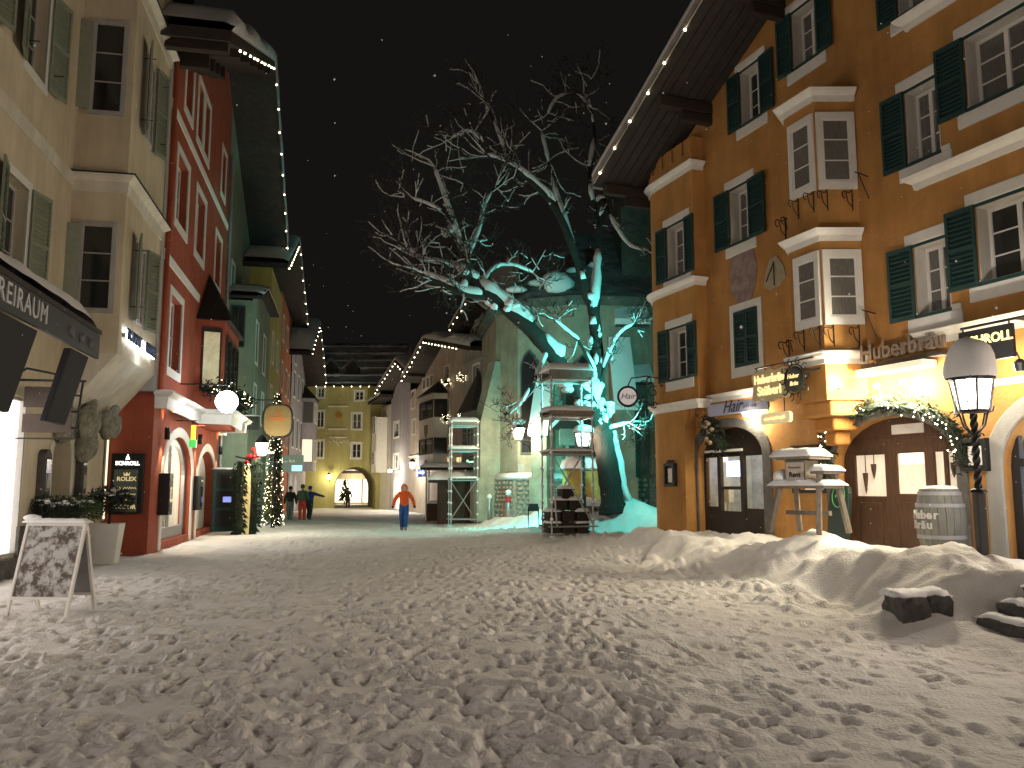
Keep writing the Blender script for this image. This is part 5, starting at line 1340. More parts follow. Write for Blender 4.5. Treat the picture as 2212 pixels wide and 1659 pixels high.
# ------------------------------------------------------------------ right row between gatehouse and church
def mid_row():
    W = lambda *p: FM.rect(*p)
    # pale yellow house with white bay against the gatehouse
    r = far_house(FM, 'pale_bay_house', 'pale house with a white bay squeezed beside the gatehouse', CREAM2, .0, 3.4, FM.at(825,880)[1], [W(823,899,833,930),W(822,982,832,1002)], sur=.12)
    q = MB(); q.prismz([(-.1,.0),(.2,-.8),(1.9,-.8),(2.2,0)], 2.9, FM.at(825,905)[1]); q.build('bay', WHITE, r)
    for z0, z1 in ((6.0,7.4),(3.5,4.6)): window(r, .5, 1.7, z0, z1, y=-.86, cols=2, rows=3, fw=.08, fm=WHITE)
    z = FM.at(825,895)[1]; rake_roof(r, [(-.8,z+.8),(4.0,z+1.0)], 1.0, 5)
    q = MB(); q.box(.4,2.6,.26,.3,.3,2.2); 
    # lavender
    r = far_house(FM, 'blue_lavender_house', 'blue-lavender house with dark narrow windows and a fairy-lit gable', LAV, 3.42, 9.2, 13.5,
       [W(851,912,862,943),W(850,982,861,1012),W(891,908,898,936),W(892,983,899,1003),W(889,846,897,880)], planes=[(-.62,1,FM.at(842,868)[1]-.62*3.6+.2)], arches=[(4.6,7.2,.1,1.8,2.8)])
    q = MB(); q.box(4.6,7.2,.24,.28,.1,2.8); q.build('lit_shop_window', M('lav_glow',(1,.9,.7),.6,.3,2,emit=(1,.84,.52),es=1.5), r)
    pk = FM.at(855,783,1.2); p0 = FM.at(810,852,1.2); p1 = FM.at(882,812,1.2)
    rake_roof(r, [p0, pk, p1], 1.2, 6, snow=.25)
    rake_lights(FM, 1.2, [p0, pk, p1], 13, 'bulbs outlining the gable of the blue-lavender house')
    # rose cream house with gable, bay and crest
    p0, pk, p1 = FM.at(868,826,1.3), FM.at(916,738,1.3), FM.at(992,752,1.3)
    sl = (pk[1]-p0[1])/(pk[0]-p0[0]); sr = (pk[1]-p1[1])/(p1[0]-pk[0])
    r = far_house(FM, 'rose_cream_house', 'rose-cream gabled house with a two-storey bay and ball lights at the windows', ROSE, 9.22, 21.3, 20,
       [W(960,793,970,818),W(958,866,970,898),W(914,820,919,840),W(922,816,927,836),W(930,812,935,832),W(980,985,997,1008)+(M('rose_lit',(1,.8,.5),.6,.4,3,emit=(1,.75,.35),es=.9),),W(950,986,972,1002)+(M('rose_lit2',(1,.8,.5),.6,.4,3,emit=(1,.78,.4),es=.7),)],
       planes=[(-sl,1,pk[1]-sl*pk[0]-.05),(sr,1,pk[1]+sr*pk[0]-.05)])
    rake_roof(r, [p0, pk, p1, (p1[0]+2.0, p1[1]-2.0*sr)], 1.3, 6, snow=.4)
    rake_lights(FM, 1.3, [p0, pk, p1], 19, 'bulbs outlining the gable of the rose-cream house')
    a, c = FM.at(905,900,.8)[0], FM.at(938,900,.8)[0]
    zt, zb = FM.at(922,855,.8)[1], FM.at(922,1008,.8)[1]
    q = MB(); q.prismz([(a-.2,0),(a+.1,-.8),(c-.1,-.8),(c+.25,0)], zb, zt); q.build('bay', WHITE, r)
    q = MB(); q.add([(a-.4,0,zt),(a,-1,zt),(c,-1,zt),(c+.45,0,zt),((a+c)/2,0,zt+1.0)], [(0,1,4),(1,2,4),(2,3,4),(3,2,1,0)]); q.build('bay_roof', SOFFIT, r)
    for v0, v1 in ((867,905),(948,982)):
        z1, z0 = FM.at(922,v0,.8)[1], FM.at(922,v1,.8)[1]; window(r, a+.25, c-.25, z0, z1, y=-.86, cols=2, rows=1, fw=.08, fm=WOODD)
        q = MB(); q.add([(c-.09,-.79,z0),(c+.23,-.03,z0),(c+.23,-.03,z1),(c-.09,-.79,z1)], [(0,1,2,3)]); q.v = [(x+.04,y-.015,z) for x,y,z in q.v]; q.build('cheek_window', PANE, r, fix=False)
    z = FM.at(922,932,.8)[1]; m = (a+c)/2
    q = MB(); q.prism([(m-.35,z+.4),(m+.35,z+.4),(m+.35,z-.1),(m,z-.45),(m-.35,z-.1)], -.84, -.79); q.build('painted_crest', M('crest_green_dark',(.05,.10,.05),.7,0,8,c2=(.3,.25,.12)), r)
    q = MB(); q.lathe([(0,-.03),(.3,-.03),(.3,.03),(0,.03)], 14); o = q.build('round_emblem', GREYW, r); o.location = (m,-.82,FM.at(922,1003,.8)[1]); o.rotation_euler = (R_(90),0,0)
    ledge(r, [(9.3,0),(a-.3,0)], FM.at(890,985)[1], k=.7)
    # balls of lights hanging at the windows
    for (u, v) in ((964,826),(963,905),(997,814),(996,900)):
        p = FM.at(u,v,.35); t = empty('light_ball', FM.world(p[0],.35,p[1])); rng = random.Random(u)
        q = MB(); q.blob((0,0,0),(.15,.12,.14),8,6,.15,rng); q.tube([(0,0,.1),(0,.3,.5)], .02, 4); q.build('ball', FIRD, t)
        for k in range(26):
            z_ = rng.uniform(-1,1); a_ = rng.uniform(0,6.28); s_ = math.sqrt(1-z_*z_); o = obj('bulb', SBULB_ME, t); q_ = .36*rng.random()**.5; o.location = (q_*s_*math.cos(a_), q_*s_*math.sin(a_)-.05, q_*z_)
        tag(t, 'fairy-light ball by the %s window of the rose-cream house%s' % ('upper' if v < 850 else 'lower', ', on its grey neighbour side' if u > 980 else ''), 'light ball', 'light balls on the rose-cream house')
    # grey house next to the church
    r = far_house(FM, 'grey_house', 'plain grey house with a pointed bay roof next to the church', GREYW, 21.32, 30, 13.4,
       [W(1019,707,1034,748),W(1058,700,1073,738),W(1022,790,1036,842),W(1070,778,1079,832),W(1056,888,1073,914)], sur=.16)
    a, c = FM.at(999,900,.6)[0], FM.at(1034,900,.6)[0]; zt, zb = FM.at(1015,890,.6)[1], FM.at(1015,985,.6)[1]
    q = MB(); q.prismz([(a,0),(a+.3,-.7),(c-.3,-.7),(c,0)], zb, zt); q.build('bay', GREYW, r)
    q = MB(); q.add([(a-.2,0,zt),(a+.1,-.95,zt),(c-.1,-.95,zt),(c+.2,0,zt),((a+c)/2,-.1,zt+2.4)], [(0,1,4),(1,2,4),(2,3,4),(3,2,1,0)]); q.build('bay_roof', STONED, r)
    window(r, a+.4, c-.4, zb+.5, zt-.4, y=-.76, cols=2, rows=2, fm=GREY)
    ledge(r, [(21.4,0),(29.9,0)], FM.at(1035,775)[1], k=.8, mat=GREYW); ledge(r, [(21.4,0),(29.9,0)], FM.at(1035,690)[1], k=.8, mat=GREYW)
    p0, pk = FM.at(970,718,1.2), FM.at(1012,648,1.2); rake_roof(r, [p0, pk, (31,pk[1]-2.5)], 1.2, 7, snow=.25); rake_lights(FM, 1.2, [p0, pk], 5, 'few bulbs on the rake of the grey house behind the tree')
    # blue neon signs and the green one
    def neon(name, u0, v0, u1, v1, d, colr, es, label, wt, vertical=False):
        s0, s1, z0, z1 = FM.rect(u0,v0,u1,v1,d); r = empty(name, FM.world((s0+s1)/2,d,(z0+z1)/2), FM.ang); w, h = s1-s0, z1-z0
        q = MB(); q.box(-w/2,w/2,-.05,.05,-h/2,h/2); q.build('board', BLACK, r, bevel=.01)
        E = M(name+'_glow', colr, .5, 0, emit=colr, es=es)
        if vertical:
            for k in range(4): q = MB(); q.lathe([(w*.16,-.04),(w*.30,-.04),(w*.30,.04),(w*.16,.04),(w*.16,-.04)], 10); o = q.build('neon_tube', E, r); o.location = (0,-.06,h*(.36-.24*k)); o.rotation_euler = (R_(90),0,0)
        else:
            q = MB(); q.box(-w*.46,w*.40,-.08,-.05,-h*.12,h*.12); q.box(-w*.46,-w*.36,-.08,-.05,-h*.46,h*.46); q.prism([(w*.2,-h*.3),(w*.46,0),(w*.2,h*.3)],-.08,-.05); q.build('neon_tube', E, r)
        q = MB(); q.tube([(0,.04,0),(0,d,0)], .02, 4); q.build('arm', BLACK, r)
        light('neon_light', 'POINT', (0,-.25,0), r, wt, colr, .15); tag(r, label, 'neon sign')
    neon('blue_arrow_sign', 902, 1012, 920, 1030, .7, (.12,.2,1), 5, 'blue neon arrow sign on the lavender corner', 14)
    neon('blue_vertical_sign', 1057, 916, 1069, 955, .6, (.14,.2,1), 5, 'blue vertical neon sign on the grey house', 22, True)
    neon('green_lit_sign', 1010, 992, 1037, 1003, .9, (.35,1,.55), 1.5, 'green and white lit sign above the wooden kiosk', 5)
    # glowing street lamp on the lavender house
    for u, v, lb in ((891,1005,'wall lantern on the lavender house above the shop entrance'),):
        p = FM.at(u,v,.7); w = empty('wall_lantern', FM.world(p[0],.7,p[1]), FM.ang)
        q = MB(); q.lathe([(0,-.25),(.14,-.22),(.22,.18),(.24,.2),(.05,.4),(0,.42)], 8); q.build('glass', GLOW, w)
        q = MB(); q.tube([(0,0,-.25),(0,.4,-.4),(0,.7,-.2)], .03, 5); q.lathe([(.26,.2),(.08,.42),(0,.46)], 8); q.build('bracket', BLACK, w)
        light('lantern_light', 'POINT', (0,-.2,0), w, 380, (1,.92,.72), .2); tag(w, lb, 'lantern')
    w = empty('shop_spot', FM.world(6.3,.7,2.95), FM.ang); q = MB(); q.lathe([(0,-.12),(.14,-.1),(.16,.05),(0,.12)], 10); q.build('lamp', BULBW, w, True); q = MB(); q.tube([(0,.1,0),(0,.7,.1)], .02, 5); q.build('arm', BLACK, w)
    light('shop_spot_light', 'POINT', (0,-.3,-.1), w, 300, (1,.88,.62), .15); tag(w, 'bright shop lamp over the lit doorway of the blue-lavender house', 'lamp')
mid_row()

# ------------------------------------------------------------------ things along the left shop fronts
def left_things():
    # notice boards with dark panels
    p = FL.at(488,1140,.9)
    r = empty('notice_board', FL.world(FL.at(488,1080,.6)[0],.6,0), FL.ang+R_(-62))
    b = MB(); b.box(-.5,.5,-.06,.06,.1,2.35); b.build('frame', SHUT_G, r, bevel=.015)
    for k, h in enumerate((.25,.95,1.65)):
        q = MB(); q.box(-.38,.38,-.075,-.061,h,h+.6); q.build('panel', BLACK, r)
    q = MB(); q.box(-.14,.16,-.085,-.076,1.15,1.35); q.build('lit_card', M('blue_card',(.3,.4,.9),.5,0,emit=(.3,.4,1),es=.5), r)
    snow_on(r, -.5,.5,-.06,.06,2.35,.08,nx=6,ny=3)
    tag(r, 'tall dark notice board with three panels in front of the green house', 'notice board')
    # pale upright ski board; a glow in its wood stands in for light on it
    r = empty('upright_board', F2.world(F2.at(530,1080,.35)[0],.35,0), F2.ang+R_(-60)); out = [(-.16,0),(.16,0),(.18,1.2),(.15,2.2),(.06,2.55),(-.06,2.55),(-.15,2.2),(-.18,1.2)]
    b = MB(); b.prism(out, -.05, .05); o = b.build('board', M('glowing_pale_wood',(.55,.42,.20),.6,.15,4,emit=(1,.75,.3),es=.12), r, bevel=.02); snow_on(r, -.1,.1,-.06,.06,2.5,.06,nx=4,ny=3)
    tag(r, 'pale rounded wooden board standing upright between fir columns', 'board')
    # fir covered columns by the shop door
    for i, (s, d, h, lb) in enumerate(((F2.at(517,1080,.2)[0],.2,2.6,'dark fir column beside the notice board'),(F2.at(541,1080,.5)[0],.5,2.7,'fir column topped with red bows at the lantern door'),(F2.at(549,1080,.62)[0],.62,2.6,'slim fir column next to the white door post'))):
        p = F2.world(s,d,0); r = empty('fir_column', p); rng = random.Random(20+i); b = MB()
        b.tube([(0,0,0),(0,0,h)], .13, 8); b.build('core', FIRD, r); b = MB()
        for k in range(380):
            z = rng.uniform(.05,h); a = rng.uniform(0,6.28); q = rng.uniform(.1,.2); l = rng.uniform(.08,.16); x, y = q*math.cos(a), q*math.sin(a)
            b.add([(x,y,z),(x+l*math.cos(a),y+l*math.sin(a),z-.06),(x+l*.4*math.cos(a+.5),y+l*.4*math.sin(a+.5),z+.06)], [(0,1,2)])
        b.build('needles', FIRD, r, fix=False)
        if i == 1:
            b = MB()
            for k in range(9): b.blob((rng.gauss(0,.16)+.1,rng.gauss(0,.12)-.1,h+rng.gauss(0,.15)),(.09,.09,.07),6,4,.2,rng)
            b.build('red_bow', M('bow_red',(.55,.02,.02),.6,.2,5), r)
        tag(r, lb, 'column')
    # white door post
    # wall lantern
    p = F2.at(566,968,.9); w = empty('wall_lantern', F2.world(p[0],.9,p[1]), F2.ang)
    q = MB(); q.lathe([(0,-.28),(.15,-.26),(.25,.16),(.27,.2),(.05,.4),(0,.42)], 6); q.build('glass', GLOW, w)
    q = MB(); q.tube([(0,0,-.25),(0,.45,-.4),(0,.9,-.3)], .03, 5); q.lathe([(.29,.18),(.1,.42),(0,.5)], 6); q.build('bracket', BLACK, w)
    light('lantern_light', 'POINT', (0,-.35,-.05), w, 260, (1,.92,.70), .22); tag(w, 'large glowing wall lantern on the projecting green house', 'lantern')
    b = MB(); rr = empty('door_post', F2.world(F2.at(553,1050,.15)[0],.15,0), F2.ang); b.box(-.3,.3,-.1,.1,0,2.9); b.build('post', WHITE, rr, bevel=.02); b = MB(); b.box(-.4,.4,-.14,.1,2.9,3.0); b.build('cap', WHITE, rr); tag(rr, 'white door post lit by the large wall lantern', 'post')
    # black name sign and yellow oval sign
    p = F2.at(541,880,.8); r = empty('name_sign', F2.world(-.05,-.6,p[1]), math.atan2(F2.n[1],F2.n[0]))
    q = MB(); q.box(-.55,.85,-.06,.06,-.28,.28); q.build('board', M('sign_black',(.02,.025,.02),.5,.1,5), r, bevel=.01); text('Walter', .34, M('sign_letters_grey',(.30,.33,.30),.6,0), r, .15, -.07, 0, ext=.01); snow_on(r,-.55,.85,-.06,.06,.28,.07,nx=8,ny=3)
    q = MB(); q.tube([(-.5,.0,.3),(-.5,.12,.3)], .02, 4); q.tube([(.7,0,.2),(.7,.12,.2)], .02, 4); q.build('fixing', BLACK, r); r.location = F2.world(-.16,-.42,p[1]); tag(r, 'black snow-topped name sign on the end wall of the green house', 'sign')
    p = F2.at(600,909,1.3); r = empty('oval_sign', F2.world(p[0],1.3,p[1]), math.atan2(F2.n[1],F2.n[0]))
    k = .0; out = [(.5*math.copysign(abs(math.cos(t))**.6,math.cos(t)), .58*math.copysign(abs(math.sin(t))**.6,math.sin(t))) for t in np.linspace(0,6.283,25)[:-1]]
    q = MB(); q.prism(out,-.05,.05); q.build('panel', M('oval_yellow',(.15,.10,.035),.6,.1,4), r); q = MB(); q.tube([(x*1.08,0,z*1.08) for x,z in out]+[(out[0][0]*1.08,0,out[0][1]*1.08)], .035, 5); q.tube([(0,0,.6),(0,0,.78),(-.9,0,.78)], .03, 5); q.build('iron_frame', BLACK, r)
    q = MB(); q.box(-.28,.28,-.065,-.051,-.02,.16); q.prism([(-.1,.2),(.1,.2),(.06,.38),(-.06,.38)],-.065,-.051); q.build('emblem', M('oval_brown',(.22,.08,.02),.6,0), r); tag(r, 'yellow rounded sign in a black iron frame above the shops', 'hanging sign')
    p = F2.at(613,1000,1.2); r = empty('shop_box_sign', F2.world(p[0],1.2,p[1]), math.atan2(F2.n[1],F2.n[0]))
    q = MB(); q.box(-.75,.85,-.08,.08,-.4,.35); q.build('board', M('sign_sage',(.12,.15,.12),.5,.1,4,emit=(.7,.85,.7),es=.05), r, bevel=.01); squiggle(r, -.2, -.09, .06, .7, .08, WHITE, 5, 4, .012); text('KA', .20, WHITE, r, .36, -.09, .08, ext=.008); q = MB(); q.box(.35,.8,-.09,-.081,-.36,-.1); q.build('lit_corner', M('box_cyan',(.3,.7,.8),.5,0,emit=(.4,.8,1),es=.7), r)
    q = MB(); q.box(-1.9,-.2,-.06,.06,.40,.50); q.build('lit_bar', M('bar_glow',(1,1,.9),.5,0,emit=(1,.95,.75),es=2.5), r); q = MB(); q.tube([(-.75,0,0),(-1.3,0,0)], .03, 5); q.build('arm', BLACK, r); light('bar_light','POINT',(-1,0,-.3),r,60,(1,.93,.75),.2); tag(r, 'grey-green box sign under a glowing bar lamp', 'sign')
    # tree wound with lights
    p = F2.at(592,1122,.9); t = empty('lit_conifer', F2.world(p[0]-.6,.9,0)); rng = random.Random(31); b = MB(); H = 5.6
    for k in range(1500):
        h = rng.random(); a = rng.uniform(0,6.28); rr = (.28*(1-h)+.08)*rng.uniform(.3,1); l = rng.uniform(.08,.16); x, y, z = rr*math.cos(a), rr*math.sin(a), .1+H*h
        b.add([(x,y,z),(x+l*math.cos(a),y+l*math.sin(a),z-.08),(x+.05,y,z+.08)], [(0,1,2)])
    b.build('foliage', FIRD, t, fix=False); b = MB(); b.tube([(0,0,0),(0,0,H)], [.1,.02], 6); b.build('trunk', WOODD, t)
    for k in range(230):
        h = rng.random()**1.2; a = rng.uniform(0,6.28); rr = .36*(1-h)+.12; o = obj('bulb', SBULB_ME, t); o.location = (rr*math.cos(a), rr*math.sin(a), .1+H*h); o.scale = (.9,)*3
    tag(t, 'tall slim conifer wound with hundreds of warm lights', 'christmas tree')
    light('conifer_glow','POINT',(.9,-.9,1.6),t,18,(1,.8,.45),.5)
left_things()
# ------------------------------------------------------------------ church
def church():
    r = empty('church', (0,36,0)); Wc = lambda x, y: (x, y-36)
    P = [Wc(-1.6,44), Wc(-.75,38.2), Wc(.25,36.6), Wc(2.6,35.6), Wc(6.2,36.0), Wc(9,38)]
    ZT = 9.9
    b = MB()
    for (xa,ya),(xb,yb) in zip(P, P[1:]): b.add([(xa,ya,1.6),(xb,yb,1.6),(xb,yb,ZT),(xa,ya,ZT)], [(0,1,2,3)])
    b.build('wall', CHURCH, r, fix=False)
    b = MB(); b.sweep(P, [(0,.0),(.32,.0),(.28,2.05),(.0,2.25)]); b.build('plinth', RUBBLE, r)
    # stones that stand proud of the plinth
    rng = random.Random(5)
    for i in range(1, 4):
        (xa,ya),(xb,yb) = P[i],P[i+1]; L = math.hypot(xb-xa,yb-ya); n = Vector((yb-ya,-(xb-xa))).normalized(); z = .35
        while z < 1.95:
            h = rng.uniform(.16,.26); t = .03
            while t < L-.1:
                w = rng.uniform(.2,.42); c = (t+min(w,L-t)/2)/L; x, y = xa+(xb-xa)*c, ya+(yb-ya)*c; o_ = .30
                q = MB(); q.blob((0,0,0),(w*.46,.06,h*.46),7,4,.12,rng); s = q.build('stone', RUBBLE, r, True); s.location = (x+n.x*o_,y+n.y*o_,z+h/2); s.rotation_euler = (0,0,math.atan2(yb-ya,xb-xa)); t += w
            z += h
    q = MB(); q.sweep(P[1:4], [(0,2.2),(.34,2.04),(.36,2.16),(.2,2.30),(0,2.34)]); q.build('snow_cap', SNOW, r, True)
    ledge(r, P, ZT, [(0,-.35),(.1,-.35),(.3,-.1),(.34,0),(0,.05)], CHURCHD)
    # roof
    R1, R2 = (3.2,4.2,14.2), (9.0,5.0,14.2)
    b = MB(); E = [(x*1.0+(-.35 if i < 2 else 0),y-.3,ZT+.02) for i,(x,y) in enumerate(P)]
    b.add(E+[R1,R2], [(0,1,6),(1,2,6),(2,3,6),(3,4,7,6),(4,5,7)]); b.build('roof', M('church_shingle',(.10,.095,.09),.95,0,1.2,.5,8,c2=(.36,.36,.37),stretch=(1,1,2.5)), r, fix=False)
    for k in range(5):
        q = MB(); x = .2+k*.9; z = ZT+.5+.35*k; q.blob((x, .3+.25*k, z), (rng.uniform(.3,.6), .35, .14), 8, 5, .2, rng); q.build('roof_snow', SNOW, r, True)
    q = MB(); q.blob((1.95,-.15,10.6),(.75,.3,.5),10,6,.15,rng); q.build('roof_snow', SNOW, r, True)
    # buttresses
    def buttress(i, t, zt, proj=1.15, w=.75, cap=True):
        (xa,ya),(xb,yb) = P[i],P[i+1]; d = Vector((xb-xa,yb-ya)).normalized(); n = Vector((d.y,-d.x)); x, y = xa+(xb-xa)*t, ya+(yb-ya)*t
        o = empty('x',(x,y,0),math.atan2(d.y,d.x)); M4 = o.matrix_basis.copy(); bpy.data.objects.remove(o)
        q = MB(); q.box(-w/2,w/2,-proj,.1,.2,2.1); q.box(-w/2+.06,w/2-.06,-proj+.12,.1,2.1,zt*.62)
        q.add([(-w/2+.06,-proj+.12,zt*.62),(w/2-.06,-proj+.12,zt*.62),(w/2-.06,.1,zt*.62),(-w/2+.06,.1,zt*.62),(-w/2+.06,-.25,zt),(w/2-.06,-.25,zt),(w/2-.06,.1,zt),(-w/2+.06,.1,zt)], [(0,1,5,4),(1,2,6,5),(3,0,4,7),(4,5,6,7)])
        b = q.build('buttress', CHURCH, r); b.matrix_basis = M4
        if not cap: return
        q = MB(); z0 = zt*.62
        q.add([(-w/2-.02,-proj+.02,z0-.02),(w/2+.02,-proj+.02,z0-.02),(w/2+.02,-.27,zt-.03),(-w/2-.02,-.27,zt-.03),(-w/2-.05,-proj-.03,z0+.10),(w/2+.05,-proj-.03,z0+.10),(w/2+.02,-.30,zt+.22),(-w/2-.02,-.30,zt+.22)], [(0,1,5,4),(1,2,6,5),(2,3,7,6),(3,0,4,7),(4,5,6,7)]); q.build('snow_cap', SNOW, b)
    buttress(1, .05, 7.4, cap=False); buttress(2, .55, 6.2, 1.2, .8); buttress(3, .55, 7.9, 1.3, .9); 
    # gothic windows
    for i, t, w, z0, z1 in ((2,.12,.7,3.2,7.6),(3,.12,1.5,3.0,7.3)):
        (xa,ya),(xb,yb) = P[i],P[i+1]; d = Vector((xb-xa,yb-ya)).normalized(); n = Vector((d.y,-d.x)); L = math.hypot(xb-xa,yb-ya); x, y = xa+(xb-xa)*t, ya+(yb-ya)*t
        if i == 2: x, y = xa+(xb-xa)*.22, ya+(yb-ya)*.22
        o = empty('x',(x+n.x*.01,y+n.y*.01,0),math.atan2(d.y,d.x)); M4 = o.matrix_basis.copy(); bpy.data.objects.remove(o)
        out = [(-w/2,z0),(w/2,z0),(w/2,z1-w*.9),(w*.3,z1-w*.35),(0,z1),(-w*.3,z1-w*.35),(-w/2,z1-w*.9)]
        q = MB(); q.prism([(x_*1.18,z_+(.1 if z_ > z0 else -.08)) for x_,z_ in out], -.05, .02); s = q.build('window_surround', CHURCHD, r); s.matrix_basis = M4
        q = MB(); q.prism(out, -.06, -.01); s = q.build('window', PANE, r); s.matrix_basis = M4
    # tower wall behind
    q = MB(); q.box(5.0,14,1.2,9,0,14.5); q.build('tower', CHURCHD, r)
    for z0, z1, x0, x1 in ((6.1,7.9,4.6,6.0),(8.6,10.7,4.5,5.9)):
        q = MB(); q.add([(x0,-.5,z0),(x1,-.5,z0),(x1,1.3,z0),(x0,1.3,z0),(x0+.1,1.0,z1),(x1-.2,1.0,z1)], [(0,1,5,4),(1,2,5),(0,4,3),(3,4,5,2),(3,2,1,0)]); s = q.build('offset_roof', CHURCHD, r)
        q = MB(); q.add([(x0-.08,-.58,z0+.05),(x1+.08,-.58,z0+.05),(x0-.05,-.6,z0+.30),(x1+.05,-.6,z0+.30),(x0+.1,.98,z1+.2),(x1-.2,.98,z1+.2),(x1+.08,1.2,z0+.05),(x0-.08,1.2,z0+.05)], [(0,1,3,2),(2,3,5,4),(1,6,5,3),(7,0,2,4)]); q.build('snow_cap', SNOW, s, fix=False)
    q = MB(); q.box(4.7,5.8,-.4,1.25,0,6.05); q.build('stair_turret', CHURCHD, r)
    # small notice case
    q = MB(); p = at(1127,1015,36.6); q.box(p.x-.16,p.x+.16,p.y-36-.12,p.y-36+.3,p.z-.25,p.z+.25); q.build('alms_box', GREYW, r, bevel=.01)
    tag(r, 'old church with a polygonal choir, buttresses, rubble plinth and a dark tower', 'church')
church()
def church_lamp():
    p = at(1120,935,34.9); w = empty('church_wall_lantern', p)
    q = MB(); q.lathe([(0,-.27),(.16,-.25),(.27,.18),(.29,.2),(.06,.36),(0,.38)], 6); q.build('glass', GLOW, w)
    q = MB(); q.tube([(0,0,-.27),(.1,0,-.36),(.45,.4,-.55),(.5,.9,-.75)], .035, 6); q.tube([(0,0,-.3),(.5,.3,-.3),(1.1,.75,-.28)], .025, 5); q.lathe([(.31,.19),(.12,.38),(0,.48)], 6); q.build('bracket', BLACK, w)
    q = MB(); q.blob((0,0,.46),(.3,.3,.14),10,5,.08); q.build('snow_cap', SNOW, w, True)
    light('lantern_light', 'POINT', (.02,-.05,0), w, 420, (1,.90,.62), .2)
    tag(w, 'snow-capped wall lantern glowing on the church choir', 'lantern')
church_lamp()

# ------------------------------------------------------------------ floodlights that wash tree and church in turquoise
def flood(x, y, aim, wt, label, spot=95, h=0.0):
    z = gz(x, y)+h; r = empty('floodlight', (x, y, z))
    a = math.atan2(aim[1]-y, aim[0]-x)
    q = MB(); q.box(-.16,.16,-.1,.1,.30,.56); o = q.build('housing', BLACK, r, bevel=.01); o.rotation_euler = (0,0,a-math.pi/2)
    q = MB(); q.box(-.14,.14,.101,.108,.33,.53); o = q.build('lens', M('turquoise_lens'+label[:6],(.3,1,.9),.4,0,emit=(.15,1,.85),es=3), r); o.rotation_euler = (0,0,a-math.pi/2)
    q = MB(); q.tube([(-.18,0,.43),(-.18,0,-h-.2)], .02, 5); q.tube([(.18,0,.43),(.18,0,-h-.2)], .02, 5); q.tube([(-.2,0,.43),(.2,0,.43)], .012, 5); o = q.build('stand', BLACK, r); o.rotation_euler = (0,0,a-math.pi/2)
    d = Vector((math.cos(a), math.sin(a), 0))*.16
    light('flood_light', 'SPOT', (d.x,d.y,.46), r, wt, (.10,1,.86), .10, spot, .65, aim=(aim[0]-x,aim[1]-y,aim[2]-z))
    tag(r, label, 'floodlight')
flood(.75, 29.6, (.5,34.0,.9), 700, 'small floodlight on a stand in the snow left of the tree', 125, .3)
def wall_flood():
    p = Vector((4.75,24.9,4.4)); aim = Vector((2.1,28.0,6.0)); r = empty('floodlight', p, math.atan2(aim.y-p.y, aim.x-p.x)-math.pi/2)
    q = MB(); q.box(-.2,.2,-.1,.1,-.14,.14); o = q.build('housing', BLACK, r, bevel=.012)
    q = MB(); q.box(-.17,.17,.101,.108,-.11,.11); q.build('lens', M('turquoise_lens_wall',(.3,1,.9),.4,0,emit=(.15,1,.85),es=3), r)
    a = Matrix.Rotation(-r.rotation_euler.z, 3, 'Z') @ Vector((FR.t[0]*.80, FR.t[1]*.80, 0))
    q = MB(); q.tube([(0,-.05,0), a*.5+Vector((0,0,.05)), a], .022, 6); q.build('bracket', BLACK, r)
    light('flood_light', 'SPOT', (0,.16,0), r, 1500, (.13,1,.88), .12, 108, .6, aim=(0,4,1.0))
    light('flood_light', 'SPOT', (0,.16,-.05), r, 520, (.13,1,.88), .12, 84, .5, aim=(1.2,3.4,-2.6))
    tag(r, 'turquoise floodlight on a bracket at the side wall of the orange inn', 'floodlight')
wall_flood()

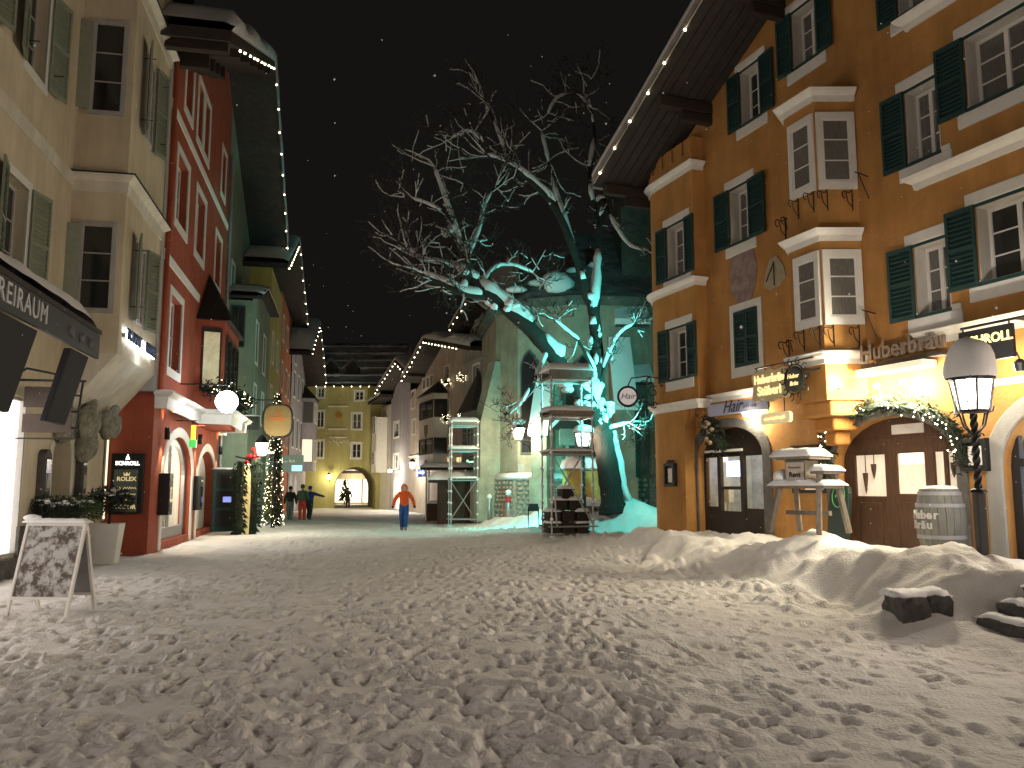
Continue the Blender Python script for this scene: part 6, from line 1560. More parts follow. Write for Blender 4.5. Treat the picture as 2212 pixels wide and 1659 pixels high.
# ------------------------------------------------------------------ the bare tree under snow
def tree():
    rng = random.Random(12); TY = 28.0
    base = at(1322,1095,TY); r = empty('bare_tree', (base.x, base.y, gz(base.x,base.y)-.1)); O = Vector(r.location)
    wood, twig, snow = MB(), MB(), MB()
    def W(u, v, dy): return at(u, v, TY+dy)-O
    def smooth(P, n=4):
        out = []
        for i in range(len(P)-1):
            p0, p1, p2, p3 = P[max(0,i-1)], P[i], P[i+1], P[min(len(P)-1,i+2)]
            for k in range(n):
                t = k/n; out.append(tuple(.5*((2*p1[c])+(-p0[c]+p2[c])*t+(2*p0[c]-5*p1[c]+4*p2[c]-p3[c])*t*t+(-p0[c]+3*p1[c]-3*p2[c]+p3[c])*t**3) for c in range(4)))
        out.append(tuple(P[-1])); return out
    def snow_path(pts, rad, thick=True):
        """snow lying on the upper, weather side of a limb in uneven pads"""
        seg = []; segr = []
        for i, p in enumerate(pts):
            d = (pts[min(i+1,len(pts)-1)]-pts[max(0,i-1)]).normalized()
            up = Vector((-.2,-.3,1.0)); up = up-d*up.dot(d)
            steep = up.length; up.normalize()
            on = rng.random() < ((.95 if steep > .4 else .5) if thick else .96)
            if thick: rr = rad[i]*rng.uniform(.58,.98)+.04; off = rad[i]*rng.uniform(.60,.80)+.02
            else: rr = .012+rad[i]*.75; off = rad[i]*.8+.004
            if on and rad[i] > .004: seg.append(p+up*off); segr.append(rr)
            if (not on or i == len(pts)-1) and len(seg) > 1:
                if thick: segr[0] *= .5; segr[-1] *= .5
                snow.tube(seg, segr, 8 if thick else 4)
                seg, segr = [], []
            elif not on: seg, segr = [], []
    def grow(p, d, L, rad, depth):
        n = 4 if depth < 2 else 3; pts = [p]; dirs = []
        d = d.normalized()
        for k in range(n):
            d = (d + Vector((rng.gauss(0,.20),rng.gauss(0,.20),rng.gauss(.05,.20)))).normalized()
            pts.append(pts[-1]+d*L/n); dirs.append(d)
        rads = [max(.0095, rad*(1-.7*i/n)) for i in range(n+1)]
        twig.tube(pts, rads, 4, cap=False)
        if rng.random() < (.75,.35,.0,.0)[depth]: snow_path(pts, rads, False)
        if depth < 3:
            for k in range((4,3,1)[depth] + (rng.randint(0,1) if depth < 2 else 0)):
                i = rng.randint(1, n); s = dirs[i-1]
                ax = Vector((rng.gauss(0,1),rng.gauss(0,.9),rng.gauss(.25,.7))).normalized()
                grow(pts[i], s*.75+ax*.75, L*rng.uniform(.40,.66), max(.006, rads[i]*.66), depth+1)
    def limb(P, twigs=0, tl=1.5, snowy=True, t0=.3):
        Q = smooth([(*W(u,v,dy),rd) for u,v,dy,rd in P]); pts = [Vector(q[:3]) for q in Q]; rad = [max(.02,q[3])*(1+.10*rng.uniform(-1,1)) for q in Q]
        wood.tube(pts, rad, 10)
        if snowy: snow_path(pts, rad)
        n = len(pts)
        for k in range(int(twigs*1.1)):
            i = min(n-2, int((t0+(1-t0)*rng.random())*n)); d = (pts[min(i+1,n-1)]-pts[i-1]).normalized()
            ax = Vector((rng.gauss(0,1),rng.gauss(0,.8),rng.gauss(.15,.9))).normalized()
            grow(pts[i], d*.6+ax, tl*rng.uniform(.5,1.15), min(.04,rad[i]*.45), 0)
        for k in range(3 if twigs else 0): grow(pts[-1], (pts[-1]-pts[-2]).normalized()+Vector((rng.gauss(0,.4),rng.gauss(0,.4),rng.gauss(0,.4))), tl, rad[-1]*.8, 0)
    limb([(1326,1110,0,.52),(1322,1075,0,.42),(1316,1030,0,.37),(1308,980,0,.36),(1299,930,.05,.38),(1291,885,.1,.36),(1289,850,.1,.28)], snowy=False)
    limb([(1300,925,0,.32),(1262,860,-.3,.28),(1218,800,-.7,.27),(1186,757,-.9,.26),(1140,705,-1.2,.25),(1090,662,-1.4,.24),(1045,628,-1.6,.21),(1018,603,-1.7,.16)], 5, 1.3, t0=.4)
    limb([(1030,612,-1.6,.16),(990,585,-1.9,.14),(945,572,-2.1,.11),(905,562,-2.2,.08),(880,540,-2.3,.05)], 16, 1.35)
    limb([(1045,640,-1.6,.14),(1000,632,-1.9,.12),(955,610,-2.2,.10),(912,592,-2.4,.06)], 14, 1.3)
    limb([(1040,622,-1.5,.09),(1070,580,-1.0,.06),(1110,575,-.6,.04),(1150,590,-.4,.03)], 7, 1.0)
    limb([(1018,605,-1.7,.10),(1002,555,-1.9,.085),(985,498,-1.8,.075),(962,430,-1.6,.05),(938,362,-1.4,.035)], 13, 1.2)
    limb([(985,498,-1.8,.05),(970,470,-2.0,.045),(930,445,-2.1,.035),(890,430,-2.3,.025)], 8, 1.0)
    limb([(1010,560,-1.8,.06),(1035,500,-1.2,.05),(1050,440,-.9,.035),(1075,400,-.6,.03)], 7, 1.0)
    limb([(1291,885,.1,.30),(1292,820,.15,.25),(1288,740,.2,.22),(1282,670,.2,.20),(1266,635,.2,.17),(1248,570,.1,.14),(1224,500,-.2,.13),(1193,440,-.5,.12),(1148,392,-.8,.11),(1100,356,-1.0,.085),(1052,336,-1.2,.05)], 14, 1.3, t0=.62)
    limb([(1052,336,-1.2,.05),(1035,300,-1.3,.04),(1010,285,-1.3,.03),(975,300,-1.4,.02)], 9, 1.1)
    limb([(1100,356,-1.0,.05),(1085,310,-.9,.04),(1060,250,-.8,.03),(1045,215,-.8,.02)], 7, 1.0)
    limb([(1284,680,.2,.17),(1292,600,.4,.14),(1294,520,.5,.12),(1284,450,.4,.09),(1274,380,.4,.07),(1284,300,.5,.055),(1276,235,.5,.04),(1262,205,.5,.03)], 12, 1.2, t0=.5)
    limb([(1240,545,.1,.09),(1220,470,.3,.07),(1196,402,.5,.055),(1182,335,.6,.04),(1170,285,.7,.03)], 9, 1.2)
    limb([(1276,235,.5,.04),(1245,205,.4,.03),(1205,212,.3,.025),(1185,245,.2,.02)], 5, .9)
    limb([(1294,520,.5,.07),(1300,465,.2,.06),(1294,436,.1,.055),(1304,430,.05,.055),(1317,465,0,.055),(1335,500,-.1,.05),(1360,532,-.1,.045),(1400,543,-.1,.025)], 5, .8, t0=.5)
    limb([(1290,820,.1,.07),(1255,745,-.4,.045),(1230,720,-.6,.03),(1195,690,-.8,.02)], 5, .9)
    limb([(1289,850,.1,.07),(1330,735,-.3,.05),(1370,700,-.4,.03)], 5, .9)
    limb([(1305,930,0,.06),(1360,915,-.3,.03)], 3, .7)
    limb([(1186,757,-.9,.06),(1165,800,-1.2,.04),(1140,850,-1.3,.03),(1120,880,-1.4,.02)], 6, .9)
    # plastered snow on the weather side of the trunk and in the fork
    for u, v, dy, a, c in ((1296,905,-.2,.42,.32),(1300,870,-.25,.34,.30),(1290,830,-.15,.26,.3),(1312,880,-.1,.3,.26),(1262,868,-.45,.4,.2),(1228,818,-.8,.42,.22),(1060,640,-1.5,.4,.25),(1100,668,-1.5,.36,.25),(1000,580,-2.0,.3,.2),(975,498,-1.9,.36,.24),(1290,780,0,.24,.34),(1288,712,.05,.22,.3)):
        for m in range(5):
            p = W(u+rng.gauss(0,7),v+rng.gauss(0,13),dy+rng.uniform(-.1,.1)); snow.blob(p, (a*rng.uniform(.25,.5),a*.4,c*rng.uniform(.35,.75)), 11, 8, .22, rng)
    for q in range(3):
        pts = [W(u+q*2,v,.12+.1*q)+Vector((rng.uniform(-.03,.03),0,0)) for u, v in ((1323,930),(1330,965),(1337,1000),(1343,1035),(1350,1065),(1362,1090))]
        snow.tube(pts, [.05+.07*rng.random() for _ in pts], 8)
    # bark ridges
    b = wood.build('trunk', M('tree_bark',(.030,.025,.021),.95,.45,9,1.0,14,stretch=(2.5,2.5,.4)), r, True)
    twig.build('crown', M('twig_bark',(.05,.042,.036),.95,.2,8), r, fix=False)
    tag(snow.build('snow', SNOW, r, True, fix=False), kind='stuff')
    tag(r, 'big bare tree with thick snow on its limbs, lit turquoise from below', 'tree')
tree()

# ------------------------------------------------------------------ scaffold towers
def scaffold(loc, rz, w, dp, H, levels, label, diag, k=1.0):
    r = empty('scaffold_tower', loc, rz); rng = random.Random(int(H*10)); t = .028
    for i, x in enumerate((-w/2,w/2)):
        for j, y in enumerate((-dp/2,dp/2)):
            b = MB(); b.tube([(x,y,0),(x,y,H)], t, 8)
            z = .45
            while z < H: b.lathe([(t,-.02),(.055,-.02),(.055,.02),(t,.02)], 8, (x,y,z)); z += .5
            b.box(x-.07,x+.07,y-.07,y+.07,-.15,.02); b.build('upright', STEEL, r)
            q = MB(); z = .47
            while z < H: q.blob((x-.01,y-.02,z+.03),(.055,.055,.05),6,4,.1,rng); z += .5
            tag(q.build('joint_snow', SNOW, r, True), kind='stuff')
    for (z, th, hs) in levels:
        b = MB(); n = max(2, int(w/.3)); pw = dp/3
        for e in range(3):
            q = MB(); q.box(-w/2-.04,w/2+.04,-dp/2+e*pw+.01,-dp/2+(e+1)*pw-.01,z-.05,z); q.build('plank', WOODG, r)
        if th:
            for y in (-dp/2-.05, dp/2+.02): q = MB(); q.box(-w/2-.06,w/2+.06,y,y+.03,z-.01,z+th); q.build('toe_board', WOODG, r, bevel=.006)
        snow_on(r, -w/2-.05,w/2+.05,-dp/2-.06,dp/2+.06,z+(th if hs > .15 else th*.45),hs,nx=14,ny=8,seed=int(z*10),edge=.22)
        b = MB()
        for y in (-dp/2,dp/2): b.tube([(-w/2,y,z-.08),(w/2,y,z-.08)], .024, 6)
        for x in (-w/2,w/2): b.tube([(x,-dp/2,z-.08),(x,dp/2,z-.08)], .024, 6)
        b.build('ledger', STEEL, r)
    for (x0,y0,z0,x1,y1,z1) in diag:
        b = MB(); b.tube([(x0*w/2,y0*dp/2,z0),(x1*w/2,y1*dp/2,z1)], .024, 6); b.build('brace', STEEL, r)
    b = MB()
    for y in (-dp/2,dp/2): b.tube([(-w/2-.1,y,.28),(w/2+.15,y,.28)], .024, 6)
    b.build('ledger', STEEL, r)
    tag(r, label, 'scaffold', 'scaffold towers on the square')
    return r
p = at(1226,1152,25.5); g = gz(p.x, 25.5); top = at(1226,803,25.5).z-g
z2 = at(1226,892,25.5).z-g; z3 = at(1226,975,25.5).z-g
scaffold((p.x,25.5,g), R_(14), 1.28, 1.0, top, [(top-.22,.22,.22),(z2-.08,.12,.16),(z3-.02,.05,.07)], 'tall snow-laden scaffold tower standing in front of the bare tree',
    [(-1,-1,z3-.1,1,-1,.35),(1,1,z3-.1,-1,1,.35),(-1,-1,z3,-.75,-1,.3)])
p = at(1000,1120,37.2); g = gz(p.x, 37.2); top = at(1000,912,37.2).z-g; z2 = at(1000,972,37.2).z-g; z3 = at(1000,1034,37.2).z-g
scaffold((p.x,37.2,g), R_(10), 1.15, .95, top, [(top-.12,.12,.20),(z2,.1,.14),(z3,.05,.08)], 'smaller scaffold tower beside the brown kiosk', [(1,-1,z3,-1,-1,.3),(-1,1,z3,1,1,.3)])
# ------------------------------------------------------------------ kiosk, garden hut, crates under the scaffold
def kiosk():
    p = at(1002,1105,39.5); g = gz(p.x,39.5); r = empty('wooden_kiosk', (p.x+.15,39.6,g-.25), R_(-6)); h = 2.1
    for i in range(14):
        q = MB(); x = -1.25+i*.18; q.box(x,x+.172,-.9,-.86,0,h); q.build('board', WOODB, r)
    q = MB(); q.box(-1.25,1.27,-.85,.9,0,h); q.build('body', WOODD, r)
    for i in range(10): q = MB(); y = -.9+i*.18; q.box(1.272,1.31,y,y+.172,0,h); q.build('board', WOODB, r)
    q = MB(); q.box(-1.6,1.6,-1.3,1.2,h,h+.14); q.build('roof', WOODD, r); snow_on(r,-1.6,1.6,-1.3,1.2,h+.14,.34,nx=20,ny=10,edge=.3)
    tag(r, 'brown boarded kiosk with a flat snow-covered roof', 'kiosk')
    p = at(965,1100,43.5); r = empty('kiosk_roof_stall', (p.x,43.5,0), R_(0)); q = MB(); 
    for x in (-1.0,1.0):
        for y in (-.6,.6): q = MB(); q.tube([(x,y,0),(x,y,2.6)], .05, 6); q.build('post', STEEL, r)
    q = MB(); q.box(-1.3,1.3,-.9,.9,2.6,2.72); q.build('roof', WOODD, r); snow_on(r,-1.3,1.3,-.9,.9,2.72,.25,nx=12,ny=8,edge=.3)
    q = MB(); q.box(-1.0,1.0,-.62,.6,.0,.9); q.build('counter', WOODB, r); snow_on(r,-1.0,1.0,-.62,.6,.9,.12)
    tag(r, 'open stall roof on thin posts behind the small scaffold', 'stall')
    p = at(1256,1085,31.5); g = gz(p.x,31.5); r = empty('yellow_hut', (p.x,31.5,g-.1), R_(8)); q = MB(); q.box(-.62,.62,-.5,.5,0,1.5); q.build('body', M('hut_yellow',(.34,.22,.06),.8,.2,5), r, bevel=.02)
    q = MB(); q.box(-.7,.7,-.58,.58,1.5,1.58); q.build('lid', WOODG, r); snow_on(r,-.7,.7,-.58,.58,1.58,.42,nx=12,ny=10,edge=.4)
    tag(r, 'small mustard box hut with a dome of snow behind the scaffold', 'hut')
    # planter table
    p = at(1250,1085,29.5); r = empty('snowy_table', (p.x,29.2,gz(p.x,29.2)), R_(5)); q = MB(); q.box(-.75,.75,-.4,.4,.42,.5); q.build('top', WOODG, r); snow_on(r,-.75,.75,-.4,.4,.5,.26,nx=12,ny=8,edge=.3)
    for x in (-.6,.6):
        for y in (-.3,.3): q = MB(); q.box(x-.04,x+.04,y-.04,y+.04,-.3,.42); q.build('leg', WOODG, r)
    tag(r, 'low table buried in snow behind the tall scaffold', 'table')
    # stacked timber crates inside the scaffold
    p = at(1226,1140,25.6); g = gz(p.x,25.6); k = 0
    for row, (n, z) in enumerate(((3,.0),(3,.34),(2,.68),(1,1.02))):
        for i in range(n):
            c = empty('timber_crate', (p.x-.05+(i-(n-1)/2)*.42, 25.55+.02*row, g+z+.06), R_(14)+.03*i); q = MB()
            for zz in (.02,.13,.24): q.box(-.19,.19,-.28,-.25,zz,zz+.08); q.box(-.19,.19,.25,.28,zz,zz+.08); q.box(-.19,-.17,-.25,.25,zz,zz+.08); q.box(.17,.19,-.25,.25,zz,zz+.08)
            q.box(-.17,.17,-.25,.25,.0,.30); q.build('body', WOODD, c)
            if row > 1 or (row == 0 and False) or i in (0,n-1): snow_on(c,-.2,.2,-.28,.28,.31,.10,nx=6,ny=6,edge=.12)
            tag(c, ('dark timber crate in the bottom row of the stack inside the tall scaffold','dark timber crate in the second row of the stack inside the tall scaffold','snow-topped timber crate in the third row of the scaffold stack','topmost snow-capped timber crate of the stack inside the tall scaffold')[row], 'crate', 'crates stacked inside the tall scaffold')
    # bird house shrine on the church side
    p = at(1225,935,33.5); r = empty('wayside_shrine', p); q = MB(); q.box(-.3,.3,-.2,.25,-.5,.2); q.build('box', WOODG, r); q = MB(); q.prism([(-.6,.15),(.6,.15),(0,.75)],-.4,.4); q.build('roof', WOODD, r); q = MB(); q.add([(-.66,-.45,.12),(0,-.45,.80),(.66,-.45,.12),(-.66,.45,.12),(0,.45,.80),(.66,.45,.12),(0,-.45,1.0),(0,.45,1.0),(-.68,-.45,.28),(.68,-.45,.28),(-.68,.45,.28),(.68,.45,.28)],[(0,8,6,1),(1,6,9,2),(8,10,7,6),(6,7,11,9),(0,3,10,8),(2,9,11,5)]); q.build('snow_cap', SNOW, r, fix=False)
    q = MB(); q.box(-.06,.06,-.06,.06,-3.2,-.5); q.build('post', WOODG, r); tag(r, 'little wooden shrine with a snow-covered gable roof by the church', 'shrine')
kiosk()
for u, v, Y, h, red_, lb in ((1057,1105,37.5,.95,0,'plain steel bollard with a snow cap by the church plinth'),(1098,1112,35.5,.85,1,'steel bollard with a red band in the bright turquoise snow')):
    p = at(u,v,Y); g = gz(p.x,Y); r = empty('bollard', (p.x,Y,g)); q = MB(); q.lathe([(.10,-.2),(.10,h),(.07,h+.04),(0,h+.05)], 14); q.build('post', STEEL, r, True); q = MB(); q.blob((0,0,h+.13),(.13,.13,.13),10,6,.08); q.build('snow_cap', SNOW, r, True)
    if red_: q = MB(); q.lathe([(.105,h-.28),(.107,h-.28),(.107,h-.02),(.105,h-.02)], 14); q.build('red_band', M('red_band',(.5,.03,.03),.5,.1,5), r)
    tag(r, lb, 'bollard')
# ------------------------------------------------------------------ street lamps
LGLASS = lamp_glass('lantern_pane', (1,.93,.80), 7)
def street_lamp(loc, h, label, watts, c=(1,.86,.66), snow=.55, k=1.0, rz=0.0):
    """h is the height of the lantern's lower edge above the snow"""
    r = empty('street_lamp', loc, rz)
    b = MB(); b.box(-.062,.062,-.062,.062,-.5,h*.42); b.lathe([(.12,0),(.10,.04),(.06,.06)], 8, (0,0,h*.42)); b.build('base_post', BLACK, r, bevel=.012)
    b = MB(); pts = []; n = 40
    for i in range(n+1): b_ = i/n
    vs = []; fs = []
    for i in range(n+1):
        z = h*.42+(h*.56)*i/n; a = i*.35
        for j in range(4): vs.append((.05*math.cos(a+j*math.pi/2), .05*math.sin(a+j*math.pi/2), z))
    for i in range(n):
        for j in range(4): j2 = (j+1) % 4; fs.append((i*4+j,i*4+j2,(i+1)*4+j2,(i+1)*4+j))
    b.add(vs, fs); b.build('twisted_pole', BLACK, r)
    b = MB()
    for j in range(4):
        a = j*math.pi/2+.4; b.tube([(.04*math.cos(a),.04*math.sin(a),h-.32),(.16*math.cos(a),.16*math.sin(a),h-.2),(.22*math.cos(a),.22*math.sin(a),h-.02)], .014, 5)
        b.tube([(.22*math.cos(a),.22*math.sin(a),h-.03),(.29*math.cos(a),.29*math.sin(a),h-.02),(.31*math.cos(a),.31*math.sin(a),h+.05)], .012, 5)
    b.build('collar', BLACK, r)
    rb, rt, lh = .235*k, .325*k, .50*k; N = 6
    b = MB(); P = lambda rr, j, z: (rr*math.cos(2*math.pi*j/N+.26), rr*math.sin(2*math.pi*j/N+.26), z)
    for j in range(N): b.bar(P(rb,j,h), P(rt,j,h+lh), .026, .026)
    for j in range(N): b.bar(P(rb,j,h), P(rb,j+1,h), .03, .03); b.bar(P(rt,j,h+lh), P(rt*1.04,j+1,h+lh), .035, .035)
    b.lathe([(0,h-.02),(rb,h-.02),(rb,h),(0,h)], N)
    for j in range(N):                                          # little ring ornament on each side
        m = (Vector(P(rb,j,h))+Vector(P(rb,j+1,h)))/2; t = (Vector(P(rt,j,h+lh))+Vector(P(rt,j+1,h+lh)))/2; c0 = m.lerp(t,.38); ax = (Vector(P(rb,j+1,h))-Vector(P(rb,j,h))).normalized(); up = (t-m).normalized()
        o_ = Vector((c0.x,c0.y,0)).normalized()*.012
        b.tube([c0+o_+(ax*math.cos(a)+up*math.sin(a))*.06*k for a in np.linspace(0,6.283,15)], .006, 4); b.tube([m+o_,t+o_], .006, 4)
    b.build('lantern_frame', BLACK, r)
    for j in range(N):
        q = MB(); q.add([P(rb*.985,j,h+.015),P(rb*.985,j+1,h+.015),P(rt*.985,j+1,h+lh-.015),P(rt*.985,j,h+lh-.015)], [(0,1,2,3)]); q.build('pane', LGLASS, r, fix=False)
    b = MB(); b.lathe([(rt*1.12,h+lh+.0),(rt*1.12,h+lh+.03),(rt*.7,h+lh+.16*k),(.08,h+lh+.28*k),(0,h+lh+.30*k)], N); b.build('roof', BLACK, r)
    if snow:
        b = MB(); rng = random.Random(3); R0 = rt*1.14; prof = [(R0*.98,.0),(R0*1.04,.08),(R0*1.0,.20),(R0*.93,.34),(R0*.80,.46),(R0*.55,.54),(R0*.25,.575),(0,.58)]
        vs = []; fs = []; n = 22
        for i,(rr,z) in enumerate(prof):
            for j in range(n):
                a = 2*math.pi*j/n; q = 1+.04*math.sin(3*a+i*.6)+rng.uniform(-.012,.012); vs.append((rr*q*math.cos(a), rr*q*math.sin(a), h+lh+.02+z*snow/.58*(1+.03*math.sin(2*a))))
        for i in range(len(prof)-1):
            for j in range(n): j2=(j+1)%n; fs.append((i*n+j,i*n+j2,(i+1)*n+j2,(i+1)*n+j))
        b.add(vs, fs); b.build('snow_cap', SNOW, r, True)
    b = MB(); b.lathe([(0,-.09),(.05,-.06),(.06,0),(.04,.07),(0,.09)], 10, (0,0,h+lh*.6)); b.build('bulb', BULBW, r, True)
    light('lantern_light', 'POINT', (0,0,h+lh*.42), r, watts, c, .09)
    return tag(r, label, 'street lamp', 'street lamps')
p = at(2118,1195,11.3); gl = gz(p.x,11.3); hz = at(2105,888,11.3).z-gl
street_lamp((at(2120,1150,11.3).x,11.3,gl), hz, 'street lamp with a tall dome of snow on its lantern, beside the barrel', 620, (1,.90,.78), k=.86)
p = at(1262,1110,27.4); gl = gz(p.x,27.4)
street_lamp((p.x,27.4,gl), at(1262,965,27.4).z-gl, 'street lamp burning behind the tall scaffold tower', 420, (1,.80,.58), snow=.25, k=.9)
# two unseen street lamps added behind the viewer to light the square
street_lamp((-3.6,-3.4,gz(-3.6,-3.4)), 3.3, 'unseen street lamp added at the near left to light the square', 820, (1,.84,.73), snow=.3)
street_lamp((4.4,-5.6,gz(4.4,-5.6)), 3.3, 'unseen street lamp added at the near right to light the square', 1350, (1,.84,.73), snow=.3)

# ------------------------------------------------------------------ pavement sign, planters
def a_frame():
    x, y = -6.13, 11.45; r = empty('pavement_sign', (x,y,gz(x,y)-.03), R_(-4)); H, w, sp = 1.24, .80, .34
    PM = bpy.data.materials.new('snowed_poster'); PM.use_nodes = True; nt = PM.node_tree; bs = nt.nodes['Principled BSDF']; bs.inputs['Roughness'].default_value = .85
    tc = nt.nodes.new('ShaderNodeTexCoord'); n1 = nt.nodes.new('ShaderNodeTexNoise'); n1.inputs['Scale'].default_value = 7; n1.inputs['Detail'].default_value = 9; n1.inputs['Roughness'].default_value = .72
    rp = nt.nodes.new('ShaderNodeValToRGB'); rp.color_ramp.elements[0].position = .43; rp.color_ramp.elements[1].position = .55; rp.color_ramp.elements[0].color = (.11,.085,.07,1); rp.color_ramp.elements[1].color = (.50,.49,.48,1)
    nt.links.new(tc.outputs['Object'], n1.inputs['Vector']); nt.links.new(n1.outputs['Fac'], rp.inputs['Fac']); nt.links.new(rp.outputs[0], bs.inputs['Base Color'])
    bp = nt.nodes.new('ShaderNodeBump'); bp.inputs['Strength'].default_value = .6; bp.inputs['Distance'].default_value = .02; nt.links.new(rp.outputs[0], bp.inputs['Height']); nt.links.new(bp.outputs[0], bs.inputs['Normal'])
    def leaf(sg, nm):
        f = lambda x_, t: (x_, sg*sp*(1-t), H*t)
        for x_ in (-w/2, w/2):
            q = MB(); q.bar(f(x_,0), f(x_,1), .04, .045, up=(0,sg,0)); q.build('leg', WHITE, r, bevel=.006)
        for t in (.215, .975): q = MB(); q.bar(f(-w/2,t), f(w/2,t), .045, .04); q.build('rail', WHITE, r, bevel=.006)
        q = MB(); o_ = sg*.0
        a = [f(-w/2+.02,.225), f(w/2-.02,.225), f(w/2-.02,.965), f(-w/2+.02,.965)]; q.add(a+[(p[0],p[1]+.012*(-sg),p[2]) for p in a], [(0,1,2,3),(7,6,5,4),(0,4,5,1),(1,5,6,2),(2,6,7,3),(3,7,4,0)]); q.build('poster' if sg < 0 else 'back_panel', PM if sg < 0 else M('sign_back',(.30,.29,.29),.7,.15,4), r)
    leaf(-1,''); leaf(1,'')
    snow_on(r, -w/2-.02, w/2+.02, -.05, .05, H+.0, .05, nx=16, ny=5, edge=.06)
    q = MB(); q.blob((-w/2+.06,-.02,H+.05),(.13,.07,.05),10,6,.15); q.build('snow_lump', SNOW, r, True)
    tag(r, 'white framed pavement sign with its poster plastered in snow', 'pavement sign')
a_frame()
def planter(x, y, h, w, kind, label, potmat):
    r = empty('planter', (x,y,gz(x,y)), R_(12)); b = MB()
    a, c = w*.36, w*.5
    b.add([(-a,-a,0),(a,-a,0),(a,a,0),(-a,a,0),(-c,-c,h),(c,-c,h),(c,c,h),(-c,c,h),(-c+.05,-c+.05,h),(c-.05,-c+.05,h),(c-.05,c-.05,h),(-c+.05,c-.05,h),(-c+.06,-c+.06,h-.12),(c-.06,-c+.06,h-.12),(c-.06,c-.06,h-.12),(-c+.06,c-.06,h-.12)],
      [(3,2,1,0),(0,1,5,4),(1,2,6,5),(2,3,7,6),(3,0,4,7),(4,5,9,8),(5,6,10,9),(6,7,11,10),(7,4,8,11),(8,9,13,12),(9,10,14,13),(10,11,15,14),(11,8,12,15),(12,13,14,15)]); b.build('pot', potmat, r)
    snow_on(r, -c+.06,c-.06,-c+.06,c-.06,h-.10,.07,nx=6,ny=6)
    rng = random.Random(int(x*10)); b = MB(); b.tube([(0,0,h-.12),(.03,0,h+.18),(0,.02,h+.38)], [.04,.03,.03], 6); b.build('stem', WOODD, r)
    b = MB()
    for k in range(2600):
        d = Vector((rng.gauss(0,1),rng.gauss(0,1),rng.gauss(0,.75))).normalized()*rng.random()**.4; c0 = Vector((0,0,h+.5))+Vector((d.x*.48,d.y*.42,d.z*.30)); l = rng.uniform(.04,.11); e = (d.normalized()+Vector((rng.gauss(0,.4),rng.gauss(0,.4),rng.gauss(.2,.4)))).normalized()*l; s = e.cross(Vector((rng.gauss(0,1),rng.gauss(0,1),1))).normalized()*.010
        b.add([c0,c0+e*.5+s,c0+e,c0+e*.5-s], [(0,1,2,3)])
    b.build('foliage', kind, r, fix=False)
    b = MB()
    for k in range(26):
        a = rng.uniform(0,6.28); q = rng.uniform(.05,.4); b.blob((q*math.cos(a),q*math.sin(a)*.85,h+.62+rng.uniform(-.02,.16)*(1-q)),(.06,.06,.02),6,4,.2,rng)
    o = b.build('snow', SNOW, r, True); tag(o, kind='stuff')
    tag(r, label, 'planter')
planter(-8.85, 18.6, .86, .58, FIRD, 'tall white tapered planter with a dark clipped bush beside the red wall', WHITE)
planter(-9.0, 17.5, .66, .50, M('bush_green',(.06,.10,.04),.8,.4,9), 'low planter with a green feathery bush behind the pavement sign', WHITE)
planter(-8.98, 16.5, .66, .50, FIRD, 'low planter with a dark bush in front of the cream niche', STONED)

# ------------------------------------------------------------------ in front of the inn
def trestle():
    x, y = 5.42, 15.5; g = gz(x,y)+.02; r = empty('trestle_stand', (x,y,g-.05), FR.ang+R_(14))
    w, d, h = 1.12, .62, .86
    for sx in (-1,1):
        for sy in (-1,1):
            q = MB(); q.bar((sx*(w/2-.05)*1.02,sy*(d/2+.14),0),(sx*(w/2-.14),sy*(d/2-.08),1.12 if sx > 0 else h),.09,.09); q.build('leg', WOODG, r, bevel=.012)
    q = MB(); q.box(-w/2,w/2,-d/2,d/2,h-.06,h); q.build('table_top', WOODG, r, bevel=.01); snow_on(r,-w/2,w/2,-d/2,d/2,h,.10,nx=18,ny=8,seed=4,over=.05,edge=.12)
    q = MB(); q.box(-w/2+.1,w/2-.1,-.04,.04,.32,.40); q.build('stretcher', WOODG, r)
    q = MB(); q.box(-.32,.12,-.2,.2,h+.06,h+.46); q.build('box', WOODG, r, bevel=.01)
    q = MB(); q.box(-.29,.09,-.215,-.201,h+.10,h+.42); bd = q.build('board', M('sign_cream',(.50,.44,.38),.7,.15,6), r)
    squiggle(r, -.10, -.222, h+.32, .26, .05, WOODD, 3, 6, .006); text('Rent', .13, WOODD, r, -.10, -.22, h+.19, ext=.003, bold=.003)
    q = MB(); q.box(-.52,.30,-.32,.32,h+.47,h+.53); q.build('roof', WOODG, r); snow_on(r,-.52,.30,-.32,.32,h+.53,.14,nx=14,ny=8,seed=6,edge=.14)
    q = MB(); q.box(.28,.56,-.3,.3,h+.20,h+.26); q.build('shelf', WOODG, r); snow_on(r,.28,.56,-.3,.3,h+.26,.10,nx=8,ny=8,seed=9,edge=.1)
    q = MB(); q.blob((-.50,-.05,h+.16),(.14,.2,.14),10,6,.15); q.build('snow_lump', SNOW, r, True)
    tag(r, 'rough wooden trestle stand with a small rental sign, heaped with snow', 'stand')
trestle()
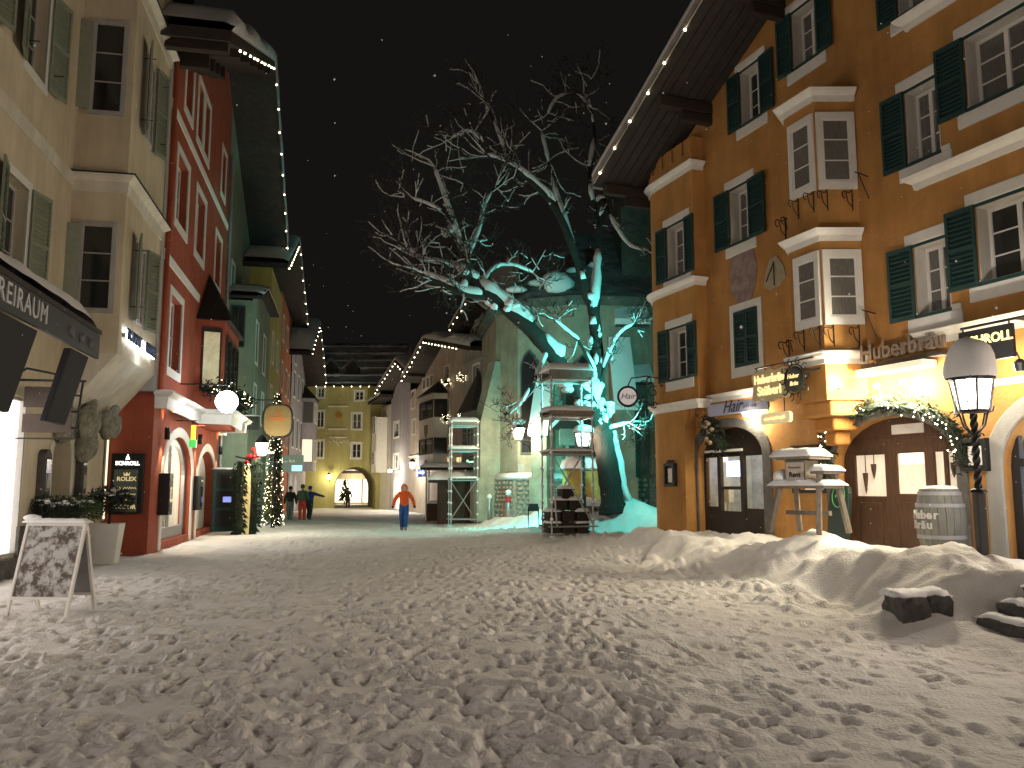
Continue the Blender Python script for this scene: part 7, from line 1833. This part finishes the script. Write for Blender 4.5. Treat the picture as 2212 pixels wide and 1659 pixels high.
def barrel():
    p = FR.world(10.0,.62,0); g = .62; r = empty('wine_barrel', (p.x,p.y,g), FR.ang); h = 1.02
    n = 20
    for j in range(n):
        b = MB(); vs = []; a0, a1 = 2*math.pi*(j+.03)/n, 2*math.pi*(j+.97)/n
        for i in range(9):
            t = i/8; rr = .30+.085*math.sin(math.pi*t)
            for a in (a0,a1): vs += [(rr*math.cos(a),rr*math.sin(a),h*t)]
            for a in (a1,a0): vs += [((rr-.03)*math.cos(a),(rr-.03)*math.sin(a),h*t)]
        fs = [(i*4+k,i*4+(k+1)%4,(i+1)*4+(k+1)%4,(i+1)*4+k) for i in range(8) for k in range(4)]+[(3,2,1,0),(32,33,34,35)]
        b.add(vs, fs); b.build('stave', BARREL, r)
    for z in (.06,.24,.74,.93):
        t = z; rr = .30+.085*math.sin(math.pi*t)+.006
        b = MB(); b.lathe([(rr-.004,z*h-.03),(rr+.004,z*h-.03),(rr+.004,z*h+.03),(rr-.004,z*h+.03)], 24); b.build('hoop', PIPE, r)
    b = MB(); b.lathe([(0,h-.04),(.275,h-.04),(.275,h-.02),(0,h-.02)], 20); b.build('lid', BARREL, r); q = MB(); q.lathe([(.29,h-.02),(.28,h+.02),(.18,h+.05),(0,h+.06)], 18); q.build('snow_cap', SNOW, r, True)
    a = R_(-96)
    for s, z in (('Huber',.60),('Bräu',.44)):
        for i, ch in enumerate(s):
            an = R_(-118)+i*.26; rr = .30+.085*math.sin(math.pi*z/h)+.012
            o = obj('letter', text_mesh(ch, .19, M('barrel_letters_'+s+str(i),(.60,.58,.54),.6,0), ext=.008, bold=.006), r); o.location = (rr*math.cos(an),rr*math.sin(an),z); o.rotation_euler = (R_(90),0,an+R_(90))
    tag(r, 'grey upright barrel with raised brewery lettering behind the lamp post', 'barrel')
BARREL = M('grey_barrel', (.15,.15,.135), .7, .18, 5, .2, 25, stretch=(5,5,1))
barrel()
def chalkboard():
    p = FR.world(7.25,.28,0); r = empty('chalkboard_sign', (p.x,p.y,.62), FR.ang); b = MB()
    o = [(-.26,0),(.26,0),(.26,.95),(.22,1.06),(.12,1.14),(0,1.17),(-.12,1.14),(-.22,1.06),(-.26,.95)]
    b.prism(o,-.05,.05); s = b.build('board', M('board_green_black',(.014,.026,.022),.45,.15,6), r, bevel=.012); s.rotation_euler = (R_(-8),0,0)
    q = MB(); q.tube([(.17*math.cos(t),-.06,.88+.22*math.sin(t)) for t in np.linspace(0,6.283,25)], .010, 5); e = q.build('oval_emblem', M('emblem_green',(.05,.22,.08),.5,.1,5), s)
    squiggle(s, 0, -.06, .88, .2, .10, M('emblem_strokes',(.08,.24,.10),.5,0), 3, 7, .007)
    tag(r, 'dark green chalkboard with an oval emblem leaning by the inn entrance', 'chalkboard')
chalkboard()
def rough_stone(l, w, h, rng, seed):
    """a hewn block: a box grid with its faces pushed about"""
    nx, ny, nz = max(2,int(l/.09)), max(2,int(w/.10)), max(2,int(h/.07))
    b = MB(); idx = {}
    def vid(i,j,k):
        if (i,j,k) not in idx:
            x, y, z = l*i/nx, w*j/ny, h*k/nz; e = .030
            rx = (1 if i in (0,nx) else 0)+(1 if j in (0,ny) else 0)+(1 if k in (0,nz) else 0)
            s_ = .018*(1 if rx else 0); sh = .010*(rx-1)
            b.v.append((x+rng.uniform(-s_,s_)+(sh if i == 0 else -sh if i == nx else 0), y+rng.uniform(-s_,s_)+(sh if j == 0 else -sh if j == ny else 0), z+rng.uniform(-s_,s_)*.6+(-sh if k == nz else 0))); idx[(i,j,k)] = len(b.v)-1
        return idx[(i,j,k)]
    def quad(a,b_,c,d): b.f.append((vid(*a),vid(*b_),vid(*c),vid(*d))); b.m.append(0)
    for i in range(nx):
        for k in range(nz): quad((i,0,k),(i+1,0,k),(i+1,0,k+1),(i,0,k+1)); quad((i,ny,k),(i,ny,k+1),(i+1,ny,k+1),(i+1,ny,k))
        for j in range(ny): quad((i,j,nz),(i+1,j,nz),(i+1,j+1,nz),(i,j+1,nz)); quad((i,j,0),(i,j+1,0),(i+1,j+1,0),(i+1,j,0))
    for j in range(ny):
        for k in range(nz): quad((0,j,k),(0,j,k+1),(0,j+1,k+1),(0,j+1,k)); quad((nx,j,k),(nx,j+1,k),(nx,j+1,k+1),(nx,j,k+1))
    return b
def steps():
    d = Vector((.22,-1)).normalized()
    r = empty('stone_steps', (5.12,9.62,0), math.atan2(d.y,d.x)); rng = random.Random(6)
    # local x runs along the step towards the viewer, local +y climbs to the right
    for k, (y0, z1) in enumerate(((.0,.25),(.24,.41),(.52,.58))):
        x = .04+.06*k
        while x < 3.6:
            l = rng.uniform(.7,1.3); o = rough_stone(l-.02,.6,.36,rng,k).build('step_stone', STONED, r); o.location = (x,y0+rng.uniform(-.03,.03),z1-.36); x += l
        snow_slab(.06+.06*k,3.6,y0+.03,y0+(.36 if k < 2 else .9),z1-.012,.05,nx=60,ny=6,seed=12+k,edge=.10,over=.0,jit=.05).build('snow_cap', SNOW, r, True)
    tag(r, 'dark stone steps climbing out of the snow to the inn terrace', 'steps')
    r = empty('stone_block', (4.72,9.74,-.22), R_(4)); r.scale = (.88,.9,.95)
    for k,(x0,l,h) in enumerate(((-.36,.38,.68),(.03,.33,.70))):
        o = rough_stone(l,.5,h,rng,9).build('stone', STONED, r); o.location = (x0,-.02+.03*k,.0)
    snow_on(r,-.40,.36,.06,.50,.675,.08,nx=22,ny=9,seed=21,edge=.16,over=0,jit=.05)
    tag(r, 'rough dark stone block poking out of the drift beside the steps', 'stone block')
steps()

# ------------------------------------------------------------------ people
def person(name_label, loc, rz, H, jacket, trousers, shoe, glove, skin, pose, hood=None, hair=None, pack=None, cat='person', group=None):
    k = H/1.78
    J = dict(pel=(0,0,.96), wai=(0,-.01,1.10), che=(0,.0,1.32), nk=(0,.0,1.50), hd=(0,-.02,1.58), hd2=(0,-.03,1.68), hd3=(0,-.02,1.75),
             sl=(.19,0,1.43), el=(.27,.02,1.17), wl=(.31,-.06,.95), hl=(.32,-.08,.86), hipl=(.10,0,.90), knl=(.11,-.03,.50), anl=(.11,.0,.10), tol=(.12,-.16,.05),
             sr=(-.19,0,1.43), er=(-.27,.02,1.17), wr=(-.31,-.06,.95), hr=(-.32,-.08,.86), hipr=(-.10,0,.90), knr=(-.11,-.03,.50), anr=(-.11,.0,.10), tor=(-.12,-.16,.05))
    J.update(pose)
    Rr = dict(pel=.165,wai=.165,che=.185,nk=.075,hd=.085,hd2=.10,hd3=.07,sl=.085,el=.07,wl=.055,hl=.045,hipl=.105,knl=.085,anl=.07,tol=.05,sr=.085,er=.07,wr=.055,hr=.045,hipr=.105,knr=.085,anr=.07,tor=.05)
    E = [('pel','wai'),('wai','che'),('che','nk'),('nk','hd'),('hd','hd2'),('hd2','hd3'),('che','sl'),('sl','el'),('el','wl'),('wl','hl'),('che','sr'),('sr','er'),('er','wr'),('wr','hr'),('pel','hipl'),('hipl','knl'),('knl','anl'),('anl','tol'),('pel','hipr'),('hipr','knr'),('knr','anr'),('anr','tor')]
    reg = lambda a, b: 0 if a in ('wai','che','sl','el','sr','er') and b not in ('nk',) or (a,b) == ('pel','wai') or (a,b) == ('che','nk') else (3 if b in ('hl','hr') else 4 if a in ('nk','hd','hd2') else 2 if b in ('tol','tor') else 1)
    bm = bmesh.new(); ly = bm.verts.layers.skin.verify(); V = {}
    for n, p in J.items():
        v = bm.verts.new([c*k for c in p]); f_ = 1.0 if n in ('nk','hd','hd2','hd3','hl','hr') else 1.14; v[ly].radius = (Rr[n]*k*f_, Rr[n]*k*f_*(.8 if n in ('pel','wai','che') else 1)); v[ly].use_root = (n == 'pel'); V[n] = v
    for a, b in E: bm.edges.new((V[a], V[b]))
    me = bpy.data.meshes.new('skeleton'); bm.to_mesh(me); bm.free()
    o = bpy.data.objects.new('tmp_body', me); col.objects.link(o)
    o.modifiers.new('skin','SKIN').use_smooth_shade = True; s = o.modifiers.new('sub','SUBSURF'); s.levels = 2; s.render_levels = 2
    dg = bpy.context.evaluated_depsgraph_get(); dg.update(); m2 = bpy.data.meshes.new_from_object(o.evaluated_get(dg)); m2.name = 'body'; bpy.data.objects.remove(o)
    m2.materials.clear()
    for m in (jacket, trousers, shoe, glove, skin): m2.materials.append(m)
    segs = [(Vector(J[a])*k, Vector(J[b])*k, reg(a,b)) for a, b in E]
    for f in m2.polygons:
        c = f.center; best = None
        for a, b, g_ in segs:
            d = b-a; t = max(0, min(1, (c-a).dot(d)/d.length_squared)); q = (c-(a+d*t)).length
            if best is None or q < best[0]: best = (q, g_)
        f.material_index = best[1]; f.use_smooth = True
    r = empty('person', loc, rz); obj('body', m2, r)
    hc = Vector(J['hd2'])*k
    if hood:
        b = MB(); n = 14; vs = []; fs = []
        for i in range(8):                                   # open hood, facing local -y
            t = math.pi*i/7
            for j in range(n):
                a = 2*math.pi*j/n; x, y, z = .145*math.sin(t)*math.cos(a), .15*math.sin(t)*math.sin(a), .165*math.cos(t)
                if y < -.03: y = -.03+(y+.03)*.25
                vs.append((hc.x+x*k, hc.y+(y+.02)*k, hc.z+(z-.01)*k))
        for i in range(7):
            for j in range(n): j2=(j+1)%n; fs.append((i*n+j,i*n+j2,(i+1)*n+j2,(i+1)*n+j))
        b.add(vs, fs); b.build('hood', hood, r, True)
        q = MB(); q.lathe([(.0,0),(.13*k,.0),(.14*k,.05*k),(.12*k,.09*k),(0,.09*k)], 12, (0,0,1.47*k)); q.build('collar', hood, r, True)
    if hair:
        b = MB(); b.blob((hc.x,hc.y+.015*k,hc.z+.05*k),(.115*k,.12*k,.115*k),12,8,.03); b.build('hat', hair, r, True)
    if pack:
        b = MB(); b.box(-.16*k,.16*k,.12*k,.32*k,1.02*k,1.48*k); b.build('backpack', pack, r, bevel=.05)
    # face: eyes, nose and mouth are a few pixels but belong to the head
    q = MB(); q.blob((hc.x,hc.y-.10*k,hc.z-.01*k),(.014,.02,.02),6,4,0); q.build('nose', skin, r, True)
    for sx in (-1,1): q = MB(); q.blob((hc.x+sx*.036*k,hc.y-.088*k,hc.z+.015*k),(.012,.008,.008),6,4,0); q.build('eye', BLACK, r, True)
    tag(r, name_label, cat, group)
    return r
SKIN = M('skin', (.45,.28,.20), .6, .05, 8, spec=.3); BOOT = M('grey_boot', (.16,.16,.17), .6, .2, 8); DGL = M('dark_glove', (.02,.02,.022), .7, 0)
OJ = M('orange_jacket', (.62,.075,.012), .75, .12, 12, .3, 14); BP = M('blue_trousers', (.02,.055,.20), .75, .15, 12, .3, 14)
p = at(872,1136,33.0)
person('person in an orange hooded jacket and blue trousers walking up the street', (p.x,33.0,gz(p.x,33.0)-.02), R_(8), 1.80, OJ, BP, BOOT, DGL, SKIN,
   dict(el=(.36,.06,1.19),wl=(.40,-.02,.96),hl=(.41,-.05,.87),er=(-.36,.05,1.18),wr=(-.42,-.02,.95),hr=(-.43,-.04,.86),knl=(.08,-.14,.52),anl=(.07,-.03,.14),tol=(.07,-.18,.07),knr=(-.08,.04,.50),anr=(-.07,.20,.13),tor=(-.07,.06,.05),hd=(0,-.05,1.57),hd2=(0,-.07,1.66),hd3=(0,-.07,1.73)), hood=OJ)
DJ = M('dark_jacket', (.03,.03,.032), .75, .2, 10, .3, 14); GP = M('grey_trousers', (.20,.19,.18), .8, .15, 10); RP = M('red_trousers', (.55,.035,.02), .75, .12, 10, .2, 14); BJ = M('blue_jacket', (.03,.045,.17), .75, .15, 10, .3, 14); CJ = M('olive_jacket', (.09,.09,.06), .8, .35, 14, .3, 14)
walk = dict(knl=(.09,-.12,.52),anl=(.09,-.05,.12),tol=(.09,-.2,.06),knr=(-.09,.03,.5),anr=(-.09,.16,.12),tor=(-.09,.02,.05))
YP = 44.5
p = at(626,1122,YP); person('person in a dark jacket and grey trousers walking away past the lit conifer', (p.x,YP,gz(p.x,YP)-.02), R_(188), 1.74, DJ, GP, BOOT, DGL, SKIN, walk, hair=DGL)
p = at(652,1122,YP-.6); person('person in red trousers and an olive jacket carrying a pack', (p.x,YP-.6,gz(p.x,YP-.6)-.02), R_(178), 1.82, CJ, RP, BOOT, DGL, SKIN, dict(er=(-.30,-.02,1.18),wr=(-.26,-.16,1.05),hr=(-.22,-.22,1.0)), hair=CJ, pack=CJ)
p = at(668,1122,YP); person('person in a blue jacket stretching one arm out towards the gatehouse', (p.x,YP,gz(p.x,YP)-.02), R_(172), 1.74, BJ, DJ, BOOT, DGL, SKIN, dict(walk, el=(.27,.02,1.17), er=(-.46,-.05,1.34), wr=(-.70,-.08,1.28), hr=(-.80,-.09,1.25)), hair=BJ)
p = at(751,1096,71.5); person('distant dark figure standing in the archway of the gatehouse', (p.x,71.5,0), R_(10), 1.70, DJ, DJ, BOOT, DGL, SKIN, {}, hair=DGL)

# ------------------------------------------------------------------ falling snow
def snowfall():
    rng = np.random.RandomState(3); n = 2200; b = MB(); V = []; F = []
    P = np.stack([rng.uniform(-1,1,n), rng.uniform(2.2,40,n), rng.uniform(.2,5.5,n)], -1); P[:,0] *= 3+P[:,1]*.62
    R0 = rng.uniform(.003,.0062,n)
    o = np.array([(1,0,0),(-1,0,0),(0,1,0),(0,-1,0),(0,0,1.2),(0,0,-1.2)])
    V = (P[:,None,:]+o[None]*R0[:,None,None]).reshape(-1,3); f = np.array([(0,2,4),(2,1,4),(1,3,4),(3,0,4),(2,0,5),(1,2,5),(3,1,5),(0,3,5)])
    F = (f[None]+6*np.arange(n)[:,None,None]).reshape(-1,3)
    me = bpy.data.meshes.new('snowfall'); me.from_pydata(V.tolist(), [], F.tolist()); me.materials.append(SNOW)
    tag(obj('falling_snow', me), 'snowflakes drifting through the air over the square', 'snowfall', kind='stuff')
snowfall()
